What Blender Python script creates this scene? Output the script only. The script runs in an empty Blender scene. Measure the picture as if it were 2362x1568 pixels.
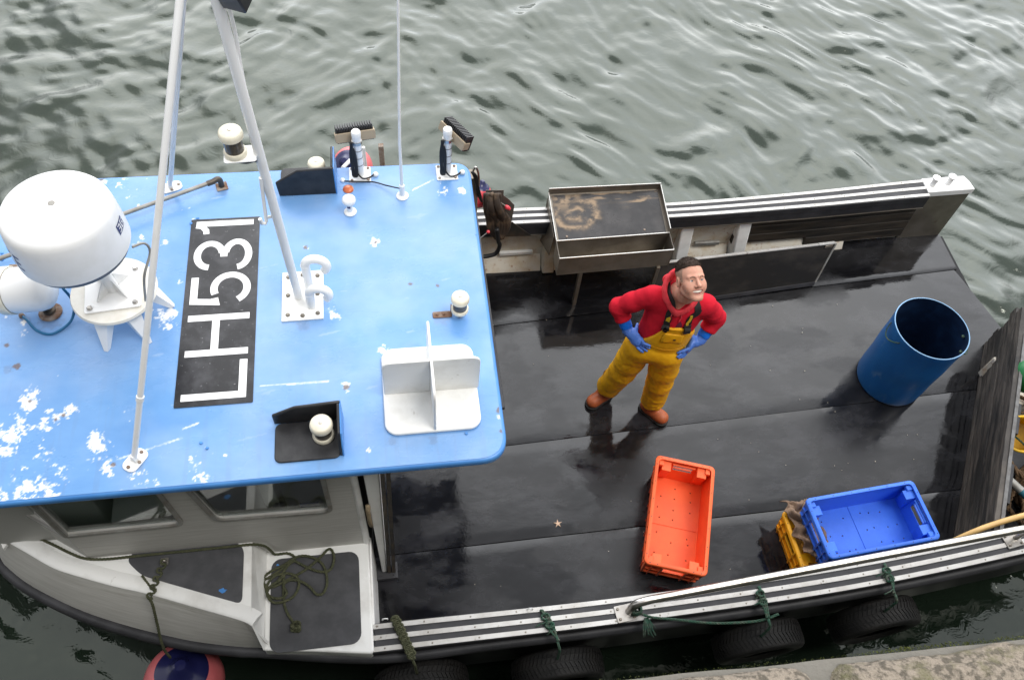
import bpy, bmesh, math, random
import numpy as np
from mathutils import Vector, Matrix, noise as mnoise
random.seed(7); np.random.seed(7)
R = math.radians
SC = bpy.context.scene
COL = SC.collection

# ------------------------------------------------------------------ camera, sky, sun, exposure
CAM_R = np.array([[0.98880899, -0.13094459, 0.07148631],
                  [-0.07091351, -0.83411925, -0.54700672],
                  [0.13125568, 0.53581582, -0.83407036]])   # rows: image right, image down, view
CAM_H, FOC, CX, CY = 5.6, 1940.0, 1180.5, 784.0
cam_d = bpy.data.cameras.new('camera'); cam = bpy.data.objects.new('camera', cam_d); COL.objects.link(cam)
cam_d.sensor_width = 36; cam_d.lens = FOC / 2361 * 36
cam_d.clip_start = 0.05; cam_d.clip_end = 2000
r_, d_, f_ = CAM_R
cam.matrix_world = Matrix(((r_[0], -d_[0], -f_[0], 0), (r_[1], -d_[1], -f_[1], 0), (r_[2], -d_[2], -f_[2], CAM_H), (0, 0, 0, 1)))
SC.camera = cam
SUN_EL, SUN_AZ = 64, 124            # azimuth measured from +Y towards +X
w = bpy.data.worlds.new('World'); SC.world = w; w.use_nodes = True
nt = w.node_tree; nt.nodes.clear()
def wn(t, **k):
    n = nt.nodes.new(t)
    for a, b in k.items(): setattr(n, a, b)
    return n
sky = wn('ShaderNodeTexSky'); sky.sky_type = 'NISHITA'; sky.sun_disc = False
sky.sun_elevation = R(SUN_EL); sky.sun_rotation = R(SUN_AZ)
tc = wn('ShaderNodeTexCoord')
cn = wn('ShaderNodeTexNoise'); cn.inputs['Scale'].default_value = 2.4; cn.inputs['Detail'].default_value = 6; cn.inputs['Roughness'].default_value = .55
nt.links.new(tc.outputs['Generated'], cn.inputs['Vector'])
cr = wn('ShaderNodeValToRGB')
cr.color_ramp.elements[0].position = .33; cr.color_ramp.elements[0].color = (10.0, 10.3, 10.9, 1)
cr.color_ramp.elements[1].position = .62; cr.color_ramp.elements[1].color = (13.2, 13.2, 13.2, 1)
nt.links.new(cn.outputs['Fac'], cr.inputs['Fac'])
sep = wn('ShaderNodeSeparateXYZ'); nt.links.new(tc.outputs['Generated'], sep.inputs[0])
# sky brightened in an unseen lobe towards +Y, shaped for the water and deck reflections
dot = wn('ShaderNodeVectorMath', operation='DOT_PRODUCT'); nt.links.new(tc.outputs['Generated'], dot.inputs[0])
_bd = Vector((.24, .85, .46)).normalized(); dot.inputs[1].default_value = _bd
mr = wn('ShaderNodeMapRange'); mr.interpolation_type = 'SMOOTHSTEP'
mr.inputs['From Min'].default_value = .70; mr.inputs['From Max'].default_value = .86
mr.inputs['To Min'].default_value = 1.0; mr.inputs['To Max'].default_value = 3.7
nt.links.new(dot.outputs['Value'], mr.inputs['Value'])
vm = wn('ShaderNodeVectorMath', operation='SCALE'); nt.links.new(cr.outputs['Color'], vm.inputs[0]); nt.links.new(mr.outputs[0], vm.inputs['Scale'])
mx = wn('ShaderNodeMix', data_type='RGBA'); mx.inputs['Factor'].default_value = .86
nt.links.new(sky.outputs['Color'], mx.inputs[6]); nt.links.new(vm.outputs[0], mx.inputs[7])
bg = wn('ShaderNodeBackground'); bg.inputs['Strength'].default_value = .085
nt.links.new(mx.outputs[2], bg.inputs['Color'])
wo = wn('ShaderNodeOutputWorld'); nt.links.new(bg.outputs[0], wo.inputs[0])
sun_d = bpy.data.lights.new('sun', 'SUN'); sun = bpy.data.objects.new('sun', sun_d); COL.objects.link(sun)
sun_d.energy = 1.5; sun_d.angle = R(26); sun_d.color = (1, .965, .91)
sv = Vector((math.sin(R(SUN_AZ)) * math.cos(R(SUN_EL)), math.cos(R(SUN_AZ)) * math.cos(R(SUN_EL)), math.sin(R(SUN_EL))))
sun.rotation_euler = sv.to_track_quat('Z', 'Y').to_euler(); sun.location = sv * 60
SC.view_settings.view_transform = 'Standard'; SC.view_settings.look = 'None'
SC.view_settings.exposure = 0.28; SC.view_settings.gamma = 1.0
SC.render.engine = 'CYCLES'
SC.cycles.use_denoising = True
SC.cycles.max_bounces = 8; SC.cycles.transparent_max_bounces = 12; SC.cycles.caustics_reflective = False

# ------------------------------------------------------------------ measuring: pixel of the 2361 px wide photo -> point on a known plane
def ray(px, py): return CAM_R.T @ np.array([px - CX, py - CY, FOC])
def at(px, py, z):
    v = ray(px, py); t = (z - CAM_H) / v[2]; return Vector((v[0] * t, v[1] * t, z))
def aty(px, py, y):
    v = ray(px, py); t = y / v[1]; return Vector((v[0] * t, y, CAM_H + v[2] * t))

# ------------------------------------------------------------------ materials
def lin(r, g, b):
    f = lambda c: (c / 255 / 12.92) if c / 255 <= .04045 else ((c / 255 + .055) / 1.055) ** 2.4
    return (f(r), f(g), f(b))
def mat(name, base, rough=.5, metal=0, spec=.5, base2=None, scale=8, detail=6, lo=.4, hi=.65, rvar=0, bump=0, bscale=None,
        stretch=(1, 1, 1), trans=0, ior=1.45, attr=None, attr_col=None, coat=0, base3=None, scale3=3, lo3=.55, hi3=.6, sss=0, attr2=None, attr2_col=None, bdist=.02):
    m = bpy.data.materials.new(name); m.use_nodes = True
    t = m.node_tree; b = t.nodes['Principled BSDF']
    L = t.links.new
    b.inputs['Base Color'].default_value = (*base, 1); b.inputs['Roughness'].default_value = rough
    b.inputs['Metallic'].default_value = metal; b.inputs['Specular IOR Level'].default_value = spec
    b.inputs['IOR'].default_value = ior; b.inputs['Transmission Weight'].default_value = trans
    b.inputs['Coat Weight'].default_value = coat; b.inputs['Coat Roughness'].default_value = .15
    if sss:
        b.inputs['Subsurface Weight'].default_value = sss; b.inputs['Subsurface Radius'].default_value = (.6, .25, .15); b.inputs['Subsurface Scale'].default_value = .02
    tcn = t.nodes.new('ShaderNodeTexCoord'); mp = t.nodes.new('ShaderNodeMapping'); mp.inputs['Scale'].default_value = stretch
    L(tcn.outputs['Object'], mp.inputs['Vector'])
    def nz(sc, de=detail, ro=.6):
        n = t.nodes.new('ShaderNodeTexNoise'); n.inputs['Scale'].default_value = sc; n.inputs['Detail'].default_value = de; n.inputs['Roughness'].default_value = ro
        L(mp.outputs[0], n.inputs['Vector']); return n
    def rg(src, a, c):
        k = t.nodes.new('ShaderNodeMapRange'); k.inputs['From Min'].default_value = a; k.inputs['From Max'].default_value = c
        L(src, k.inputs['Value']); return k.outputs[0]
    cur = None
    def mixc(fac, c1, c2):
        k = t.nodes.new('ShaderNodeMix'); k.data_type = 'RGBA'; L(fac, k.inputs[0])
        if isinstance(c1, tuple): k.inputs[6].default_value = (*c1, 1)
        else: L(c1, k.inputs[6])
        k.inputs[7].default_value = (*c2, 1); return k.outputs[2]
    cur = base
    if base2 is not None: cur = mixc(rg(nz(scale).outputs['Fac'], lo, hi), cur, base2)
    if base3 is not None: cur = mixc(rg(nz(scale3, 8, .7).outputs['Fac'], lo3, hi3), cur, base3)
    if attr:
        a = t.nodes.new('ShaderNodeAttribute'); a.attribute_name = attr
        cur = mixc(a.outputs['Fac'], cur, attr_col)
    if attr2:
        a = t.nodes.new('ShaderNodeAttribute'); a.attribute_name = attr2
        cur = mixc(a.outputs['Fac'], cur, attr2_col)
    if not isinstance(cur, tuple): L(cur, b.inputs['Base Color'])
    if rvar:
        k = t.nodes.new('ShaderNodeMapRange'); k.inputs['From Min'].default_value = .35; k.inputs['From Max'].default_value = .65
        k.inputs['To Min'].default_value = max(.02, rough - rvar); k.inputs['To Max'].default_value = min(1, rough + rvar)
        L(nz(scale * .6).outputs['Fac'], k.inputs['Value']); L(k.outputs[0], b.inputs['Roughness'])
    if bump:
        bp = t.nodes.new('ShaderNodeBump'); bp.inputs['Strength'].default_value = bump; bp.inputs['Distance'].default_value = bdist
        L(nz(bscale or scale * 3).outputs['Fac'], bp.inputs['Height']); L(bp.outputs[0], b.inputs['Normal'])
    return m
M = {}
M['blue_paint'] = mat('blue_roof_paint', (.112, .272, .555), .3, base2=(.150, .325, .61), scale=5, lo=.35, hi=.7, rvar=.1, bump=.12, bscale=26, stretch=(.55, 1.1, 1),
                      attr='chip', attr_col=(.83, .83, .82), attr2='grime', attr2_col=(.13, .085, .06), spec=.65, bdist=.006)
M['blue_edge'] = mat('blue_edge_paint', (.06, .22, .56), .35, base2=(.085, .27, .62), scale=7)
M['white_gloss'] = mat('white_gloss_paint', (.82, .82, .81), .28, base2=(.72, .71, .68), scale=9, lo=.55, hi=.8, base3=(.50, .38, .26), scale3=16, lo3=.70, hi3=.78)
M['white_grp'] = mat('white_glassfibre', (.84, .84, .82), .35, base2=(.66, .65, .62), scale=5, lo=.5, hi=.75, base3=(.45, .43, .38), scale3=14, lo3=.66, hi3=.74)
M['grey_hull'] = mat('dirty_white_hull', (.56, .55, .52), .5, base2=(.44, .43, .40), scale=11, lo=.35, hi=.7, stretch=(.35, .35, 7), bump=.06, bscale=60, base3=(.34, .33, .29), scale3=3, lo3=.58, hi3=.74)
M['black_board'] = mat('number_board_black', (.012, .012, .014), .3, base2=(.045, .045, .05), scale=9, lo=.45, hi=.7, base3=(.30, .30, .31), scale3=48, lo3=.62, hi3=.74)
M['letter_white'] = mat('letter_white', (.82, .82, .82), .4)
M['pad_grey'] = mat('nonslip_pad', (.052, .053, .058), .75, base2=(.075, .076, .082), scale=10, bump=.2, bscale=300, bdist=.004)
M['black_plastic'] = mat('black_plastic', (.012, .012, .014), .4, base2=(.03, .03, .032), scale=12)
M['black_rubber'] = mat('black_rubber', (.022, .022, .025), .55, base2=(.045, .045, .05), scale=7, lo=.4, hi=.75, base3=(.16, .15, .14), scale3=30, lo3=.7, hi3=.8)
M['rubrail'] = mat('rubber_strake', (.028, .028, .031), .5, base2=(.05, .05, .055), scale=5)
M['hull_black'] = mat('black_hull_paint', (.006, .006, .007), .5, base2=(.012, .012, .013), scale=4, spec=.25)
M['alu'] = mat('aluminium_strip', (.60, .59, .57), .42, metal=.3, base2=(.45, .43, .40), scale=7, lo=.38, hi=.72, base3=(.20, .165, .125), scale3=32, lo3=.60, hi3=.74)
M['steel'] = mat('stainless_steel', (.55, .53, .50), .28, metal=1, base2=(.40, .37, .33), scale=8)
M['steel_dirty'] = mat('dirty_steel_sheet', (.27, .245, .21), .42, metal=.75, base2=(.17, .145, .115), scale=5, lo=.35, hi=.7, base3=(.12, .075, .04), scale3=9, lo3=.62, hi3=.75)
M['steel_edge'] = mat('bright_steel_edge', (.7, .69, .66), .35, metal=.7)
M['dark_steel'] = mat('dark_steel', (.07, .065, .06), .45, metal=.6, base2=(.14, .11, .08), scale=9)
M['rust'] = mat('rusty_iron', (.16, .085, .05), .8, base2=(.32, .28, .24), scale=20)
M['deck'] = None
M['wood_black'] = mat('weathered_black_timber', (.030, .026, .023), .6, base2=(.105, .09, .075), scale=6, lo=.4, hi=.7, stretch=(.6, .6, 5), bump=.45, bscale=16, base3=(.012, .011, .010), scale3=2.2, lo3=.48, hi3=.58)
M['plank_dark'] = mat('tarred_plank', (.014, .012, .010), .55, base2=(.055, .043, .032), scale=6, stretch=(.35, 2, 3), bump=.2, bscale=20)
M['rust_white'] = mat('rust_stained_white', (.62, .58, .50), .6, base2=(.50, .40, .26), scale=7, lo=.42, hi=.7, base3=(.30, .13, .045), scale3=22, lo3=.57, hi3=.70)
M['cream'] = mat('cream_plastic', (.74, .70, .57), .4, base2=(.66, .61, .49), scale=30)
M['lamp_glass'] = mat('smoked_lens', (.10, .085, .065), .15, base2=(.05, .05, .05), scale=20)
M['glass'] = None
M['pink'] = mat('pink_vinyl', (.72, .18, .19), .38, base2=(.62, .14, .15), scale=6)
M['redpink'] = mat('red_vinyl', (.70, .06, .08), .38)
M['navy'] = mat('navy_vinyl', (.014, .016, .075), .25)
M['tyre'] = mat('tyre_rubber', (.006, .0058, .0055), .65, base2=(.016, .0145, .013), scale=9, bump=.2, bscale=60)
M['rope_green'] = mat('dark_green_rope', (.050, .056, .028), .85, base2=(.09, .092, .05), scale=60)
M['rope_teal'] = mat('teal_green_rope', (.022, .085, .055), .8, base2=(.05, .075, .05), scale=45, base3=(.10, .11, .085), scale3=25, lo3=.5, hi3=.65)
M['rope_brown'] = mat('brown_hemp_rope', (.17, .105, .055), .9, base2=(.10, .06, .032), scale=30)
M['rope_beige'] = mat('beige_rope', (.36, .28, .18), .9, base2=(.24, .18, .11), scale=40)
M['hose'] = mat('tan_hose', (.62, .40, .15), .38, base2=(.55, .34, .12), scale=8)
M['orange_plastic'] = mat('orange_box_plastic', (.92, .15, .042), .42, base2=(.85, .13, .04), scale=8, base3=(.60, .25, .15), scale3=9, lo3=.66, hi3=.8, spec=.4)
M['blue_plastic'] = mat('blue_box_plastic', (.040, .155, .68), .4, base2=(.05, .18, .74), scale=8, spec=.4, base3=(.10, .17, .45), scale3=11, lo3=.66, hi3=.8)
M['yellow_plastic'] = mat('yellow_box_plastic', (.92, .44, .012), .42, base2=(.84, .37, .010), scale=8)
M['bin_blue'] = mat('blue_drum_plastic', (.008, .095, .30), .38, base2=(.014, .12, .35), scale=5, lo=.4, hi=.7, stretch=(1, 1, .5), base3=(.09, .19, .33), scale3=13, lo3=.58, hi3=.78)
M['bin_rim'] = mat('pale_blue_rim', (.22, .40, .62), .45)
M['basin'] = mat('yellow_basin', (.72, .44, .012), .42, base2=(.62, .37, .01), scale=8)
M['green_buoy'] = mat('green_buoy', (.012, .16, .045), .4)
M['sack'] = mat('wet_brown_cloth', (.25, .165, .11), .9, base2=(.17, .11, .075), scale=14, bump=.3, bscale=120)
M['stone'] = mat('granite_coping', (.25, .21, .165), .9, base2=(.10, .085, .065), scale=60, detail=3, lo=.45, hi=.60, bump=.7, bscale=90, base3=(.13, .12, .065), scale3=9, lo3=.52, hi3=.64)
M['stone_edge'] = mat('grey_stone_lip', (.15, .14, .12), .9, base2=(.15, .14, .12), scale=18, bump=.4, bscale=60)
M['moss'] = mat('green_moss', (.075, .085, .012), .95, base2=(.04, .05, .01), scale=40, bump=.6, bscale=120)
M['qwall'] = mat('wet_quay_wall', (.055, .055, .045), .8, base2=(.025, .03, .02), scale=3, bump=.5, bscale=8)
M['skin'] = mat('skin', (.60, .315, .225), .5, base2=(.53, .255, .18), scale=22, lo=.4, hi=.7, sss=.12, spec=.35)
M['skin_shaved'] = mat('shaved_scalp', (.44, .26, .19), .6, base2=(.30, .18, .13), scale=90)
M['lip'] = mat('lips', (.54, .23, .18), .4)
M['mouth'] = mat('mouth_inside', (.30, .09, .08), .5)
M['teeth'] = mat('teeth', (.85, .80, .70), .25)
M['eye'] = mat('eye_white', (.72, .70, .68), .2)
M['iris'] = mat('iris', (.10, .115, .12), .15)
M['brow'] = mat('eyebrow_hair', (.20, .115, .075), .8)
M['hair'] = mat('short_dark_hair', (.028, .017, .011), .8, base2=(.065, .038, .025), scale=160, bump=.9, bscale=260, bdist=.006)
M['hoodie'] = mat('red_sweatshirt', (.60, .014, .032), .9, base2=(.52, .011, .027), scale=12, bump=.25, bscale=240, spec=.2, bdist=.004)
M['hoodie_pale'] = mat('red_hood_rim', (.70, .045, .06), .9, bump=.2, bscale=240)
M['print'] = mat('dark_chest_print', (.12, .008, .035), .9)
M['overalls'] = mat('yellow_oilskin', (.80, .41, .010), .48, base2=(.72, .35, .008), scale=6, lo=.4, hi=.7, base3=(.36, .16, .006), scale3=7, lo3=.6, hi3=.75, spec=.4, bump=.12, bscale=20)
M['strap_black'] = mat('black_webbing', (.014, .013, .013), .6)
M['strap_yellow'] = mat('yellow_webbing', (.55, .36, .02), .6)
M['glove'] = mat('blue_rubber_glove', (.085, .20, .62), .4, base2=(.065, .165, .55), scale=25)
M['glove_cuff'] = mat('bright_blue_cuff', (.008, .145, .66), .4)
M['boot'] = mat('orange_rubber_boot', (.42, .105, .032), .5, base2=(.30, .075, .03), scale=16)
M['sole'] = mat('boot_sole', (.02, .018, .016), .7)
M['starfish'] = mat('starfish', (.60, .42, .30), .8)
M['orange_dome'] = mat('orange_glass', (.55, .12, .035), .3, base2=(.65, .25, .12), scale=30)
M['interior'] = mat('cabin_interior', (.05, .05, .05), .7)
M['interior_white'] = mat('cabin_lining', (.45, .45, .43), .6)
M['clear_grey'] = mat('navy_lettering', (.03, .035, .13), .4)
M['green_lens'] = mat('dark_lens', (.03, .035, .035), .15)
M['cable'] = mat('black_cable', (.012, .012, .013), .5)
M['blue_cable'] = mat('painted_blue_cable', (.012, .13, .27), .5)
M['pipe_grey'] = mat('grey_pipe', (.34, .34, .32), .45, metal=.3, base2=(.24, .22, .19), scale=10)
# window glass: clear, thin
m = bpy.data.materials.new('window_glass'); m.use_nodes = True; b = m.node_tree.nodes['Principled BSDF']
b.inputs['Base Color'].default_value = (.80, .86, .84, 1); b.inputs['Roughness'].default_value = .02; b.inputs['Transmission Weight'].default_value = 1; b.inputs['IOR'].default_value = 1.45
M['glass'] = m
# wet rubber deck: dull worn patches and mirror-wet puddles
def deck_mat():
    m = bpy.data.materials.new('wet_rubber_deck'); m.use_nodes = True; t = m.node_tree; b = t.nodes['Principled BSDF']; L = t.links.new
    tcn = t.nodes.new('ShaderNodeTexCoord')
    mp = t.nodes.new('ShaderNodeMapping'); mp.inputs['Scale'].default_value = (.7, 1.2, 1); L(tcn.outputs['Object'], mp.inputs[0])
    def nz(s, d, ro=.55, st=None):
        n = t.nodes.new('ShaderNodeTexNoise'); n.inputs['Scale'].default_value = s; n.inputs['Detail'].default_value = d; n.inputs['Roughness'].default_value = ro
        n.inputs['Distortion'].default_value = .25
        L(mp.outputs[0], n.inputs['Vector']); return n.outputs['Fac']
    def rg(src, a, c, lo, hi):
        k = t.nodes.new('ShaderNodeMapRange'); k.interpolation_type = 'SMOOTHSTEP'
        for i, v in zip(('From Min', 'From Max', 'To Min', 'To Max'), (a, c, lo, hi)): k.inputs[i].default_value = v
        L(src, k.inputs['Value']); return k.outputs[0]
    big = nz(1.5, 7, .6)
    L(rg(big, .46, .55, .035, .27), b.inputs['Roughness'])
    mixn = t.nodes.new('ShaderNodeMix'); mixn.data_type = 'RGBA'; L(rg(nz(3.2, 8, .68), .42, .70, 0, 1), mixn.inputs[0])
    mixn.inputs[6].default_value = (.006, .006, .007, 1); mixn.inputs[7].default_value = (.024, .024, .027, 1)
    mx2 = t.nodes.new('ShaderNodeMix'); mx2.data_type = 'RGBA'; L(rg(nz(130, 3, .7), .70, .76, 0, .6), mx2.inputs[0]); L(mixn.outputs[2], mx2.inputs[6]); mx2.inputs[7].default_value = (.16, .15, .14, 1)
    L(mx2.outputs[2], b.inputs['Base Color'])
    b.inputs['Specular IOR Level'].default_value = .55; b.inputs['IOR'].default_value = 1.45
    b1 = t.nodes.new('ShaderNodeBump'); b1.inputs['Strength'].default_value = .05; b1.inputs['Distance'].default_value = .03; L(nz(5, 4), b1.inputs['Height'])
    b2 = t.nodes.new('ShaderNodeBump'); b2.inputs['Strength'].default_value = .05; b2.inputs['Distance'].default_value = .004; L(nz(90, 4), b2.inputs['Height']); L(b1.outputs[0], b2.inputs['Normal'])
    L(b2.outputs[0], b.inputs['Normal'])
    return m
M['deck'] = deck_mat()
def water_mat():
    m = bpy.data.materials.new('harbour_water'); m.use_nodes = True; t = m.node_tree; b = t.nodes['Principled BSDF']; L = t.links.new
    b.inputs['Base Color'].default_value = (.015, .024, .016, 1); b.inputs['Roughness'].default_value = .02
    b.inputs['IOR'].default_value = 1.5; b.inputs['Specular IOR Level'].default_value = .8; b.inputs['Specular Tint'].default_value = (.95, 1.0, .91, 1)
    tcn = t.nodes.new('ShaderNodeTexCoord')
    n = t.nodes.new('ShaderNodeTexNoise'); n.inputs['Scale'].default_value = 7; n.inputs['Detail'].default_value = 4; n.inputs['Roughness'].default_value = .5; n.inputs['Distortion'].default_value = 1.2
    L(tcn.outputs['Object'], n.inputs['Vector'])
    bp = t.nodes.new('ShaderNodeBump'); bp.inputs['Strength'].default_value = .12; bp.inputs['Distance'].default_value = .03; L(n.outputs['Fac'], bp.inputs['Height'])
    L(bp.outputs[0], b.inputs['Normal'])
    return m
M['water'] = water_mat()

# ------------------------------------------------------------------ mesh helpers
class MB:
    """collects shapes into one bmesh; build() links it as ONE object"""
    def __init__(s): s.bm = bmesh.new(); s.mi = 0
    def _mat(s, faces):
        for f in faces: f.material_index = s.mi
    def poly(s, pts):
        f = s.bm.faces.new([s.bm.verts.new(p) for p in pts]); f.material_index = s.mi; return f
    def hexa(s, b4, t4):
        vb = [s.bm.verts.new(p) for p in b4]; vt = [s.bm.verts.new(p) for p in t4]
        fs = [s.bm.faces.new(vb[::-1]), s.bm.faces.new(vt)] + [s.bm.faces.new((vb[i], vb[(i + 1) % 4], vt[(i + 1) % 4], vt[i])) for i in range(4)]
        s._mat(fs); return s
    def box(s, x0, x1, y0, y1, z0, z1, T=None):
        b = [Vector(p) for p in ((x0, y0, z0), (x1, y0, z0), (x1, y1, z0), (x0, y1, z0))]; t = [Vector((p.x, p.y, z1)) for p in b]
        if T: b = [T @ p for p in b]; t = [T @ p for p in t]
        return s.hexa(b, t)
    def slab(s, pts, vec):
        """closed polygon swept along vec"""
        a = [s.bm.verts.new(p) for p in pts]; vec = Vector(vec); c = [s.bm.verts.new(Vector(p) + vec) for p in pts]; n = len(pts)
        fs = [s.bm.faces.new(a[::-1]), s.bm.faces.new(c)] + [s.bm.faces.new((a[i], a[(i + 1) % n], c[(i + 1) % n], c[i])) for i in range(n)]
        s._mat(fs); return s
    def loft(s, rings, closed=True, cap=True, loop=False):
        V = [[s.bm.verts.new(p) for p in r] for r in rings]; n = len(V[0]); fs = []
        m = len(V)
        for i in range(m if loop else m - 1):
            a, c = V[i], V[(i + 1) % m]
            for j in range(n if closed else n - 1):
                k = (j + 1) % n
                fs.append(s.bm.faces.new((a[j], a[k], c[k], c[j])))
        if cap and closed and not loop: fs += [s.bm.faces.new(V[0][::-1]), s.bm.faces.new(V[-1])]
        s._mat(fs); return s
    def tube(s, path, r, n=10, cap=True, loop=False, flat=None):
        P = [Vector(p) for p in path]; m = len(P); rr = r if isinstance(r, (list, tuple)) else [r] * m
        rings = []; prev = None
        for i in range(m):
            if loop: d = P[(i + 1) % m] - P[i - 1]
            else: d = P[min(i + 1, m - 1)] - P[max(i - 1, 0)]
            if d.length < 1e-9: d = Vector((0, 0, 1))
            d.normalize()
            if prev is None:
                u = d.cross(Vector((0, 0, 1)));
                if u.length < .05: u = d.cross(Vector((1, 0, 0)))
                u.normalize()
            else:
                u = prev - d * prev.dot(d); u.normalize()
            prev = u; v = d.cross(u)
            rings.append([P[i] + (u * math.cos(2 * math.pi * j / n) + v * math.sin(2 * math.pi * j / n) * (flat or 1)) * rr[i] for j in range(n)])
        return s.loft(rings, cap=cap, loop=loop)
    def cyl(s, a, b, r, r2=None, n=20): return s.tube([a, b], [r, r if r2 is None else r2], n)
    def lathe(s, prof, T=None, n=32, cap=True):
        rings = []
        for r, z in prof:
            ring = [Vector((r * math.cos(2 * math.pi * j / n), r * math.sin(2 * math.pi * j / n), z)) for j in range(n)]
            rings.append([T @ p for p in ring] if T else ring)
        return s.loft(rings, cap=cap)
    def plate(s, outer, holes, f, vec):
        """flat plate with holes: outer / holes are 2D loops, f maps 2D to 3D, vec is the thickness"""
        bm = bmesh.new(); ed = []
        for loop in [outer] + holes:
            vs = [bm.verts.new((p[0], p[1], 0)) for p in loop]
            ed += [bm.edges.new((vs[i], vs[(i + 1) % len(vs)])) for i in range(len(vs))]
        bmesh.ops.triangle_fill(bm, use_beauty=True, edges=ed)
        bm.faces.ensure_lookup_table()
        vec = Vector(vec); va = {}; vb = {}
        for v in bm.verts:
            p = Vector(f(v.co.x, v.co.y)); va[v] = s.bm.verts.new(p); vb[v] = s.bm.verts.new(p + vec)
        fs = []
        for fc in bm.faces:
            fs.append(s.bm.faces.new([va[v] for v in fc.verts])); fs.append(s.bm.faces.new([vb[v] for v in fc.verts][::-1]))
        for e in bm.edges:
            if len(e.link_faces) == 1:
                a, c = e.verts; fs.append(s.bm.faces.new((va[a], va[c], vb[c], vb[a])))
        s._mat(fs); bm.free(); return s
    def bolts(s, pts, r=.008, h=.006):
        for p in pts:
            p = Vector(p); s.lathe([(r, 0), (r, h * .7), (r * .7, h)], Matrix.Translation(p), 6)
        return s
    def build(s, name, mats, parent=None, smooth=None, bevel=0, bseg=2, T=None, label=None):
        bmesh.ops.recalc_face_normals(s.bm, faces=s.bm.faces[:])
        if T is not None: bmesh.ops.transform(s.bm, matrix=T, verts=s.bm.verts[:])
        me = bpy.data.meshes.new(name); s.bm.to_mesh(me); s.bm.free()
        for k in (mats if isinstance(mats, (list, tuple)) else [mats]): me.materials.append(k)
        o = bpy.data.objects.new(name, me); COL.objects.link(o)
        adopt(o, parent)
        if smooth is not None:
            me.shade_smooth()
            if smooth < 180: me.set_sharp_from_angle(angle=R(smooth))
        if bevel:
            b = o.modifiers.new('bevel', 'BEVEL'); b.width = bevel; b.segments = bseg; b.limit_method = 'ANGLE'; b.angle_limit = R(35); b.harden_normals = False
            if smooth is None: me.shade_smooth(); me.set_sharp_from_angle(angle=R(60))
        if label: o['label'] = label
        return o
def root_of(o):
    while o.parent: o = o.parent
    return o
def adopt(o, parent):
    if parent is not None:
        o.parent = parent; r = parent; T = Matrix.Identity(4)
        while r is not None:
            T = (Matrix.LocRotScale(r.location, r.rotation_euler, r.scale) if r.parent is None else r.matrix_parent_inverse @ Matrix.LocRotScale(r.location, r.rotation_euler, r.scale)) @ T
            r = r.parent
        o.matrix_parent_inverse = T.inverted()
def tag(o, label, cat, group=None):
    o['label'] = label; o['category'] = cat
    if group: o['group'] = group
    return o
def thing(name, loc, label, cat, group=None):
    o = bpy.data.objects.new(name, None); COL.objects.link(o); o.location = loc; o.empty_display_size = .1
    return tag(o, label, cat, group)
def bolts_each(pts, r, h, m, parent):
    for p in pts:
        b = MB(); b.bolts([p], r, h); b.build('bolt', m, parent)
def rrect(x0, x1, y0, y1, r, n=5):
    P = []
    for cx, cy, a in ((x1 - r, y1 - r, 0), (x0 + r, y1 - r, 90), (x0 + r, y0 + r, 180), (x1 - r, y0 + r, 270)):
        for i in range(n + 1):
            t = R(a + 90 * i / n); P.append((cx + r * math.cos(t), cy + r * math.sin(t)))
    return P
def rpoly(pts, r, n=4):
    """rounded polygon (2D)"""
    P = []; m = len(pts); rr = r if isinstance(r, (list, tuple)) else [r] * m
    for i in range(m):
        p = Vector(pts[i][:2]); a = Vector(pts[i - 1][:2]); c = Vector(pts[(i + 1) % m][:2])
        if rr[i] < 1e-5: P.append(tuple(p)); continue
        u = (a - p).normalized(); v = (c - p).normalized()
        q0 = p + u * min(rr[i], (a - p).length * .45); q1 = p + v * min(rr[i], (c - p).length * .45)
        for k in range(n + 1):
            t = k / n; q = q0 * (1 - t) ** 2 + p * 2 * t * (1 - t) + q1 * t * t; P.append(tuple(q))
    return P
def spline(pts, n=8, closed=False):
    P = [Vector(p) for p in pts]; out = []; m = len(P)
    for i in range(m if closed else m - 1):
        g = lambda k: P[k % m] if closed else P[max(0, min(m - 1, k))]
        p0, p1, p2, p3 = g(i - 1), g(i), g(i + 1), g(i + 2)
        for k in range(n):
            t = k / n
            out.append(.5 * ((2 * p1) + (p2 - p0) * t + (2 * p0 - 5 * p1 + 4 * p2 - p3) * t * t + (3 * p1 - p0 - 3 * p2 + p3) * t ** 3))
    if not closed: out.append(P[-1])
    return out
def resample(P, step):
    L = [0]
    for a, b in zip(P, P[1:]): L.append(L[-1] + (b - a).length)
    n = max(2, int(L[-1] / step)); out = []; j = 0
    for i in range(n + 1):
        d = L[-1] * i / n
        while j < len(P) - 2 and L[j + 1] < d: j += 1
        t = (d - L[j]) / max(1e-9, L[j + 1] - L[j]); out.append(P[j].lerp(P[j + 1], min(1, max(0, t))))
    return out
def rope(mb, path, r, strands=3, pitch=None, n=6, step=None):
    """laid rope: helical strands around the path"""
    pitch = pitch or r * 7; step = step or pitch / 8
    P = resample([Vector(p) for p in path], step); m = len(P); fr = []; prev = None
    for i in range(m):
        d = (P[min(i + 1, m - 1)] - P[max(i - 1, 0)]).normalized()
        if prev is None:
            u = d.cross(Vector((0, 0, 1)))
            if u.length < .05: u = d.cross(Vector((1, 0, 0)))
        else: u = prev - d * prev.dot(d)
        u.normalize(); prev = u; fr.append((u, d.cross(u)))
    for k in range(strands):
        mb.tube([P[i] + (fr[i][0] * math.cos(a) + fr[i][1] * math.sin(a)) * r * .52 for i in range(m) for a in [2 * math.pi * (i * step / pitch + k / strands)]], r * .52, n)
    return mb
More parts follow.
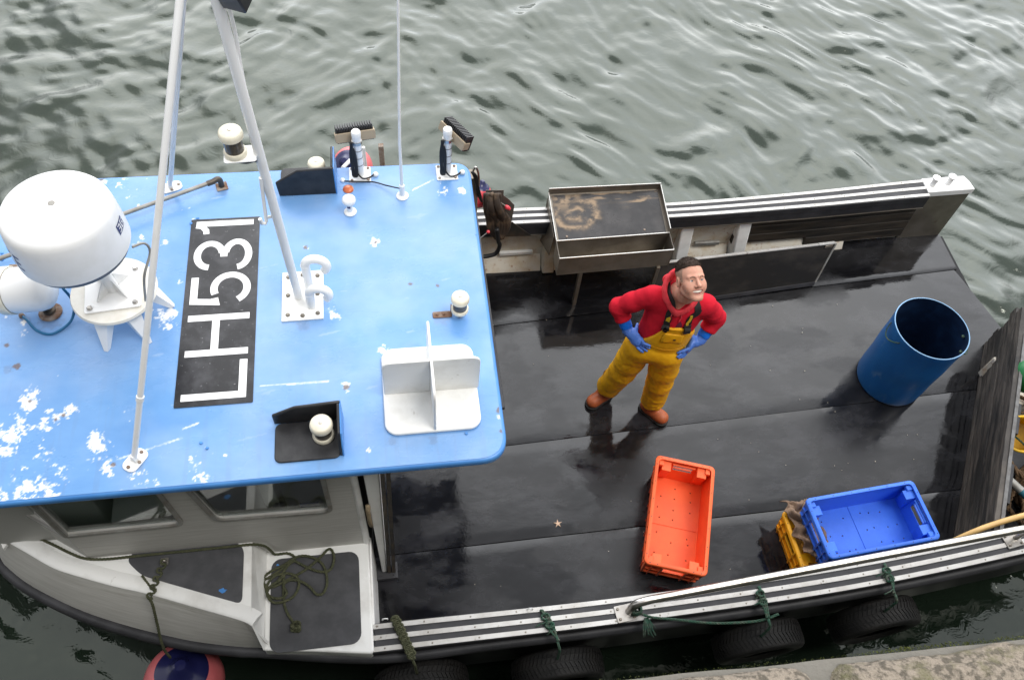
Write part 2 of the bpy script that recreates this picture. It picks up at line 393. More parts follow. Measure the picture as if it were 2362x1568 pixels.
def interp(C, x):
    """y of a polyline curve C (sorted x) at x, smooth"""
    xs = [c[0] for c in C]
    for i in range(len(C) - 1):
        if xs[i] <= x <= xs[i + 1] or i == len(C) - 2:
            t = (x - xs[i]) / (xs[i + 1] - xs[i])
            g = lambda k: C[max(0, min(len(C) - 1, k))][1]
            p0, p1, p2, p3 = g(i - 1), g(i), g(i + 1), g(i + 2)
            if x > xs[-1]: return p2 + (p2 - p1) * (t - 1)
            return .5 * (2 * p1 + (p2 - p0) * t + (2 * p0 - 5 * p1 + 4 * p2 - p3) * t * t + (3 * p1 - p0 - 3 * p2 + p3) * t ** 3)
def Zm(rx, ry, s): return lambda x, y: ((rx + x / s) * .9446, (ry + y / s) * .9446)
def lattice(n, seed):
    return np.random.RandomState(seed).rand(n, n)
def vnoise(x, y, seed, n=64):
    g = lattice(n, seed); xi = np.floor(x).astype(int); yi = np.floor(y).astype(int); fx = x - xi; fy = y - yi
    fx = fx * fx * (3 - 2 * fx); fy = fy * fy * (3 - 2 * fy)
    a = g[xi % n, yi % n]; b = g[(xi + 1) % n, yi % n]; c = g[xi % n, (yi + 1) % n]; d = g[(xi + 1) % n, (yi + 1) % n]
    return (a * (1 - fx) + b * fx) * (1 - fy) + (c * (1 - fx) + d * fx) * fy
def fbm(x, y, seed, o=5, gain=.55):
    s = 0; a = 1; t = 0
    for i in range(o): s = s + a * vnoise(x * 2 ** i + 17.3 * i, y * 2 ** i + 9.1 * i, seed + i); t += a; a *= gain
    return s / t
def proj(p):
    c = CAM_R @ (np.array(p) - np.array([0, 0, CAM_H])); return CX + FOC * c[0] / c[2], CY + FOC * c[1] / c[2]

# ------------------------------------------------------------------ water (real waves), quay
ZW = -0.5
def grow(a, b, step, far):
    mid = list(np.arange(a, b + 1e-6, step)); lo = []; v = a; s = step
    while v > -far: s *= 1.5; v -= s; lo.append(v)
    hi = []; v = mid[-1]; s = step
    while v < far: s *= 1.5; v += s; hi.append(v)
    return np.array(lo[::-1] + mid + hi)
def water():
    xs = grow(-5.2, 9.6, .026, 600); ys = grow(.0, 10.5, .026, 600)
    X, Y = np.meshgrid(xs, ys, indexing='ij')
    rs = np.random.RandomState(3)
    # bend the crests with slow swirls
    TW = np.clip((X - 1.5) / 5, -1, 1); WX = X + .35 * np.sin(.55 * Y + .3 * X + 1) + .13 * np.sin(1.9 * Y - .8 * X + 2) + .05 * np.sin(4.1 * Y + 2.7 * X)
    WY = Y + .22 * TW * X * .5 + .30 * np.sin(.6 * X - .25 * Y) + .14 * np.sin(1.6 * X + .9 * Y + 4) + .05 * np.sin(4.4 * X - 2.9 * Y + 1)
    Hh = np.zeros_like(X)
    for i in range(96):
        lam = .16 * (1.35 / .16) ** rs.rand(); th = rs.normal(0, .95) - .1
        k = 2 * np.pi / lam; A = .0020 * (lam / .5) ** .95 * (.4 + rs.rand())
        ph = k * (WX * math.sin(th) + WY * math.cos(th)) + rs.rand() * 6.28
        Hh += A * np.sin(ph) * (.65 + .35 * np.sin(X * rs.rand() * 1.1 + Y * rs.rand() * 1.1 + rs.rand() * 6))
    Hh = Hh + .9 * np.abs(Hh) * Hh * 3                      # sharper crests
    amp = np.clip((Y - .6) / 2.6, .10, 1); amp = np.where((X < -2.2) & (Y < 3.2), np.clip(amp, 0, .45), amp)
    fade = np.clip(1.5 - np.maximum(np.abs(X - 2) / 40, np.abs(Y - 4) / 40), 0, 1)
    Z = ZW + Hh * amp * fade * 1.25
    # ring ripples of drips in the gap under the tyres
    for px, py in ((1905, 1445), (2010, 1380)):
        c = at(px, py, ZW); d = np.hypot(X - c.x, Y - c.y); Z += .004 * np.cos(d * 50) * np.exp(-(d / .16) ** 2)
    nx, ny = X.shape
    V = np.stack([X, Y, Z], -1).reshape(-1, 3)
    I = np.arange(nx * ny).reshape(nx, ny)
    F = np.stack([I[:-1, :-1], I[1:, :-1], I[1:, 1:], I[:-1, 1:]], -1).reshape(-1, 4)
    o = npmesh('water', V, F, M['water']); o['kind'] = 'structure'; return o
def npmesh(name, V, F, mats, parent=None, smooth=True, label=None, mi=None):
    me = bpy.data.meshes.new(name); me.vertices.add(len(V)); me.vertices.foreach_set('co', np.asarray(V, dtype=np.float32).ravel())
    k = F.shape[1]; me.loops.add(F.size); me.loops.foreach_set('vertex_index', F.astype(np.int32).ravel())
    me.polygons.add(len(F)); me.polygons.foreach_set('loop_start', np.arange(0, F.size, k, dtype=np.int32)); me.polygons.foreach_set('loop_total', np.full(len(F), k, dtype=np.int32))
    for q in (mats if isinstance(mats, (list, tuple)) else [mats]): me.materials.append(q)
    if mi is not None: me.polygons.foreach_set('material_index', np.asarray(mi, dtype=np.int32))
    me.update(); me.validate()
    if smooth: me.shade_smooth()
    o = bpy.data.objects.new(name, me); COL.objects.link(o); adopt(o, parent)
    if label: o['label'] = label
    return o
water()
g = MB(); g.box(-600, 600, -600, 600, -7, -6.9); o = g.build('seabed', M['qwall']); o['kind'] = 'structure'

def quay():
    q = thing('quay_wall', (1, -.5, ZW), 'weathered granite quay edge with green moss along its lip', 'quay wall')
    zq = 4.0
    mb = MB(); mb.box(-30, 30, -12, .06, -6, zq - .02); mb.build('wall', M['qwall'], q)
    mb = MB()
    ln = lambda x: .272 + (1.147 - x) * .024
    xs = np.linspace(-8, 10, 260)
    # lower lip
    rings = []
    for x in xs:
        y = ln(x) + .004 * (mnoise.noise((x * 7, 0, 0)) + mnoise.noise((x * 23, 3, 0)) * .5)
        rings.append([Vector((x, -.1, zq - .10)), Vector((x, y - .02, zq - .10)), Vector((x, y, zq - .075)), Vector((x, y - .003, zq - .055)), Vector((x, y - .02, zq - .048)), Vector((x, -.1, zq - .045))])
    mb.loft(rings); mb.build('stone_lip', M['stone_edge'], q, smooth=50)
    # moss fringe under the lip
    mb = MB(); rg = random.Random(5)
    for i in range(5200):
        x = rg.uniform(-1.2, 2.2); y = ln(x) + rg.uniform(-.004, .006) + (.003 if x > .9 else 0); s = rg.uniform(.0006, .0016) * (1.5 if x > .85 else .8)
        p = Vector((x, y, zq - .083 + rg.uniform(-.006, .012))); d = Vector((rg.uniform(-1, 1), rg.uniform(.2, 1.2), rg.uniform(-1, .6))).normalized() * s * 2.4
        u = Vector((rg.uniform(-1, 1), rg.uniform(-.3, .3), rg.uniform(-1, 1))).normalized() * s
        mb.poly([p - u, p + u, p + d])
    mo = mb.build('moss', M['moss'], q); mo['kind'] = 'stuff'
    # rounded coping stones
    for a, b in ((-4.2, -.62), (-.60, .738), (.752, 2.6), (2.62, 6)):
        n = max(12, int((b - a) / .02)); rings = []
        for i in range(n + 1):
            x = a + (b - a) * i / n; e = min(x - a, b - x); rr = .032 * max(0, 1 - e / .045) ** 2
            prof = []
            y1 = ln(x) - .013 - rr
            for k in range(9):
                t = R(90 * k / 8); r = .055
                yy = y1 - r + r * math.cos(t); zz = zq - .05 + (.05 + .0) * math.sin(t) - rr * .8
                dn = .007 * mnoise.noise((x * 9, yy * 30, zz * 9)) + .004 * mnoise.noise((x * 34, yy * 60, zz * 30))
                prof.append(Vector((x, yy + dn, zz + dn)))
            for yy in np.linspace(y1 - .075, -1.6, 18):
                prof.append(Vector((x, yy, zq - rr * .8 + .006 * mnoise.noise((x * 7, yy * 7, 2)) + .003 * mnoise.noise((x * 40, yy * 40, 2)))))
            prof.append(Vector((x, -1.6, zq - .2))); prof.append(Vector((x, y1 - .01, zq - .06)))
            rings.append(prof)
        mb = MB(); mb.loft(rings); mb.build('coping_stone', M['stone'], q, smooth=70)
    return q
quay()

# ------------------------------------------------------------------ the boat
boat = thing('fishing_boat', (1.2, 2.8, ZW), 'fishing boat with bright blue wheelhouse roof, black rubber deck and white bow', 'fishing boat')
z8 = Zm(0, 1150, 2362 / 950)
ZG = .60
IN_N = [(-.29, 1.343), (1.22, 1.334), (2.6, 1.376), (3.93, 1.48), (5.3, 1.63)]
OUT_N = [(-.29, 1.177), (1.19, 1.178), (2.6, 1.213), (3.85, 1.313), (5.3, 1.46)]
IN_F = [(-1.0, 4.20), (0.2, 4.275), (.96, 4.281), (2.2, 4.262), (3.4, 4.29), (4.5, 4.338), (5, 4.36)]
OUT_F = [(-1.0, 4.37), (0.2, 4.445), (.98, 4.451), (2.24, 4.425), (3.4, 4.47), (4.57, 4.547), (5, 4.57)]
E_top = [at(*z8(*p), .83) for p in ((-60, 350), (0, 400), (170, 500), (330, 590), (510, 648), (700, 700), (900, 745), (1200, 830), (1460, 905), (1530, 940))]
RUBp = [at(*z8(*p), .50) for p in ((-60, 500), (0, 565), (150, 695), (350, 805), (550, 893), (800, 972), (1000, 1022), (1200, 1062), (1450, 1090), (1600, 1096))]
bow = Vector((-4.3, 2.86, .62))
rubN = spline([bow, Vector((-3.5, 2.56, .56))] + RUBp + [Vector((x, interp(OUT_N, x) - .005, .50)) for x in (-.25, .4, 1.2, 2.2, 3.2, 4.2, 5.0)], 6)
rubF = spline([bow, Vector((-3.4, 3.35, .56)), Vector((-2.4, 3.9, .52)), Vector((-1.4, 4.22, .5)), Vector((-.4, 4.40, .5)), Vector((.98, 4.452, .5)), Vector((2.24, 4.43, .5)), Vector((3.4, 4.472, .5)), Vector((4.5, 4.545, .5)), Vector((4.93, 4.56, .5))], 10)
def hull():
    A = resample(rubN, .12); B = resample(rubF, .12); n = min(len(A), len(B)); f = lambda P, i: P[round(i * (len(P) - 1) / (n - 1))]
    rings = []
    for i in range(n):
        a, b = f(A, i), f(B, i); c = (a + b) / 2
        rings.append([a.lerp(c, .01), Vector((a.x, a.y, .15)).lerp(Vector((c.x, c.y, .15)), .05), Vector((a.x, a.y, -.6)).lerp(Vector((c.x, c.y, -.6)), .16), Vector((c.x, c.y, -1.1)),
                      Vector((b.x, b.y, -.6)).lerp(Vector((c.x, c.y, -.6)), .16), Vector((b.x, b.y, .15)).lerp(Vector((c.x, c.y, .15)), .05), b.lerp(c, .01)])
    mb = MB(); mb.loft(rings, closed=False); e = rings[-1]
    mb.poly([Vector((p.x, p.y, min(p.z, -.03))) for p in e])
    mb.build('hull', M['hull_black'], boat, smooth=50)
    for P in (rubN, rubF):
        mb = MB(); mb.tube(resample(P, .1), .034, 10); mb.build('rubbing_strake', M['rubrail'], boat, smooth=180)
hull()

def deck():
    S = [lambda x: interp(IN_N, x) - .02, lambda x: 1.945 + .012 * (x + .18), lambda x: 2.655 + .034 * x, lambda x: 3.70 + .062 * x, lambda x: 4.42]
    ends = [lambda y: 4.98, lambda y: 5.0, lambda y: 5.16 if y < 3 else 5.05 - (y - 3.35) * .23, lambda y: 4.93]
    for k in range(4):
        xs = np.linspace(-.27, 1, 60); rings_top = []
        V = []; F = []; nx, ny = 90, 16
        for i in range(nx + 1):
            for j in range(ny + 1):
                t = j / ny; u = i / nx
                xe = ends[k](S[k](4.9) * (1 - t) + S[k + 1](4.9) * t); x = -.27 + (xe + .27) * u
                y = S[k](x) * (1 - t) + S[k + 1](x) * t + (0 if j not in (0, ny) else (.003 if j == 0 else -.003)) + (.004 * mnoise.noise((x * 1.3, k * 5, 0)) if j in (0, ny) and 0 else 0)
                z = .002 * (k % 2) + .0035 * mnoise.noise((x * 1.1, y * 1.6, k)) + .0012 * mnoise.noise((x * 4, y * 4, k + 9)) - (.004 if j in (0, ny) else 0)
                V.append((x, y, z))
        n = (ny + 1)
        for i in range(nx):
            for j in range(ny):
                F.append((i * n + j, (i + 1) * n + j, (i + 1) * n + j + 1, i * n + j + 1))
        m0 = len(V); V += [(v[0], v[1], -.02) for v in V]
        rim = [i * n for i in range(nx + 1)] + [nx * n + j for j in range(1, ny + 1)] + [i * n + ny for i in range(nx - 1, -1, -1)] + [j for j in range(ny - 1, 0, -1)]
        for a, b in zip(rim, rim[1:] + rim[:1]): F.append((a, m0 + a, m0 + b, b))
        o = npmesh('deck_mat', np.array(V), np.array(F), M['deck'], boat); o.data.set_sharp_from_angle(angle=R(40))
    mb = MB(); mb.box(-.3, 4.97, 1.42, 4.40, -.06, -.021); mb.build('deck_base', M['hull_black'], boat)
deck()

def gunwale(I, O, x0, x1, side):
    n = 60; X = [x0 + (x1 - x0) * i / n for i in range(n + 1)]
    mb = MB()
    mb.loft([[Vector((x, interp(I, x), ZG - .055)), Vector((x, interp(O, x), ZG - .055)), Vector((x, interp(O, x), ZG)), Vector((x, interp(I, x), ZG))] for x in X])
    cap = mb.build('gunwale_cap', M['black_rubber'], boat, bevel=.006)
    for t in (.12, .5, .88):
        mb = MB(); f = lambda x, d: interp(I, x) * (1 - t) + interp(O, x) * t + d
        mb.loft([[Vector((x, f(x, -.0145), ZG - .002)), Vector((x, f(x, .0145), ZG - .002)), Vector((x, f(x, .0135), ZG + .0045)), Vector((x, f(x, -.0135), ZG + .0045))] for x in X])
        st = mb.build('strip', M['alu'], cap)
        x = x0 + .03 + .05 * t; first = None
        while x < x1:
            if first is None:
                mb = MB(); mb.lathe([(.0055, 0), (.0045, .0025)], Matrix.Translation((x, f(x, 0), ZG + .0045)), 8); first = mb.build('screw', M['steel_dirty'], cap); xf, yf_ = x, f(x, 0)
            else:
                c = first.copy(); COL.objects.link(c); c.location = (x - xf, f(x, 0) - yf_, 0)
            x += .27
    return cap
gunwale(IN_N, OUT_N, -.285, 5.0, -1)
gunwale(IN_F, OUT_F, -.9, 4.50, 1)
def bulwarks():
    # near side: inside face and outside face under the cap
    X = np.linspace(-.28, 5.0, 50); mb = MB()
    mb.loft([[Vector((x, interp(IN_N, x) - .015, -.03)), Vector((x, interp(OUT_N, x) + .012, -.03)), Vector((x, interp(OUT_N, x) + .012, ZG - .056)), Vector((x, interp(IN_N, x) - .015, ZG - .056))] for x in X])
    mb.build('bulwark', M['hull_black'], boat)
    # far side: white shell, black fascia, tarred planks, white frames and rusty ledge
    X = np.linspace(-.9, 4.50, 50); mb = MB()
    mb.loft([[Vector((x, interp(IN_F, x) + .075, -.03)), Vector((x, interp(OUT_F, x) - .012, -.03)), Vector((x, interp(OUT_F, x) - .012, ZG - .056)), Vector((x, interp(IN_F, x) + .075, ZG - .056))] for x in X])
    mb.build('bulwark', M['rust_white'], boat, label='rust-stained white bulwark')
    mb = MB(); mb.loft([[Vector((x, interp(IN_F, x) + .004, ZG - .135)), Vector((x, interp(IN_F, x) + .03, ZG - .135)), Vector((x, interp(IN_F, x) + .03, ZG - .056)), Vector((x, interp(IN_F, x) + .004, ZG - .056))] for x in X])
    mb.build('fascia', M['black_rubber'], boat)
    mb = MB(); mb.loft([[Vector((x, interp(IN_F, x) - .002, ZG - .142)), Vector((x, interp(IN_F, x) + .03, ZG - .142)), Vector((x, interp(IN_F, x) + .03, ZG - .136)), Vector((x, interp(IN_F, x) - .002, ZG - .136))] for x in X])
    mb.build('fascia_trim', M['steel_dirty'], boat)
    for k, (xa, z0, z1) in enumerate(((2.92, .36, .452), (2.90, .262, .354), (2.86, .164, .256), (3.55, .066, .158))):
        X2 = np.linspace(xa, 4.50, 24); mb = MB()
        mb.loft([[Vector((x, interp(IN_F, x) + .045 - k * .006, z0)), Vector((x, interp(IN_F, x) + .10, z0)), Vector((x, interp(IN_F, x) + .10, z1)), Vector((x, interp(IN_F, x) + .052 - k * .006, z1))] for x in X2])
        mb.build('plank', M['plank_dark'], boat, bevel=.004)
    for xa, xb, w in ((2.36, 2.47, .0), (2.86, 2.97, .02), (1.22, 1.32, 0.0), (-.1, 0.0, 0)):
        mb = MB(); y = interp(IN_F, xa)
        mb.hexa([Vector((xa + w, y - .05, .01)), Vector((xb + w, y - .05, .01)), Vector((xb, y + .104, .01)), Vector((xa, y + .104, .01))],
                [Vector((xa, y + .035, .45)), Vector((xb, y + .035, .45)), Vector((xb, y + .104, .45)), Vector((xa, y + .104, .45))])
        mb.build('frame', M['rust_white'] if xa < 2 else M['white_grp'], boat, bevel=.012)
    # sloping ledge along the foot of the bulwark
    for xa, xb in ((-.25, 1.215), (1.325, 2.355), (2.475, 2.85), (2.98, 3.95)):
        X2 = np.linspace(xa, xb, 14); mb = MB()
        mb.loft([[Vector((x, interp(IN_F, x) - .02, -.02)), Vector((x, interp(IN_F, x) + .104, -.02)), Vector((x, interp(IN_F, x) + .104, .15)), Vector((x, interp(IN_F, x) + .05, .11))] for x in X2])
        mb.build('ledge', M['rust_white'], boat, bevel=.006)
    # freeing ports: pale boxes let into the bulwark
    for xa, xb, m in ((2.54, 2.76, 'pipe_grey'), (.86, 1.14, 'white_grp')):
        y = interp(IN_F, xa); mb = MB(); mb.box(xa, xb, y + .045, y + .0745, .155, .195); mb.build('scupper', M[m], boat, bevel=.006)
    # stern end of the far bulwark: white metal box with two short bollards
    mb = MB(); y0, y1 = 4.385, 4.55
    mb.slab([(4.503, y0, ZG + .006), (4.503, y1 - .004, ZG + .006), (4.90, y1 + .004, ZG + .006), (4.925, 4.49, ZG + .006), (4.935, y0 + .012, ZG + .006)][::-1], (0, 0, -.06)); mb.build('stern_cap', M['white_gloss'], boat, bevel=.006)
    mb = MB(); mb.slab([(4.503, y0 + .01, ZG - .055), (4.503, y1 - .02, ZG - .055), (4.90, y1 - .02, ZG - .055), (4.925, y0 + .02, ZG - .055)], (0, 0, -.64)); mb.build('stern_post', M['steel_dirty'], boat, bevel=.006)
    for p in ((4.567, 4.464), (4.716, 4.472)):
        mb = MB(); mb.lathe([(.024, 0), (.023, .075), (.036, .078), (.036, .088), (.03, .092)], Matrix.Translation((p[0], p[1], ZG + .006)), 20); mb.build('bollard', M['white_gloss'], boat, smooth=40)
    # bulwark continues down as timber at the stern, inside face
bulwarks()

def foredeck():
    ZF, ZL = .82, .62
    cab = [at(*z8(*p), ZF) for p in ((1530, 400), (1150, 450), (800, 492), (520, 500), (380, 445), (230, 372), (60, 300))] + [Vector((-2.9, 2.35, ZF))]
    E = spline([Vector((-3.9, 2.80, .92)), Vector((-3.1, 2.40, .86))] + E_top, 5)
    Eo = [p.copy() for p in E]
    # upper side deck
    mb = MB(); low = [Vector((p.x, p.y + .012, ZF)) for p in E]
    poly = low + [Vector((cab[0].x, cab[0].y, ZF))] + [Vector((c.x, c.y + .03, ZF)) for c in cab[1:]]
    mb.plate([(p.x, p.y) for p in poly], [], lambda x, y: (x, y, ZF), (0, 0, -.03)); mb.build('side_deck', M['white_grp'], boat)
    # raised toe rail along the edge
    mb = MB(); rings = []
    for i, p in enumerate(E):
        d = (E[min(i + 1, len(E) - 1)] - E[max(i - 1, 0)]); d.z = 0; d.normalize(); nn = Vector((-d.y, d.x, 0))
        z = ZF + max(0, p.z - .83)
        rings.append([p + nn * -.004 + Vector((0, 0, -.04)), Vector((p.x, p.y, z + .012)), Vector((p.x, p.y, z + .022)) + nn * .012, Vector((p.x, p.y, z + .022)) + nn * .05, Vector((p.x, p.y, z + .004)) + nn * .085, Vector((p.x, p.y, z - .02)) + nn * .085])
    mb.loft(rings); mb.build('toe_rail', M['white_grp'], boat, smooth=40)
    # topside strip from the toe rail down to the rubbing strake
    top = resample(E, .06); Rn = [p for p in rubN if p.x <= top[-1].x + .09]; bot = resample(Rn, .06); n = 90
    f = lambda P, i: P[round(i * (len(P) - 1) / n)]
    mb = MB(); mb.loft([[f(top, i) + Vector((0, .0, -.005)), f(top, i).lerp(f(bot, i), .5) + Vector((0, -.012, 0)), f(bot, i) + Vector((0, .012, .0))] for i in range(n + 1)], closed=False)
    a, b2 = f(top, n), f(bot, n)
    mb.build('topside', M['grey_hull'], boat, smooth=60)
    # step down and lower side deck
    l0 = at(*z8(1625, 480), ZL); l1 = at(*z8(1600, 1086), ZL)
    t0 = Vector((cab[0].x, cab[0].y + .03, ZF + .001)); t1 = Vector((E[-1].x, E[-1].y, ZF + .02))
    mb = MB(); m0 = t0.lerp(t1, .5); k0 = Vector((l0.x, l0.y + .03, ZL)); k1 = Vector((l1.x, l1.y, ZL))
    mb.poly([t0, t1, k1, k0]); mb.poly([t1, f(bot, n) + Vector((0, .012, 0)), k1]); mb.build('deck_step', M['white_grp'], boat)
    mb = MB(); outer = [(l0.x - .02, 1.84), (-.277, 1.84), (-.272, 1.185), (-.290, 1.172), (-.6, 1.222), (l1.x, l1.y)]
    mb.slab([(x, y, ZL) for x, y in outer[::-1]], (0, 0, -.14)); mb.build('lower_side_deck', M['white_grp'], boat, bevel=.012, bseg=3)
    mb = MB(); mb.box(-.275, -.262, 1.20, 1.86, -.02, .60); mb.build('deck_end_panel', M['white_grp'], boat, bevel=.004)
    # grey non-slip pads
    mb = MB(); mb.slab([(x, y, ZL + .001) for x, y in rrect(-.848, -.338, 1.235, 1.775, .06)], (0, 0, .004)); mb.build('nonslip_pad', M['pad_grey'], boat)
    P = [at(*z8(*p), ZF) for p in ((770, 545), (815, 487), (1430, 425), (1482, 470), (1470, 800), (1400, 795), (860, 632))]
    mb = MB(); mb.slab([(x, y, ZF + .001) for x, y in rpoly([(p.x, p.y) for p in P], .04)], (0, 0, .004)); mb.build('nonslip_pad', M['pad_grey'], boat)
    rg = random.Random(2)
    for (px, py, s) in ((1350, 722, .016), (1685, 568, .007)):
        p = at(*z8(px, py), (ZF if px < 1600 else ZL) + .006); mb = MB()
        mb.slab([(p.x + s * 1.6 * math.cos(a) * rg.uniform(.4, 1.1), p.y + s * math.sin(a) * rg.uniform(.4, 1.1), p.z) for a in np.linspace(0, 6, 10)], (0, 0, .001)); mb.build('paint_spot', M['blue_edge'], boat)
    # deck under the cabin and bow
    mb = MB(); mb.plate([(-4.15, 2.86), (-3.1, 2.42), (-2.2, 2.05), (-.3, 1.9), (-.3, 3.3), (-.3, 4.25), (-1.4, 4.1), (-2.4, 3.8), (-3.4, 3.28)], [], lambda x, y: (x, y, ZF - .035 if x < -.31 else ZF - .035), (0, 0, -.03)); mb.build('foredeck', M['white_grp'], boat)
    mb = MB(); q = [Vector((x, y, z)) for x, y, z in ((-4.25, 2.87, .9), (-3.4, 3.35, .84), (-2.4, 3.9, .82), (-1.4, 4.22, .82), (-.4, 4.38, .8))]
    mb.loft([[p, p.lerp(Vector((p.x, p.y + .03, .5)), 1)] for p in spline(q, 5)], closed=False); mb.build('topside', M['grey_hull'], boat, smooth=60)
foredeck()

def cabin():
    yN, yF, xA, zT = 1.82, 3.30, -.277, 2.05
    wall = MB()
    W1 = rpoly([(-1.798, 1.195), (-1.222, 1.20), (-1.245, 1.93), (-1.798, 1.93)], [.004, .05, .05, .004])
    W2 = rpoly([(-1.033, 1.21), (-.447, 1.186), (-.443, 1.93), (-1.115, 1.93)], .05)
    wall.plate([(-1.81, .55), (xA, .55), (xA, zT), (-1.81, zT)], [W1, W2], lambda x, z: (x, yN, z), (0, .035, 0))
    wo = wall.build('cabin_wall', M['grey_hull'], boat)
    # angled forward quarter with its own pane
    c0 = Vector((-1.813, yN, 0)); dr = Vector((-.83, .56, 0)).normalized(); nn = Vector((dr.y, -dr.x, 0)) * -1
    W0 = rpoly([(.014, 1.195), (.64, 1.195), (.60, 1.93), (.014, 1.93)], .01)
    mb = MB(); mb.plate([(0, .55), (.8, .55), (.74, zT), (0, zT)], [W0], lambda s, z: c0 + dr * s + Vector((0, 0, z)), Vector((.018, .03, 0)))
    wq = mb.build('cabin_wall', M['grey_hull'], boat)
    def pane(loop, f, vec, gvec, host):
        cx = sum(p[0] for p in loop) / len(loop); cz = sum(p[1] for p in loop) / len(loop)
        def off(d):
            out = []
            m_ = len(loop)
            for i in range(m_):
                a = Vector(loop[i - 1]); c = Vector(loop[(i + 1) % m_]); t = (c - a); 
                if t.length < 1e-6: out.append(loop[i]); continue
                t.normalize(); n_ = Vector((t.y, -t.x)); 
                if n_.dot(Vector(loop[i]) - Vector((cx, cz))) < 0: n_ = -n_
                q = Vector(loop[i]) + n_ * d; out.append((q.x, q.y))
            return out
        mb = MB(); mb.plate(off(.020), [off(-.004)], f, vec); fr = mb.build('window_frame', M['pipe_grey'], host)
        mb = MB(); mb.plate(off(-.002), [], lambda a, b: Vector(f(a, b)) + Vector(gvec), Vector(gvec).normalized() * .004); mb.build('window_pane', M['glass'], host)
    pane(W1, lambda x, z: (x, yN - .001, z), (0, -.012, 0), (0, .014, 0), wo)
    pane(W2, lambda x, z: (x, yN - .001, z), (0, -.012, 0), (0, .014, 0), wo)
    pane(W0, lambda s, z: c0 + dr * s + Vector((-.0006, -.001, z)), Vector((-.006, -.010, 0)), Vector((.007, .012, 0)), wq)
    # sills moulded under the windows
    mb = MB(); mb.box(-1.85, xA, yF - .035, yF, .55, zT); mb.box(-2.58, -2.545, 2.3, 2.9, .55, zT); mb.build('cabin_wall', M['grey_hull'], boat)
    a = [Vector((-2.50, 2.20, 0)), Vector((-2.58, 2.29, 0)), Vector((-2.58, 2.9, 0)), Vector((-1.85, yF, 0))]
    mb = MB()
    for p, q in ((a[0], a[1]), (a[2], a[3])):
        mb.hexa([p + Vector((0, 0, .55)), q + Vector((0, 0, .55)), q + Vector((.03, 0, .55)), p + Vector((.03, 0, .55))], [p + Vector((0, 0, zT)), q + Vector((0, 0, zT)), q + Vector((.03, 0, zT)), p + Vector((.03, 0, zT))])
    mb.build('cabin_wall', M['grey_hull'], boat)
    # aft bulkhead, its rounded white corner, door leaf in its rail and the dark door opening
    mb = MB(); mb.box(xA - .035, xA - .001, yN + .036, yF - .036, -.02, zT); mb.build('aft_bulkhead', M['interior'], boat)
    mb = MB(); mb.tube([(xA - .012, yN + .014, .62), (xA - .012, yN + .014, zT)], .022, 12); mb.build('corner_post', M['white_grp'], boat, smooth=60)
    mb = MB()
    mb.hexa([Vector((-.225, 1.80, .10)), Vector((-.195, 1.80, .10)), Vector((-.195, 2.5, .10)), Vector((-.225, 2.5, .10))], [Vector((-.235, 1.80, 1.98)), Vector((-.145, 1.80, 1.98)), Vector((-.145, 2.5, 1.98)), Vector((-.235, 2.5, 1.98))])
    door = mb.build('sliding_door', M['white_grp'], boat, bevel=.006)
    mb = MB(); mb.tube([(-.236, 1.786, 1.28), (-.24, 1.775, 1.22), (-.24, 1.775, 1.05), (-.238, 1.786, .98)], .014, 8, flat=.6); mb.build('handle', M['rope_beige'], door, smooth=180)
    mb = MB()
    for dx in (0, .03):
        mb.hexa([Vector((-.19 + dx, 1.79, .10)), Vector((-.168 + dx, 1.79, .10)), Vector((-.168 + dx, 1.85, .10)), Vector((-.19 + dx, 1.85, .10))], [Vector((-.14 + dx, 1.79, 2.0)), Vector((-.118 + dx, 1.79, 2.0)), Vector((-.118 + dx, 1.85, 2.0)), Vector((-.14 + dx, 1.85, 2.0))])
    mb.build('door_channel', M['dark_steel'], boat)
    mb = MB(); mb.box(-.262, -.125, 1.755, 1.86, .07, .10); mb.bolts([(-.24, 1.775, .10), (-.15, 1.775, .10), (-.15, 1.84, .10)], .006); mb.build('door_bracket', M['black_rubber'], boat, bevel=.003)
    # inside the wheelhouse
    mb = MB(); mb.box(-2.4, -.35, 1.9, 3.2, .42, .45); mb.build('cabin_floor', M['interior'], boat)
    mb = MB(); mb.box(-2.3, -1.66, 1.95, 3.1, .46, 1.32); mb.hexa([Vector((-2.3, 1.95, 1.32)), Vector((-1.66, 1.95, 1.32)), Vector((-1.66, 3.1, 1.32)), Vector((-2.3, 3.1, 1.32))], [Vector((-2.3, 1.95, 1.55)), Vector((-2.05, 1.95, 1.55)), Vector((-2.05, 3.1, 1.55)), Vector((-2.3, 3.1, 1.55))]); mb.build('console', M['interior_white'], boat, bevel=.01)
    mb = MB(); mb.hexa([Vector((-1.6, 1.88, 1.13)), Vector((-1.2, 1.88, 1.20)), Vector((-1.2, 2.05, 1.22)), Vector((-1.6, 2.05, 1.15))], [Vector((-1.6, 1.88, 1.16)), Vector((-1.2, 1.88, 1.26)), Vector((-1.2, 2.05, 1.27)), Vector((-1.6, 2.05, 1.18))]); mb.box(-.80, -.72, 1.9, 2.0, .46, 2.0); mb.build('cabin_lining', M['interior_white'], boat, bevel=.008)
    mb = MB(); mb.lathe([(.0, 0), (.05, .01), (.06, .05), (.04, .09), (0, .1)], Matrix.Translation((-1.74, 2.02, 1.33)), 16, cap=False); mb.build('compass_dome', M['white_gloss'], boat, smooth=180)
    mb = MB(); mb.box(-.60, -.50, 1.846, 1.850, 1.20, 1.25); mb.build('window_sticker', M['clear_grey'], boat)
cabin()

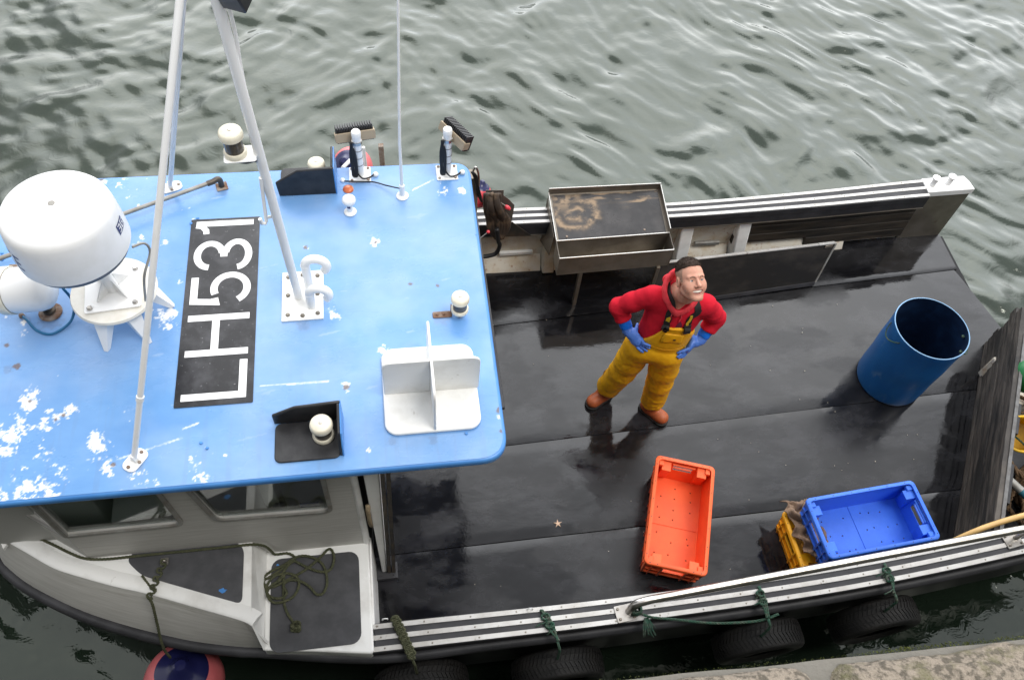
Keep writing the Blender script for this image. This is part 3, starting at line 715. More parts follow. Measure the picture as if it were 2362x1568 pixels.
# ------------------------------------------------------------------ wheelhouse roof and everything bolted to it
ZR = 2.10
def roof():
    xa, yn, yf = .462, 1.608, 3.490
    ol = rpoly([(xa - .008, yn), (xa + .004, yf), (-1.84, yf), (-2.03, 3.27), (-2.45, 2.95), (-2.52, 2.55), (-2.45, 2.1), (-2.05, 1.78), (-1.86, yn)], [.13, .11, .06, .06, .2, .3, .2, .06, .06], 8)
    mb = MB(); mb.slab([(x, y, ZR - .05) for x, y in ol[::-1]], (0, 0, .05)); rf = mb.build('roof', M['blue_edge'], boat, bevel=.016, bseg=4)
    # top skin: fine sheet that carries the chipped paint and gull droppings as a pattern of its own
    inn = np.array(rpoly([(xa - .024, yn + .014), (xa - .012, yf - .014), (-1.835, yf - .014), (-2.01, 3.27), (-2.43, 2.94), (-2.50, 2.55), (-2.43, 2.11), (-2.04, 1.80), (-1.85, yn + .014)], [.12, .10, .06, .06, .2, .3, .2, .06, .06], 8))
    h = .0055; xs = np.arange(-2.54, xa, h); ys = np.arange(yn, yf + h, h); X, Y = np.meshgrid(xs, ys, indexing='ij')
    ins = np.zeros(X.shape, bool); n = len(inn); j = n - 1
    for i in range(n):
        xi, yi = inn[i]; xj, yj = inn[j]
        c = ((yi > Y) != (yj > Y)) & (X < (xj - xi) * (Y - yi) / (yj - yi + 1e-12) + xi); ins ^= c; j = i
    # pattern
    P = np.zeros(X.shape)
    blobs = [((70, 925), 30, 1.1), ((48, 970), 16, 1), ((115, 965), 34, 1), ((160, 950), 22, 1), ((20, 1005), 48, .95), ((222, 1018), 18, 1.1), ((233, 1048), 26, 1.15), ((252, 1075), 20, 1.1), ((258, 1090), 12, 1), ((60, 1125), 60, .75), ((110, 1105), 40, .85),
             ((125, 1140), 22, .9), ((20, 1150), 50, .8), ((100, 1060), 30, .7), ((385, 728), 26, 1.05), ((378, 745), 14, 1), ((770, 722), 16, 1.15), ((378, 560), 12, 1.05), ((706, 570), 9, 1), ((865, 560), 18, .75), ((1022, 435), 22, .8), ((1062, 440), 14, .85),
             ((800, 890), 12, 1), ((236, 420), 16, 1), ((320, 565), 22, .9), ((330, 550), 12, .9), ((65, 745), 20, .9), ((62, 765), 12, .9), ((410, 655), 14, .8), ((890, 814), 18, .9), ((300, 1115), 40, .6), ((400, 1130), 45, .55), ((480, 1100), 50, .5), ((1150, 960), 8, .9), ((1160, 995), 7, .9),
             ((300, 420), 40, .6), ((945, 655), 7, 1), ((850, 1038), 7, 1.1), ((30, 640), 20, .7), ((420, 485), 8, 1), ((385, 700), 10, 1), ((405, 715), 8, .9), ((150, 660), 18, .5)]
    for (p, r, s) in blobs:
        c = at(p[0], p[1], ZR); r = r / 1940 * 4.2
        P = np.maximum(P, s * np.exp(-(((X - c.x) / r) ** 2 + ((Y - c.y) / (r * 1.15)) ** 2) ** 1.4 * .8))
    nz = fbm(X * 20 + 3, Y * 20 + 5, 21, 7, .76)
    val = nz + .30 * (P - .82) + .012
    chip = np.clip((val - .515) / .075, 0, 1) ** .8 * (P > .12)
    sp = fbm(X * 26, Y * 26, 51, 3, .6); chip = np.maximum(chip, np.clip((sp - .86) / .03, 0, .7) * (X < -1.0))
    st = fbm(X * 5 + Y * 2, Y * 30 - X * 6, 71, 4, .5); chip = np.maximum(chip, np.clip((st - .82) / .10, 0, .15))
    haze = fbm(X * 3, Y * 3, 91, 5, .6); chip = np.maximum(chip, np.clip((haze - .38) * .30, 0, .10))
    for (a, c) in (((270, 1060), (420, 1010)), ((420, 990), (460, 975)), ((600, 890), (760, 880)), ((950, 440), (1000, 415))):
        p, q = at(*a, ZR), at(*c, ZR); d = q - p; L = d.length; d.normalize()
        t = (X - p.x) * d.x + (Y - p.y) * d.y; s_ = np.abs((X - p.x) * -d.y + (Y - p.y) * d.x)
        chip = np.maximum(chip, ((t > 0) & (t < L) & (s_ < .0045)) * np.clip(nz * 2 - .5, 0, .8))
    # rust scabs and grime round fittings and old screw holes
    G = np.zeros(X.shape)
    for (p, r) in (((17, 853), 10), ((38, 845), 8), ((15, 797), 6), ((797, 892), 7), ((1152, 946), 7), ((1159, 993), 7), ((706, 571), 6), ((945, 656), 5), ((1010, 660), 5), ((866, 560), 4), ((69, 925), 5), ((262, 1072), 5), ((148, 957), 4), ((128, 968), 4),
                   ((60, 736), 10), ((118, 740), 26), ((512, 440), 18), ((320, 1072), 14), ((1018, 735), 20), ((700, 752), 16), ((400, 445), 10), ((235, 415), 6), ((905, 1020), 12), ((1000, 1016), 10), ((1060, 730), 12)):
        q = at(p[0], p[1], ZR); rr = r / 1940 * 4.1; dd = np.hypot(X - q.x, Y - q.y) / rr
        G = np.maximum(G, np.clip((1.15 - dd + (fbm(X * 60, Y * 60, 33, 3) - .5) * 1.4) * (2.2 if r < 9 else .5), 0, .85 if r < 9 else .22))
    # rain streaks of dirt drying towards the near edge
    stx = fbm(X * 38, Y * 2.2, 61, 4, .55); G = np.maximum(G, np.clip((stx - .60) * 1.1, 0, .10) * np.clip((2.4 - Y) / .9, 0, 1))
    # snap the rim to the outline
    V = np.stack([X, Y], -1).reshape(-1, 2); I = np.arange(len(V)).reshape(X.shape)
    insf = ins.ravel()
    cells = np.stack([I[:-1, :-1], I[1:, :-1], I[1:, 1:], I[:-1, 1:]], -1).reshape(-1, 4)
    cells = cells[insf[cells].any(1)]
    used = np.unique(cells); out = used[~insf[used]]
    seg = np.concatenate([np.linspace(inn[i], inn[(i + 1) % n], 24, endpoint=False) for i in range(n)])
    for k in range(0, len(out), 400):
        o = out[k:k + 400]; d = ((V[o][:, None, :] - seg[None]) ** 2).sum(-1); V[o] = seg[d.argmin(1)]
    mp = -np.ones(len(V), int); mp[used] = np.arange(len(used)); F = mp[cells]
    Z = ZR + .0022 + .0010 * (fbm(X * 2.2, Y * 2.2, 5, 3) - .5).ravel()[used]
    o = npmesh('roof_top', np.column_stack([V[used], Z]), F, M['blue_paint'], rf)
    a = o.data.attributes.new('chip', 'FLOAT', 'POINT'); a.data.foreach_set('value', chip.ravel()[used].astype(np.float32))
    a = o.data.attributes.new('grime', 'FLOAT', 'POINT'); a.data.foreach_set('value', G.ravel()[used].astype(np.float32))
    # rubber weather strip hanging under the aft edge
    mb = MB(); mb.box(.448, .475, 1.9, 3.15, ZR - .075, ZR - .051); mb.build('weather_strip', M['black_rubber'], rf, bevel=.004)
    return rf
roof_o = roof()
zt = ZR + .0042

def part_empty(name, loc, label=None, parent=None):
    """a fitting: an Empty part of the boat that parents its pieces"""
    o = bpy.data.objects.new(name, None); COL.objects.link(o); o.location = loc; adopt_loc(o, parent or boat)
    if label: o['label'] = label
    return o
def adopt_loc(o, parent):
    adopt(o, parent); bpy.context.view_layer.update()
def number_board():
    x0, x1, y0, y1 = -1.049, -.696, 2.006, 3.143
    mb = MB(); mb.slab([(x, y, zt - .001) for x, y in rrect(x0, x1, y0, y1, .004, 1)], (0, 0, .003)); bd = mb.build('number_board', M['black_board'], boat, label='black registration board reading LH531')
    z1 = Zm(0, 380, 2195 / 700); z6 = Zm(0, 850, 2362 / 700)
    Y = lambda z, zx, zy: at(*z(zx, zy), ZR).y
    XT, XB = -1.021, -.728; s = .036
    lev = [0]
    def stroke(mb, pts, w=s):
        """ribbon of constant width along a 2D path (x,y), mitred"""
        lev[0] += 1; zz = zt + .0026 + .0003 * (lev[0] % 3); P = [Vector(p) for p in pts]; L_, R_ = [], []
        for i, p in enumerate(P):
            a = (p - P[i - 1]).normalized() if i else None; b = (P[i + 1] - p).normalized() if i < len(P) - 1 else None
            t = ((a or b) + (b or a)).normalized(); n_ = Vector((-t.y, t.x)); k = 1 / max(.35, n_.dot(Vector((-(a or b).y, (a or b).x))))
            L_.append(p + n_ * w / 2 * k); R_.append(p - n_ * w / 2 * k)
        for i in range(len(P) - 1): mb.poly([(*R_[i], zz), (*R_[i + 1], zz), (*L_[i + 1], zz), (*L_[i], zz)])
    def fin(mb): mb.build('letter', M['letter_white'], bd)
    # text runs along +Y, letter tops point to -X
    yL0, yL1 = Y(z6, 1750, 400), Y(z6, 2005, 95)
    mb = MB(); stroke(mb, [(XT, yL0), (XB - s / 2, yL0), (XB - s / 2, yL1)]); fin(mb)
    yH0, yH1 = Y(z1, 1650, 1512), Y(z1, 1670, 1242)
    mb = MB(); stroke(mb, [(XT, yH0), (XB, yH0)]); stroke(mb, [(XT, yH1), (XB, yH1)]); xm = (XT + XB) / 2 - .012; stroke(mb, [(xm, yH0), (xm, yH1)]); fin(mb)
    # 5
    y0, y1 = Y(z1, 1700, 1150), Y(z1, 1700, 905); mb = MB(); cx = XB - .083; cy = (y0 + y1) / 2 + .004; ry = (y1 - y0) / 2 - s / 2; rx = .083 - s / 2 + .016
    cx = XB - s / 2 - rx
    arc = [(cx + rx * math.cos(R(t)), cy + ry * math.sin(R(t))) for t in range(-100, -101 + 1, 1)]
    bowl = [(cx + rx * math.cos(R(a)), cy + ry * math.sin(R(a))) for a in np.linspace(-62, 205, 30)]
    lx = XT + s / 2
    stroke(mb, [(lx, y1 - .022), (lx, y0 + .030), (cx - rx * .86, y0 + .020), (cx - rx * .93, y0 + .045)])
    stroke(mb, bowl); fin(mb)
    # 3
    y0, y1 = Y(z1, 1700, 885), Y(z1, 1700, 650); mb = MB(); cy = (y0 + y1) / 2
    ra = (XB - XT) * .245; rb = (XB - XT) * .262; c1 = XT + ra + s * .25; c2 = XB - rb
    ryy = (y1 - y0) / 2 - s / 2
    top = [(c1 + (ra - s * .25) * math.cos(R(a)), cy + ryy * .93 * math.sin(R(a))) for a in np.linspace(268, 10, 28)]
    bot = [(c2 + (rb - s / 2) * math.cos(R(a)), cy + ryy * math.sin(R(a))) for a in np.linspace(170, -86, 28)]
    stroke(mb, top); stroke(mb, bot); xm = (top[-1][0] + bot[0][0]) / 2; stroke(mb, [(xm, cy - .012), (xm, cy + .028)], s); fin(mb)
    # 1
    yy = Y(z1, 1735, 524); mb = MB(); stroke(mb, [(XT, yy), (XB, yy)]); stroke(mb, [(XT + .055, yy - .070), (XT + .052, yy - .045), (XT + .03, yy - .018), (XT, yy - .012)], .030); fin(mb)
number_board()

def navlight(p, parent, r=.05, h=.125, label=None, stem=0, rz=0):
    """small navigation light: base ring, smoked lens, domed cream cap with a slotted screw"""
    T = Matrix.Translation(p) @ Matrix.Rotation(rz, 4, 'Z')
    mb = MB(); mb.lathe([(r * .95, 0), (r * .98, h * .10), (r * .90, h * .17), (r * .70, h * .18)], T, 28)
    lt = mb.build('navigation_light', M['cream'], parent, smooth=40, label=label)
    sub = parent if parent.parent is not None else lt
    mb = MB(); mb.lathe([(r * .78, h * .18), (r * .78, h * .70)], T, 28); mb.build('lens', M['lamp_glass'], sub, smooth=40)
    mb = MB(); mb.lathe([(r * .82, h * .68), (r * 1.0, h * .72), (r * 1.0, h * .84), (r * .93, h * .93), (r * .80, h * .975), (r * .3, h * 1.0), (0.0001, h * 1.0)], T, 32, cap=False)
    mb.build('cap', M['cream'], sub, smooth=40)
    mb = MB(); mb.lathe([(r * .16, h), (r * .16, h * 1.015), (r * .12, h * 1.02)], T, 12); q = MB()
    mb.build('screw', M['steel'], sub)
    return lt

def light_boxes():
    # near side: black inside, light in the aft corner
    x0, x1, y0, y1 = -.592, -.288, 1.683, 1.880
    mb = MB(); mb.slab([(x, y, zt - .002) for x, y in rrect(x0, x1 - .012, y0, y1, .03)], (0, 0, .010))
    b = mb.build('light_screen', M['black_plastic'], boat, bevel=.004, label='black light screen on the near side of the roof')
    mb = MB(); mb.slab([(x0 - .005, y1, zt), (x1, y1, zt), (x1, y1, zt + .155), (x0 + .10, y1, zt + .135), (x0 - .005, y1, zt + .075)], (0, .016, 0)); mb.build('screen_wall', M['black_plastic'], b, bevel=.006)
    mb = MB(); mb.slab([(x1 - .016, y1, zt), (x1 - .016, y0 + .01, zt), (x1 - .016, y0 + .02, zt + .06), (x1 - .016, y0 + .06, zt + .125), (x1 - .016, y1, zt + .155)], (.012, 0, 0)); mb.build('screen_wall', M['black_plastic'], b, bevel=.005)
    mb = MB(); mb.slab([(x1 - .0035, y1 + .016, zt), (x1 - .0035, y0 + .01, zt), (x1 - .0035, y0 + .02, zt + .055), (x1 - .0035, y0 + .06, zt + .12), (x1 - .0035, y1 + .016, zt + .15)], (.006, 0, 0)); mb.build('screen_back', M['blue_edge'], b)
    navlight(Vector((-.375, 1.800, zt + .009)), b, .051, .125)
    # far side: mirror image, its black wall faces us
    y0, y1 = 3.298, 3.486
    mb = MB(); mb.slab([(x, y, zt - .002) for x, y in rrect(x0, x1 - .012, y0, y1, .03)], (0, 0, .010))
    b = mb.build('light_screen', M['black_plastic'], boat, bevel=.004, label='black light screen on the far side of the roof')
    mb = MB(); mb.slab([(x0 - .005, y0, zt), (x1, y0, zt), (x1, y0, zt + .195), (x0 + .11, y0, zt + .185), (x0 - .012, y0, zt + .10)], (0, -.016, 0)); mb.build('screen_wall', M['black_plastic'], b, bevel=.006)
    mb = MB(); mb.slab([(x1 - .016, y0, zt), (x1 - .016, y1 - .005, zt), (x1 - .016, y1 - .01, zt + .17), (x1 - .016, y0, zt + .195)], (.012, 0, 0)); mb.build('screen_wall', M['black_plastic'], b, bevel=.005)
    mb = MB(); mb.slab([(x1 - .0035, y0 - .016, zt), (x1 - .0035, y1 - .005, zt), (x1 - .0035, y1 - .01, zt + .165), (x1 - .0035, y0 - .016, zt + .19)], (.006, 0, 0)); mb.build('screen_back', M['blue_edge'], b)
    c = aty(728, 372, 3.42); navlight(Vector((c.x, 3.42, c.z - .125)), b, .048, .125)
    mb = MB(); mb.cyl((c.x, 3.42, zt + .008), (c.x, 3.42, c.z - .12), .02, n=12); mb.build('stem', M['black_plastic'], b)
light_boxes()

def radar():
    c = at(150, 525, 2.78); ax = Vector((c.x, c.y, 0))
    e = part_empty('radar', (c.x, c.y, ZR), 'white radar dome on a round pedestal')
    T = Matrix.Translation((c.x, c.y, 0))
    z0, D = 2.645, .234
    mb = MB(); mb.lathe([(.001, z0 - .03), (D * .62, z0 - .03), (D * .80, z0 - .018), (D * .93, z0), (D * .965, z0 + .028)], T, 72); mb.build('dome_base', mat('dome_base_grey', (.11, .13, .16), .45), e, smooth=35)
    mb = MB(); pr = [(D * .972, z0 + .029), (D * 1.0, z0 + .034), (D * 1.0, z0 + .055), (D * .995, z0 + .11), (D * .972, z0 + .19), (D * .952, z0 + .226), (D * .928, z0 + .246), (D * .875, z0 + .263), (D * .76, z0 + .275), (D * .45, z0 + .281), (D * .2, z0 + .284), (.0005, z0 + .285)]
    mb.lathe(pr, T, 96, cap=False); mb.build('dome', mat('dome_white', (.80, .80, .80), .38, base2=(.76, .76, .75), scale=14), e, smooth=50)
    mb = MB(); mb.lathe([(.014, z0 + .284), (.014, z0 + .2865), (.011, z0 + .287)], T, 24); mb.build('badge', M['pipe_grey'], e)
    # marks on the dome side
    def on_side(ang, z, off=.0015):
        zz = z - z0; rr = np.interp(zz, [.034, .055, .11, .19, .228], [D, D, D * .995, D * .972, D * .952]) + off
        return Vector((c.x + rr * math.cos(ang), c.y + rr * math.sin(ang), z))
    def decal(name, loops, m, a0, zc, off, parent=e):
        mb = MB()
        for L in loops:   # quads/strips in (u along the side, v up) metres
            n = 8
            (u0, v0), (u1, v1), (u2, v2), (u3, v3) = L
            for i in range(n):
                t0, t1 = i / n, (i + 1) / n; q = lambda a, b, t: a + (b - a) * t
                mb.poly([on_side(a0 + q(u0, u1, t0) / D, zc + q(v0, v1, t0), off), on_side(a0 + q(u0, u1, t1) / D, zc + q(v0, v1, t1), off), on_side(a0 + q(u3, u2, t1) / D, zc + q(v3, v2, t1), off), on_side(a0 + q(u3, u2, t0) / D, zc + q(v3, v2, t0), off)])
        mb.build(name, m, parent)
    def bar(u0, u1, v0, v1): return ((u0, v0), (u1, v0), (u1, v1), (u0, v1))
    # 3G badge: dark rounded plate with light figures (right side of the dome)
    a0 = R(-5); zc = z0 + .155
    decal('badge_plate', [bar(-.034, .034, -.026, .026)], M['clear_grey'], a0, zc, .0012)
    t = .0055
    three = [bar(-.026, -.004, .014, .014 + t), bar(-.022, -.004, -.0025, .0025), bar(-.026, -.004, -.014 - t, -.014), bar(-.0095, -.004, -.0195, .0195)]
    gee = [bar(.003, .027, .014, .0195), bar(.003, .0085, -.0195, .0195), bar(.003, .027, -.0195, -.014), bar(.0215, .027, -.0195, .001), bar(.014, .027, -.0015, .0025)]
    decal('lettering', three + gee, M['letter_white'], a0, zc, .0022)
    # end of the maker's word, letters C E (left side)
    a1 = R(-139); zc = z0 + .125; t = .011
    ce = [bar(-.052, -.012, .030, .030 + t), bar(-.052, -.041, -.041, .041), bar(-.052, -.012, -.041, -.030),
          bar(.004, .044, .030, .041), bar(.004, .015, -.041, .041), bar(.004, .040, -.0055, .0055), bar(.004, .044, -.041, -.030)]
    decal('lettering', ce, M['clear_grey'], a1, zc, .0012)
    # pedestal: post with gussets, square plate, round plate on fin legs
    zp = 2.30; px_, py_ = c.x + .018, c.y + .012
    pc = at(262, 668, zp); pc = Vector((pc.x, pc.y, 0)); Tp = Matrix.Translation(pc)
    mb = MB(); mb.lathe([(.001, zp - .035), (.145, zp - .035), (.186, zp - .028), (.196, zp - .012), (.191, zp), (.001, zp + .001)], Tp, 64, cap=False); mb.build('pedestal_plate', mat('pedestal_cream', (.74, .72, .66), .5, base2=(.66, .63, .56), scale=14), e, smooth=40)
    a = R(6); Ts = Tp @ Matrix.Rotation(a, 4, 'Z')
    mb = MB(); mb.slab([Ts @ Vector((x, y, zp + .002)) for x, y in rrect(-.125, .125, -.125, .125, .012)], (0, 0, .008)); mb.build('mounting_plate', M['white_gloss'], e, bevel=.002)
    bolts_each([Ts @ Vector((x, y, zp + .010)) for x in (-.1, .1) for y in (-.1, .1)], .013, .012, M['steel'], e)
    top = Vector((c.x, c.y, z0 - .031)); mb = MB(); mb.tube([Vector((pc.x, pc.y, zp + .010)), Vector((pc.x, pc.y, zp + .16)).lerp(top, .2), top], .03, 18); mb.lathe([(.075, z0 - .040), (.075, z0 - .031)], T, 24); mb.build('post', M['white_gloss'], e, smooth=60)
    mb = MB()
    for k in range(4):
        d = Matrix.Rotation(a + R(45 + 90 * k), 3, 'Z') @ Vector((1, 0, 0)); n_ = Vector((-d.y, d.x, 0)) * .004; p = Vector((pc.x, pc.y, zp + .0102))
        mb.slab([p + d * .028 - n_, p + d * .098 - n_, p + d * .088 + Vector((0, 0, .012)) - n_, p + d * .028 + Vector((0, 0, .09)) - n_], n_ * 2)
    mb.build('gusset', M['white_gloss'], e)
    for ang in (-55, 8, 75, 150, 215, -108):
        d = Matrix.Rotation(R(ang), 3, 'Z') @ Vector((1, 0, 0)); n_ = Vector((-d.y, d.x, 0)); p = pc
        if ang not in (-55, 8, 150, 75, -108): continue
        mb = MB(); rings = []
        for t in np.linspace(0, 1, 7):
            q = p + d * (.14 + .075 * t) + Vector((0, 0, zp - .034 - (zp - .034 - zt) * t)); wd = .034 * (1 - t) + .014; th = .020 * (1 - t) + .010
            rings.append([q + n_ * wd - d * th, q + n_ * wd * .7 + d * th, q - n_ * wd * .7 + d * th, q - n_ * wd - d * th])
        mb.loft(rings); mb.build('leg', M['white_gloss'], e, smooth=60)
    # cable from the dome
    mb = MB(); mb.tube(spline([(c.x + .235, c.y - .02, z0 + .01), (c.x + .275, c.y + .015, z0 - .01), (c.x + .28, c.y + .02, z0 - .08), (c.x + .24, c.y - .05, z0 - .16), (c.x + .2, c.y - .06, zp + .02)], 6), .006, 8); mb.build('cable', M['pipe_grey'], e)
radar()

def searchlight():
    b = at(118, 722, ZR); e = part_empty('searchlight', (b.x, b.y, ZR), 'white drum searchlight beside the radar')
    T = Matrix.Translation((b.x, b.y, 0))
    mb = MB(); mb.lathe([(.052, zt - .001), (.055, zt + .004), (.05, zt + .010), (.03, zt + .012)], T, 32); mb.build('flange', M['rust'], e, smooth=40)
    mb = MB(); mb.cyl((b.x, b.y, zt + .01), (b.x - .03, b.y + .01, zt + .13), .019, n=14); mb.lathe([(.028, zt + .012), (.028, zt + .028)], T, 20); mb.build('stem', M['dark_steel'], e, smooth=50)
    # drum: axis points to the bow and slightly up
    p = at(62, 668, ZR + .19); d = Vector((-.95, .10, -.12)).normalized(); u = Vector((0, 0, 1)); s = d.cross(u).normalized(); u = s.cross(d)
    B = Matrix((s, u, d)).transposed().to_4x4(); T2 = Matrix.Translation(p) @ B
    mb = MB(); mb.lathe([(.001, -.115), (.07, -.112), (.095, -.095), (.105, -.06), (.108, .05), (.108, .06)], T2, 48); mb.build('drum', M['white_gloss'], e, smooth=50)
    mb = MB(); mb.lathe([(.110, .062), (.114, .066), (.114, .105), (.106, .115), (.09, .116), (.088, .108), (.001, .105)], T2, 48, cap=False); mb.build('lens_ring', M['cream'], e, smooth=50)
    mb = MB(); q = T2 @ Vector((0, -.115, .055)); mb.box(-.012, .012, -.006, .006, -.03, .03, Matrix.Translation(q) @ B); q = T2 @ Vector((.10, .05, .055)); mb.build('clip', M['rust'], e, bevel=.002); mb = MB(); mb.box(-.01, .01, -.008, .008, -.03, .03, Matrix.Translation(q) @ B); mb.build('clip', M['rust'], e, bevel=.002)
    pts = [at(145, 665, ZR + .20), at(165, 690, ZR + .12), at(171, 715, ZR + .05), at(160, 745, zt + .012), at(120, 770, zt + .006), at(85, 762, zt + .006), at(62, 738, zt + .01), at(50, 728, zt + .004)]
    mb = MB(); mb.tube(spline(pts, 8), .0065, 8); mb.build('cable', M['blue_cable'], e, smooth=180)
    mb = MB(); mb.lathe([(.014, zt), (.012, zt + .012), (.004, zt + .016)], Matrix.Translation((pts[-1].x, pts[-1].y, 0)), 12); mb.build('cable_gland', M['rust'], e)
searchlight()

def mast():
    ap = at(437, -225, 4.2); b1 = at(690, 688, ZR); b1.z = zt
    e = part_empty('mast', (b1.x, b1.y, ZR), 'white tripod mast of painted tube')
    mb = MB(); mb.tube([b1, b1.lerp(ap, 1.04)], .0205, 20); mb.build('mast_tube', M['white_gloss'], e, smooth=60)
    for p in ((313, 1062), (395, 434)):
        q = at(*p, ZR); q.z = zt + .02; d = (ap - q)
        mb = MB(); mb.tube([q, q + d * .985], .0130, 16); mb.tube([q + d * .155 - d.normalized() * .012, q + d * .155 + d.normalized() * .012], .0165, 14) if p[0] < 350 else None; mb.build('stay_tube', M['white_gloss'], e, smooth=60)
        T = Matrix.Translation((q.x, q.y, 0)) @ Matrix.Rotation(R(55 if p[0] < 350 else 20), 4, 'Z')
        mb = MB(); mb.slab([T @ Vector((x, y, zt - .002)) for x, y in rrect(-.058, .058, -.036, .036, .028)], (0, 0, .008)); mb.hexa([T @ Vector(v) for v in ((-.012, -.018, zt + .006), (.012, -.018, zt + .006), (.012, .018, zt + .006), (-.012, .018, zt + .006))], [T @ Vector(v) for v in ((-.010, -.008, zt + .045), (.010, -.008, zt + .045), (.010, .008, zt + .045), (-.010, .008, zt + .045))]); mb.build('foot_plate', M['white_gloss'], e, bevel=.003)
        bolts_each([T @ Vector((x, y, zt + .006)) for x, y in ((-.042, 0), (.042, 0), (0, -.026))], .008, .008, M['rust'], e)
    # base plate
    mb = MB(); mb.slab([(-.573, 2.446, zt - .002), (-.369, 2.448, zt - .002), (-.366, 2.752, zt - .002), (-.572, 2.749, zt - .002)], (0, 0, .010)); mb.build('base_plate', M['white_grp'], e, bevel=.002)
    bolts_each([(x, y, zt + .008) for x in (-.542, -.396) for y in (2.48, 2.60, 2.715)] + [(-.47, 2.47, zt + .008), (-.47, 2.725, zt + .008)], .011, .010, M['steel_dirty'], e)
    # bracket with a navigation light, a little lamp above, cable and rope hook
    def mast_at(py):
        lo, hi = 0., 1.
        for _ in range(40):
            m_ = (lo + hi) / 2
            if proj(b1.lerp(ap, m_))[1] > py: lo = m_
            else: hi = m_
        return b1.lerp(ap, lo)
    p = mast_at(353)
    mb = MB(); T = Matrix.Translation(p) @ Matrix.Rotation(R(183), 4, 'Z')
    mb.slab([T @ Vector((x, y, -.003)) for x, y in rrect(.01, .135, -.045, .045, .012)], (0, 0, .006)); mb.build('bracket', M['white_gloss'], e, bevel=.002)
    navlight(T @ Vector((.088, -.002, .004)), e, .047, .125)
    mb = MB(); mb.tube(spline([T @ Vector(v) for v in ((.09, 0, -.004), (.095, 0, -.03), (.06, .0, -.045), (.03, .005, -.035), (.015, .01, -.03))], 6), .007, 8); mb.build('cable', M['cable'], e)
    p2 = mast_at(8); mb = MB(); T2 = Matrix.Translation(p2 + Vector((.055, -.01, .02))) @ Matrix.Rotation(R(-25), 4, 'Z') @ Matrix.Rotation(R(20), 4, 'X')
    mb.box(-.035, .05, -.03, .03, -.02, .08, T2); mb.build('deck_lamp', M['black_plastic'], e, bevel=.006)
    mb = MB(); mb.box(-.04, .0, -.012, .012, -.012, .012, Matrix.Translation(p2 + Vector((.04, 0, .0)))); mb.build('lamp_bracket', M['rust'], e)
    a = mast_at(20) + Vector((.03, .01, 0)); bq = mast_at(150) + Vector((.018, .01, 0)); cq = mast_at(235) + Vector((.008, .012, 0))
    mb = MB(); mb.tube(spline([a, a.lerp(bq, .5) + Vector((.004, 0, 0)), bq, cq], 6), .007, 8); mb.build('conduit', M['white_gloss'], e, smooth=180)
    h0 = mast_at(405); h1 = mast_at(500)
    mb = MB(); q0 = h0 + Vector((-.018, -.012, 0)); q1 = h1 + Vector((-.045, -.012, 0)); mb.tube([q0, q1 + Vector((0, 0, -.01)), q1 + Vector((-.006, -.006, -.02)), q1 + Vector((-.018, -.012, -.012)), q1 + Vector((-.022, -.014, .02))], .008, 10); mb.hexa([q1 + Vector((0, -.002, 0)), h1 + Vector((0, -.002, 0)), h1 + Vector((0, .002, 0)), q1 + Vector((0, .002, 0))], [q1 + Vector((0, -.002, .016)), h1 + Vector((0, -.002, .016)), h1 + Vector((0, .002, .016)), q1 + Vector((0, .002, .016))]); mb.build('rope_hook', M['white_gloss'], e, smooth=50)
    # two gooseneck cable vents on the plate
    for (bx, by, hh, rr) in ((-.425, 2.525, .105, .047), (-.435, 2.64, .185, .052)):
        b_ = Vector((bx, by, zt + .006)); P = [b_, b_ + Vector((0, 0, hh))]
        for a_ in range(15, 226, 15): P.append(b_ + Vector((rr - rr * math.cos(R(a_)), -.10 * (1 - math.cos(R(a_))) * rr, hh + rr * math.sin(R(a_)))))
        mb = MB(); mb.tube(P, .022, 18); mb.tube([b_ + Vector((0, 0, hh - .004)), b_ + Vector((0, 0, hh + .004))], .0235, 18); mb.build('gooseneck_vent', M['white_gloss'], e, smooth=60)
mast()

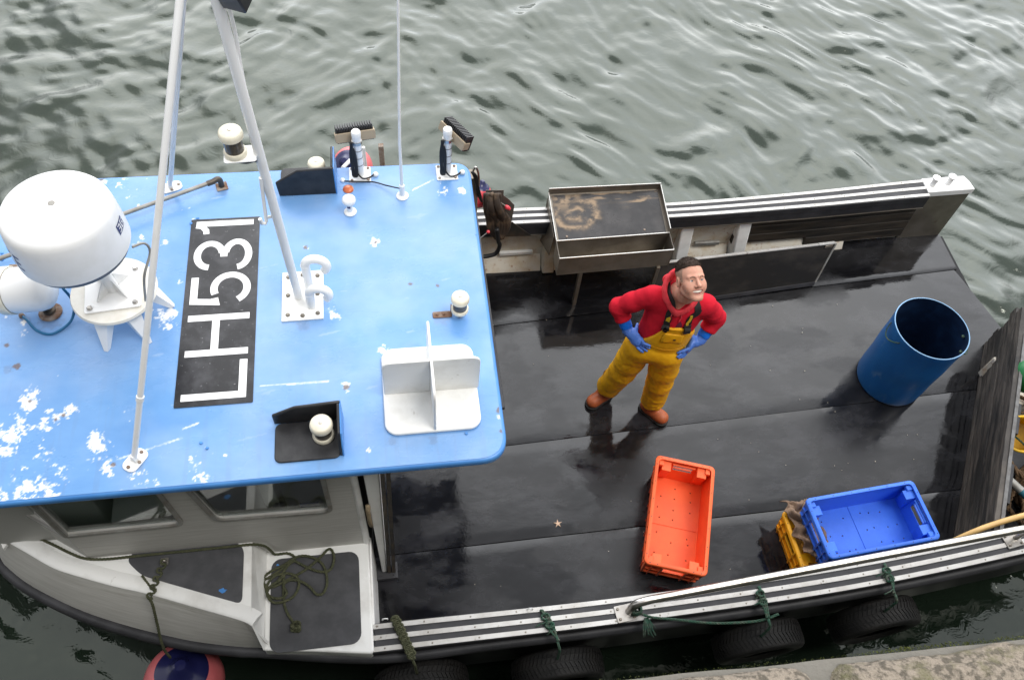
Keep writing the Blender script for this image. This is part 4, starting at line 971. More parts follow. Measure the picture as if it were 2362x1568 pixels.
def floodlight(base, top_h, aim, name_label, loop=True):
    b = Vector((base.x, base.y, zt)); e = part_empty('floodlight', b, name_label)
    mb = MB(); mb.slab([(b.x + x, b.y + y, zt - .002) for x, y in rrect(-.062, .058, -.058, .058, .006, 2)], (0, 0, .006)); mb.build('base_plate', M['white_gloss'], e, bevel=.0015)
    bolts_each([(b.x + x, b.y + y, zt + .004) for x in (-.047, .044) for y in (-.044, .044)], .008, .007, M['rust'], e)
    mb = MB(); mb.cyl((b.x, b.y, zt + .003), (b.x, b.y, zt + top_h), .024, n=20); mb.lathe([(.0255, zt + top_h - .02), (.0255, zt + top_h + .004), (.022, zt + top_h + .010), (.001, zt + top_h + .011)], Matrix.Translation((b.x, b.y, 0)), 20, cap=False); mb.build('post', M['white_gloss'], e, smooth=40)
    mb = MB(); mb.lathe([(.027, zt + top_h - .075), (.027, zt + top_h - .055)], Matrix.Translation((b.x, b.y, 0)), 18); mb.build('clamp', M['steel'], e)
    # lamp: frame local x = long side, y = facing outboard, z up
    T = Matrix.Translation((b.x, b.y, zt + top_h - .035)) @ aim
    mb = MB(); mb.box(-.105, .105, .030, .040, -.035, .018, T); mb.box(-.108, -.102, .030, .075, -.03, .012, T); mb.box(.102, .108, .030, .075, -.03, .012, T); mb.build('lamp_bracket', mat('tan_bracket', (.42, .34, .24), .5, metal=.4), e, bevel=.0015)
    mb = MB(); mb.box(-.10, .10, .048, .085, -.045, .035, T)
    for k in range(15):
        x = -.094 + k * .0134; mb.box(x - .0040, x + .0040, .041, .097, -.043, .046, T)
    mb.box(-.096, .096, .086, .094, -.04, .03, T); mb.build('lamp_body', M['black_plastic'], e, bevel=.001, bseg=1)
    mb = MB(); mb.box(-.09, .09, .0945, .099, -.04, .028, T); mb.build('lens', M['green_lens'], e)
    mb = MB(); T2 = Matrix.Translation((b.x, b.y, zt)); hh = top_h
    if loop:
        for k, (o, l) in enumerate(((-.03, .55), (-.024, .60), (-.034, .50))):
            mb.tube(spline([(b.x + o, b.y - .024, zt + hh * .85), (b.x + o - .012 + .006 * k, b.y - .03, zt + hh * .55), (b.x + o - .006, b.y - .032, zt + hh * .12), (b.x + o + .010, b.y - .032, zt + hh * .10), (b.x + o + .012, b.y - .03, zt + hh * .5), (b.x + o + .003, b.y - .026, zt + hh * .72)], 6), .005, 6)
        mb.tube(spline([(b.x - .02, b.y - .03, zt + hh * .2), (b.x + .01, b.y - .045, zt + .02), (b.x + .05, b.y - .03, zt + .008), (b.x + .078, b.y - .01, zt + .012)], 6), .005, 6)
    else:
        mb.tube(spline([(b.x - .022, b.y - .016, zt + hh * .8), (b.x - .03, b.y - .02, zt + hh * .74), (b.x - .05, b.y - .02, zt + hh * .78), (b.x - .045, b.y - .02, zt + hh * .66), (b.x - .026, b.y - .02, zt + hh * .62), (b.x - .026, b.y - .02, zt + .05), (b.x - .04, b.y - .03, zt + .012), (b.x - .09, b.y - .005, zt + .012)], 6), .005, 6)
    for f in (.28, .45, .62): mb.lathe([(.0248, zt + hh * f), (.0262, zt + hh * f + .002), (.0248, zt + hh * f + .004)], Matrix.Translation((b.x, b.y, 0)), 16, cap=False)
    mb.build('cable', M['cable'], e, smooth=180)
    mb = MB(); gx = b.x + (.085 if loop else -.095); mb.lathe([(.016, zt - .002), (.015, zt + .012), (.007, zt + .02)], Matrix.Translation((gx, b.y - .008, 0)), 12); mb.build('sealant', M['white_grp'], e, smooth=180)
floodlight(at(831, 405, ZR), .315, Matrix.Rotation(R(9), 4, 'Z') @ Matrix.Rotation(R(-18), 4, 'X'), 'floodlight with finned black lamp facing outboard')
floodlight(at(1031, 400, ZR), .32, Matrix.Rotation(R(-58), 4, 'Z') @ Matrix.Rotation(R(-22), 4, 'X'), 'floodlight with finned black lamp facing aft')

def small_roof_gear():
    # whip aerial
    b = at(928, 454, ZR); e = part_empty('whip_aerial', (b.x, b.y, ZR), 'tall thin white whip aerial')
    T = Matrix.Translation((b.x, b.y, 0)); mb = MB(); mb.lathe([(.034, zt - .001), (.034, zt + .005), (.026, zt + .009), (.016, zt + .015), (.0145, zt + .085), (.010, zt + .09)], T, 24); mb.build('base', M['white_gloss'], e, smooth=40)
    tp = aty(917, -60, b.y + .01); mb = MB(); mb.tube([(b.x, b.y, zt + .08), (b.x - .0, b.y, zt + .4), tp], [.0085, .008, .0055], 12); mb.build('rod', M['white_gloss'], e, smooth=60)
    mb = MB(); mb.tube(spline([(b.x - .008, b.y, zt + .06), at(890, 428, zt + .02), at(860, 420, zt + .01), at(820, 419, zt + .012), at(795, 418, zt + .006)], 8), .004, 6); mb.build('cable', M['cable'], e, smooth=180)
    q = at(790, 418, ZR); mb = MB(); mb.lathe([(.014, zt - .002), (.013, zt + .008), (.004, zt + .014)], Matrix.Translation((q.x, q.y, 0)), 12); mb.build('sealant', M['white_grp'], e)
    # position aerial, mushroom shaped
    b = at(808, 491, ZR); e = part_empty('position_aerial', (b.x, b.y, ZR), 'white mushroom-shaped aerial'); T = Matrix.Translation((b.x, b.y, 0))
    mb = MB(); mb.lathe([(.033, zt - .001), (.034, zt + .006), (.028, zt + .012), (.017, zt + .016), (.0155, zt + .07)], T, 28); mb.build('base', M['white_gloss'], e, smooth=40)
    mb = MB(); mb.lathe([(.015, zt + .07), (.032, zt + .078), (.037, zt + .092), (.035, zt + .106), (.026, zt + .116), (.012, zt + .121), (.0003, zt + .122)], T, 32, cap=False); mb.build('dome', M['white_gloss'], e, smooth=60)
    mb = MB(); T3 = T @ Matrix.Rotation(R(-112), 4, 'Z')
    for i in range(6):
        a0, a1 = R(-35 + 12 * i), R(-35 + 12 * (i + 1)); r = .0163; mb.poly([T3 @ Vector((r * math.cos(a0), r * math.sin(a0), zt + .045)), T3 @ Vector((r * math.cos(a1), r * math.sin(a1), zt + .045)), T3 @ Vector((r * math.cos(a1), r * math.sin(a1), zt + .062)), T3 @ Vector((r * math.cos(a0), r * math.sin(a0), zt + .062))])
    mb.build('maker_plate', M['clear_grey'], e)
    # orange glass dot
    b = at(803, 438, ZR); mb = MB(); mb.lathe([(.030, zt - .001), (.028, zt + .006), (.018, zt + .011), (.0003, zt + .013)], Matrix.Translation((b.x, b.y, 0)), 24, cap=False); mb.build('deck_prism', M['orange_dome'], boat, smooth=60)
    # grey pipe rail with elbow and flange
    zr_ = ZR + .07; P = [at(-260, 690, zr_), at(0, 575, zr_), at(285, 485, zr_), at(492, 419, zr_)]
    p = P[-1]; fl = at(512, 432, ZR); P2 = [P[0], P[-1], P[-1].lerp(Vector((fl.x, fl.y, zr_)), .7), Vector((fl.x, fl.y, zr_ - .02)), Vector((fl.x, fl.y, zt))]
    e = part_empty('roof_rail', (fl.x, fl.y, ZR), 'low grey pipe rail on the roof')
    mb = MB(); mb.tube([P[0], P[-1] - (P[-1] - P[0]).normalized() * .01], .0115, 14); mb.build('pipe', M['pipe_grey'], e, smooth=60)
    mb = MB(); mb.tube([P[-1] - (P[-1] - P[0]).normalized() * .035] + spline(P2[1:], 5), .0155, 14); mb.build('elbow', M['dark_steel'], e, smooth=60)
    mb = MB(); T = Matrix.Translation((fl.x, fl.y, 0)) @ Matrix.Rotation(R(15), 4, 'Z'); mb.slab([T @ Vector((x, y, zt - .002)) for x, y in rrect(-.03, .03, -.03, .03, .004, 2)], (0, 0, .006)); mb.build('flange', M['rust'], e, bevel=.002)
    # aft navigation light on a tan bracket
    b = at(1060, 722, ZR + .02); e = part_empty('stern_light', (b.x, b.y, ZR), 'small stern light on a rusty bracket')
    q = at(1018, 727, ZR); mb = MB(); mb.slab([(q.x + x, q.y + y, zt - .001) for x, y in rrect(-.045, .048, -.019, .019, .008)], (0, 0, .005)); mb.box(q.x + .046, q.x + .052, q.y - .018, q.y + .022, zt, zt + .06); mb.bolts([(q.x - .022, q.y, zt + .004), (q.x + .012, q.y, zt + .004)], .007, .006); mb.build('bracket', M['rust'], e, bevel=.0015)
    navlight(Vector((b.x, b.y, zt + .045)), e, .046, .115)
    mb = MB(); mb.cyl((b.x, b.y - .005, zt), (b.x, b.y, zt + .05), .011, n=12); mb.build('stem', M['rust'], e)
    # radar reflector: three white plates crossing at right angles
    e = part_empty('radar_reflector', (.12, 2.0, ZR), 'white radar reflector of crossed plates')
    x0, x1, y0, y1 = -.098, .347, 1.768, 2.235
    mb = MB(); mb.slab([(x, y, zt - .002) for x, y in rrect(x0, x1, y0, y1, .06, 8)], (0, 0, .022)); mb.build('base_plate', M['white_grp'], e, bevel=.009, bseg=3)
    zb = zt + .0205; ym = 1.985; xm = .130
    for xa, xb in ((x0 + .006, xm - .0065), (xm + .0065, x1 + .006)):
        lp = rpoly([(xa, zb), (xb, zb), (xb, zb + .27), (xa, zb + .27)], [.0, 0, 0, .045] if xa < 0 else [0, 0, .05, 0], 6)
        mb = MB(); mb.slab([(x, ym - .0065, z) for x, z in lp], (0, .013, 0)); mb.build('side_plate', M['white_grp'], e, bevel=.004, bseg=3)
    lp = rpoly([(y0 + .004, zb), (y1 - .006, zb), (y1 - .03, zb + .28), (y0 + .03, zb + .27)], [0, 0, .045, .045], 6)
    mb = MB(); mb.slab([(xm - .0063, y, z) for y, z in lp], (.0126, 0, 0)); mb.build('fin_plate', M['white_grp'], e, bevel=.005, bseg=3)
    # loose bolt heads painted over, and hook under the aft corner
    bolts_each([(*at(*p, ZR).xy, zt - .001) for p in ((464, 1022), (478, 1034), (456, 505), (441, 517), (5, 585), (6, 600), (1075, 1000), (1072, 806))], .008, .005, M['blue_edge'], boat)
    mb = MB(); mb.tube(spline([(.30, 1.66, ZR - .05), (.31, 1.65, ZR - .085), (.36, 1.645, ZR - .095), (.39, 1.66, ZR - .07), (.385, 1.68, ZR - .05)], 5), .007, 8); mb.build('hook', M['rust'], boat, smooth=180)
small_roof_gear()

# ------------------------------------------------------------------ handrail, hauler (bolted to the boat)
def near_gear():
    e = part_empty('handrail', (1.2, 1.24, ZG), 'stainless handrail along the near gunwale')
    def flange(px, py, ang):
        p = at(px, py, ZG + .005); T = Matrix.Translation((p.x, p.y, 0)) @ Matrix.Rotation(R(ang), 4, 'Z')
        mb = MB(); mb.slab([T @ Vector((x, y, ZG + .005)) for x, y in rrect(-.075, .045, -.05, .05, .008, 3)], (0, 0, .007)); f = mb.build('flange', M['steel'], e, bevel=.002)
        bolts_each([T @ Vector((x, y, ZG + .012)) for x, y in ((-.055, .03), (-.055, -.03), (.03, -.035))], .009, .009, M['steel_dirty'], e)
        return T @ Vector((.012, .005, ZG + .012))
    a = flange(1447, 1412, 6); b = flange(2338, 1243, 9)
    p1 = at(1490, 1384, .735); p2 = aty(2361, 1219, 1.425); d = (p2 - p1)
    P = [a, a + Vector((.005, .003, .06))] + spline([a + Vector((.008, .004, .075)), a + Vector((.028, .010, .11)), p1 + d * .012, p1 + d * .06], 6)[1:] + [p1 + d * t for t in np.linspace(.1, 1.10, 12)] + [p1 + d * 1.12 + Vector((.05, .0, -.03)), p1 + d * 1.12 + Vector((.08, 0, -.12)), Vector(((p1 + d * 1.12).x + .09, (p1 + d * 1.12).y - .05, ZG))]
    mb = MB(); mb.tube(P, .0245, 18); mb.build('rail_tube', M['steel'], e, smooth=60)
    mb = MB(); q = p1 + d * .92; mb.tube([b, b + Vector((.02, .01, .12)), q + Vector((.01, .0, -.02))], .0165, 14); mb.build('post', M['steel'], e, smooth=60)
    # eye bolts on the inner edge
    for px in (888, 1222):
        c = at(px, 1432 if px < 1000 else 1408, ZG); mb = MB()
        mb.tube([Vector((c.x + .016 * math.cos(t), c.y + .008, ZG + .012 + .016 * math.sin(t))) for t in np.linspace(-.6, 3.8, 14)], .0035, 8); mb.build('eye_bolt', M['white_gloss'], boat, smooth=180)
near_gear()

def hauler():
    za = Zm(1120, 380, 1568 / 260); e = part_empty('pot_hauler', (.8, 4.2, .3), 'steel hauler bracket with dark hanging gear beside the roof')
    yy = 4.30
    q = lambda x, y: aty(*za(x, y), yy)
    mb = MB(); mb.slab([q(*p) for p in ((395, 515), (662, 512), (660, 590), (740, 650), (820, 735), (780, 975), (620, 900), (600, 640), (400, 600))], (.0, .006, .0)); mb.build('bracket_plate', mat('brown_steel_plate', (.13, .115, .10), .5, base2=(.08, .07, .06), scale=9), e, bevel=.002)
    mb = MB(); mb.slab([aty(*za(*p), 4.268) for p in ((655, 985), (790, 980), (1075, 1185), (650, 1200))], (0, .006, 0)); mb.build('gusset_plate', M['dark_steel'], e, bevel=.002)
    # worn dark leather and rubber gear hanging over the plate
    mb = MB(); rg = random.Random(4)
    for k in range(7):
        x0 = 400 + k * 30; P = [aty(*za(x0 + rg.uniform(-10, 10), 560), yy - .03 - .01 * (k % 2)), aty(*za(x0 + 18 + rg.uniform(-15, 15), 760), yy - .05 - .02 * (k % 3)), aty(*za(x0 + 50 + 12 * k, 930 + rg.uniform(-40, 40)), yy - .06), aty(*za(x0 + 70 + 8 * k, 1080), yy - .07), aty(*za(590 + rg.uniform(-40, 60), 1220), yy - .09)]
        mb.tube(spline(P, 5), [.020 + .012 * math.sin(math.pi * i / 20) for i in range(len(spline(P, 5)))], 8, flat=.7)
    mb.build('hanging_gear', mat('worn_dark_leather', (.035, .024, .017), .75, base2=(.13, .085, .05), scale=9, lo=.5, hi=.7), e, smooth=180)
    mb = MB(); mb.tube(spline([aty(*za(560, 1080), yy - .12), aty(*za(580, 1250), yy - .12), aty(*za(600, 1330), yy - .12), aty(*za(545, 1440), yy - .12), aty(*za(430, 1480), yy - .12), aty(*za(330, 1490), yy - .12)], 6), .017, 12); mb.build('hose', M['cable'], e, smooth=180)
    p, s = q(510, 555), q(690, 685); p.y -= .05; s.y -= .05
    mb = MB(); mb.cyl(p, s, .005, n=10); mb.lathe([(.016, -.006), (.016, .006)], Matrix.Translation(p) @ Matrix.Rotation(R(70), 4, 'X'), 14); mb.build('lever', M['steel'], e)
    d = (s - p).normalized(); mb = MB(); mb.tube([s - d * .015, s + d * .005, s + d * .03, s + d * .042], [.012, .018, .015, .008], 12); mb.build('knob', M['redpink'], e, smooth=180)
    mb = MB(); c = aty(*za(432, 1125), yy - .2); mb.lathe([(.0005, -.014), (.010, -.010), (.014, 0), (.010, .010), (.0005, .014)], Matrix.Translation(c), 14, cap=False); mb.build('knob', M['redpink'], e, smooth=180)
    mb = MB(); mb.cyl(c, c + Vector((-.07, -.02, -.06)), .004, n=8); mb.build('lever', M['steel'], e)
    # exhaust-like drum, wire loop and cables at the roof corner
    c = aty(*za(205, 440), 3.62); mb = MB(); mb.lathe([(.045, -.3), (.045, .09), (.04, .10)], Matrix.Translation((c.x - .01, 3.62, c.z)), 24); mb.build('steel_drum', M['steel_dirty'], e, smooth=40)
    mb = MB(); L = [aty(*za(*p), 3.60) for p in ((205, 250), (225, 190), (255, 180), (285, 260), (295, 400), (280, 520), (265, 560))]; mb.tube(spline(L, 6), .007, 8); mb.build('wire_loop', M['steel'], e, smooth=180)
    mb = MB()
    for dx in (0, 22, 45):
        mb.tube(spline([aty(*za(180 + dx * .5, 240), 3.58), aty(*za(215 + dx, 300), 3.57), aty(*za(255 + dx * .6, 430), 3.57), aty(*za(270 + dx, 560), 3.58), aty(*za(330 + dx * .3, 680), 3.7)], 5), .005, 6)
    mb.build('cable', M['cable'], e, smooth=180)
hauler()

# ------------------------------------------------------------------ loose things on deck
def fish_box(name, M4, mp, label, group='plastic fish boxes', depth=.265):
    """stacking fish box, 0.80 x 0.42 m: tapered walls, rolled rim, corner pockets, hand holds, ribs, drain holes"""
    L, W, Hh, T = .40, .21, depth, M4
    e = thing(name, M4.translation, label, 'fish box', group)
    bl, bw, t = L - .035, W - .025, .006
    rg = random.Random(len(label))
    # floor with drain holes
    hs = []
    for i, x in enumerate((-.29, -.22, -.12, -.06, .06, .12, .22, .29)):
        for j, y in enumerate((-.11, 0.0, .11)):
            if (i + j) % 5 == 4: continue
            cx, cy = x + rg.uniform(-.012, .012), y + rg.uniform(-.012, .012); hs.append([(cx + .0055 * math.cos(a), cy + .0055 * math.sin(a)) for a in np.linspace(0, 6.283, 9)[:-1]])
    mb = MB(); mb.plate(rrect(-bl, bl, -bw, bw, .02, 3), hs, lambda x, y: (x, y, .012), (0, 0, -.006)); mb.build('floor', mp, e, T=T)
    mb = MB(); mb.box(-.004, .004, -bw + .01, bw - .01, .0121, .0165); mb.build('floor_rib', mp, e, T=T)
    # long walls
    for s in (-1, 1):
        mb = MB()
        mb.hexa([Vector((-bl, s * (bw - t), .006)), Vector((bl, s * (bw - t), .006)), Vector((bl, s * bw, .006)), Vector((-bl, s * bw, .006))],
                [Vector((-L + .012, s * (W - .018), Hh - .008)), Vector((L - .012, s * (W - .018), Hh - .008)), Vector((L - .012, s * (W - .011), Hh - .008)), Vector((-L + .012, s * (W - .011), Hh - .008))])
        # outer stiffening ribs
        for x in np.linspace(-.33, .33, 7):
            f = lambda z: bw + (W - .011 - bw) * z / Hh
            mb.hexa([Vector((x - .004, s * f(.01), .01)), Vector((x + .004, s * f(.01), .01)), Vector((x + .004, s * (f(.01) + .008), .01)), Vector((x - .004, s * (f(.01) + .008), .01))], [Vector((x - .004, s * f(.2), .2)), Vector((x + .004, s * f(.2), .2)), Vector((x + .004, s * (f(.2) + .010), .2)), Vector((x - .004, s * (f(.2) + .010), .2))])
        z = .16; f = bw + (W - .011 - bw) * z / Hh; mb.box(-L + .04, L - .04, s * f if s > 0 else -f - .012, f + .012 if s > 0 else -f, z, z + .008)
        mb.build('side_wall', mp, e, T=T, bevel=.002)
    # end walls with a hand hold between two posts, corner pockets inside
    for s in (-1, 1):
        f = lambda y, z: Vector((s * (bl + (L - .012 - bl) * (z - .006) / (Hh - .014)), y, z))
        wl = lambda z: bw + (W - .013 - bw) * z / Hh
        mb = MB(); outer = [(-wl(0), .006), (wl(0), .006), (wl(Hh), Hh - .008), (.088, Hh - .008), (.080, Hh - .03), (-.080, Hh - .03), (-.088, Hh - .008), (-wl(Hh), Hh - .008)]
        mb.plate(outer, [rpoly([(-.070, Hh - .125), (.070, Hh - .125), (.070, Hh - .060), (-.070, Hh - .060)], .012)], f, (-s * t, 0, 0))
        for y in (-.078, .078): mb.hexa([f(y - .007, .02) + Vector((s * .001, 0, 0)), f(y + .007, .02) + Vector((s * .001, 0, 0)), f(y + .007, .02) + Vector((s * .013, 0, 0)), f(y - .007, .02) + Vector((s * .013, 0, 0))], [f(y - .007, Hh - .01) + Vector((s * .001, 0, 0)), f(y + .007, Hh - .01) + Vector((s * .001, 0, 0)), f(y + .007, Hh - .01) + Vector((s * .014, 0, 0)), f(y - .007, Hh - .01) + Vector((s * .014, 0, 0))])
        for z in (.075, .150): a = f(0, z); mb.box(min(a.x, a.x + s * .014), max(a.x, a.x + s * .014), -wl(z) + .01, wl(z) - .01, z, z + .007)
        for y in (-.145, .145): mb.hexa([f(y - .004, .01) + Vector((s * .001, 0, 0)), f(y + .004, .01) + Vector((s * .001, 0, 0)), f(y + .004, .01) + Vector((s * .012, 0, 0)), f(y - .004, .01) + Vector((s * .012, 0, 0))], [f(y - .004, .2) + Vector((s * .001, 0, 0)), f(y + .004, .2) + Vector((s * .001, 0, 0)), f(y + .004, .2) + Vector((s * .013, 0, 0)), f(y - .004, .2) + Vector((s * .013, 0, 0))])
        mb.build('end_wall', mp, e, T=T, bevel=.0018)
        mb = MB(); zc = Hh - .050; a = f(0, Hh - .038)
        mb.tube([a + Vector((-s * .016, -.080, 0)), a + Vector((-s * .016, .080, 0))], .007, 10); mb.tube([a + Vector((s * .012, -.084, .012)), a + Vector((s * .012, .084, .012))], .006, 8); mb.build('handle_bar', mp, e, T=T, smooth=60)
        for ys in (-1, 1):
            mb = MB(); y0 = ys * .092; y1 = ys * .158
            b_ = [f(y0, .03) + Vector((-s * .007, 0, 0)), f(y1, .03) + Vector((-s * .007, 0, 0)), f(y1, .03) + Vector((-s * .016, 0, 0)), f(y0, .03) + Vector((-s * .016, 0, 0))]
            t_ = [f(y0, Hh - .025) + Vector((-s * .007, 0, 0)), f(y1, Hh - .025) + Vector((-s * .007, 0, 0)), f(y1, Hh - .030) + Vector((-s * .080, 0, 0)), f(y0, Hh - .030) + Vector((-s * .080, 0, 0))]
            mb.hexa(b_, t_)
            c = f(ys * .165, Hh - .03); mb.box(min(c.x - s * .008, c.x - s * .05), max(c.x - s * .008, c.x - s * .05), c.y - .017, c.y + .017, Hh - .04, Hh - .014)
            mb.build('corner_pocket', mp, e, T=T, bevel=.003)
    # rolled rim, dipped at the hand holds
    mb = MB(); o_ = rrect(-L, L, -W, W, .035, 6); i_ = rrect(-L + .026, L - .026, -W + .024, W - .024, .024, 6); rings = []
    for (ox, oy), (ix, iy) in zip(o_, i_):
        dz = 0
        rings.append([Vector((ox, oy, Hh - .022 + dz)), Vector((ox, oy, Hh - .004 + dz)), Vector((ox * .99, oy * .985, Hh + dz)), Vector((ix, iy, Hh + dz)), Vector((ix, iy, Hh - .010 + dz))])
    mb.loft(rings, loop=True); mb.build('rim', mp, e, T=T, smooth=50)
    # rim pin holes as black discs, their inner dark put into the colour
    for x, y in [(x, y) for x in np.linspace(-.33, .33, 6) for y in (-W + .013, W - .013)] + [(x, y) for y in (-.17, -.12, .12, .17) for x in (-L + .013, L - .013)]:
        mb = MB(); mb.lathe([(.004, Hh - .001), (.0036, Hh + .0004)], Matrix.Translation((x, y, 0)), 8); mb.build('pin_hole_disc', M['black_plastic'], e, T=T)
    return e
def yaw(loc, ang, rx=0): return Matrix.Translation(loc) @ Matrix.Rotation(ang, 4, 'Z') @ Matrix.Rotation(rx, 4, 'X')
c = sum((at(*p, .262) for p in ((1522, 1053), (1640, 1072), (1622, 1325), (1492, 1305))), Vector()) / 4
fish_box('fish_box', yaw((c.x, c.y, .004), R(71)), M['orange_plastic'], 'empty orange-red fish box standing alone on the black deck')
c = sum((at(*p, .50) for p in ((1865, 1150), (2112, 1107), (2163, 1245), (1902, 1288))), Vector()) / 4
fish_box('fish_box', yaw((c.x, c.y, .262), R(4)), M['blue_plastic'], 'empty blue fish box stacked on top of the yellow box', depth=.245)
fish_box('fish_box', yaw((2.918, 1.682, .004), R(2)), M['yellow_plastic'], 'yellow fish box standing on the deck under the blue box', depth=.256)
def sack():
    c = Vector((0, 0, 0))
    # brown cloth lying over the left end of the yellow box
    V = []; nx, ny = 46, 60; F = []
    x0 = 2.595; c.y = 1.715; Rg = np.random.RandomState(8)
    for i in range(nx + 1):
        for j in range(ny + 1):
            u, v = i / nx, j / ny
            y = c.y + .225 - .395 * v + .020 * math.sin(6 * u + 2)
            x = x0 - .060 - .05 * math.sin(v * 3.0) * .3 + .195 * u + .016 * math.sin(v * 17 + 2 * u) + .022 * mnoise.noise((u * 2, v * 5, 3)) + .035 * v
            fold = .020 * math.sin(v * 26 + 3.5 * u + 2.5 * mnoise.noise((u * 3, v * 4, 0))) + .02 * mnoise.noise((u * 5, v * 7, 1)) + .008 * mnoise.noise((u * 14, v * 18, 2))
            z = .262 + .012 + max(0, fold + .018)
            edge = x - (x0 - .085 - .0)
            if x < x0 - .075: z -= min(.09, ((x0 - .075) - x) * 1.6)
            if y > c.y + .185: z -= min(.08, (y - c.y - .185) * 1.2)
            V.append((x, y, z))
    n = ny + 1
    for i in range(nx):
        for j in range(ny): F.append((i * n + j, (i + 1) * n + j, (i + 1) * n + j + 1, i * n + j + 1))
    o = npmesh('sack_cloth', np.array(V), np.array(F), M['sack']); sd = o.modifiers.new('thick', 'SOLIDIFY'); sd.thickness = .007
    tag(o, 'crumpled brown sackcloth lying over the end of the yellow fish box', 'cloth')
sack()

def drum():
    M['bin_in'] = mat('dirty_shaded_drum_inside', (.003, .012, .04), .5, base2=(.008, .03, .085), scale=9, lo=.45, hi=.75)  # inside painted darker: shade of its depth plus dirt put into the colour
    b = Vector((3.862, 2.975, .003)); e = thing('plastic_drum', b, 'open-topped blue plastic drum standing at the stern of the deck', 'drum')
    h = .72; rb, rt = .258, .275; T = Matrix.Translation(b)
    prof = [(rb - .012, 0), (rb - .002, .003), (rb + .001, .012)]
    for z in np.linspace(.03, h - .02, 24): prof.append((rb + (rt - rb) * z / h + .0018 * math.sin(z * 19), z))
    prof += [(rt, h)]
    inn = [(rt - .007, h)] + [(rb + (rt - rb) * z / h - .007, z) for z in np.linspace(h - .02, .02, 14)] + [(.0005, .012)]
    mb = MB(); mb.lathe(prof, T, 96, cap=False); mb.lathe([(.0005, .001), (rb - .012, .0)], T, 48, cap=False); mb.build('body', M['bin_blue'], e, smooth=50)
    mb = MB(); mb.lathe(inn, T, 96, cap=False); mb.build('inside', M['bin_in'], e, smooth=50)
    mb = MB(); mb.lathe([(rt - .0075, h + .0005), (rt - .006, h + .003), (rt - .002, h + .003), (rt + .0005, h + .0005)], T, 96, cap=False); mb.build('cut_edge', M['bin_rim'], e, smooth=50)
    def loop(a0, a1):
        P = [];
        for t in np.linspace(0, 1, 14):
            a = R(a0 + (a1 - a0) * t); r = rt + .004 + .030 * math.sin(math.pi * t); P.append(b + Vector((r * math.cos(a), r * math.sin(a), h - .05 - .05 * math.sin(math.pi * t))))
        q = lambda a: b + Vector(((rt - .02) * math.cos(R(a)), (rt - .02) * math.sin(R(a)), h - .05))
        mb = MB(); rope(mb, [q(a0)] + P + [q(a1)], .0045, 3); mb.lathe([(.0005, -.012), (.011, -.006), (.012, .004), (.0005, .012)], Matrix.Translation(q(a0)), 10, cap=False); mb.lathe([(.0005, -.012), (.011, -.006), (.012, .004), (.0005, .012)], Matrix.Translation(q(a1)), 10, cap=False); mb.build('rope_handle', M['rope_teal'], e)
    loop(158, 196); loop(-48, -14)
drum()

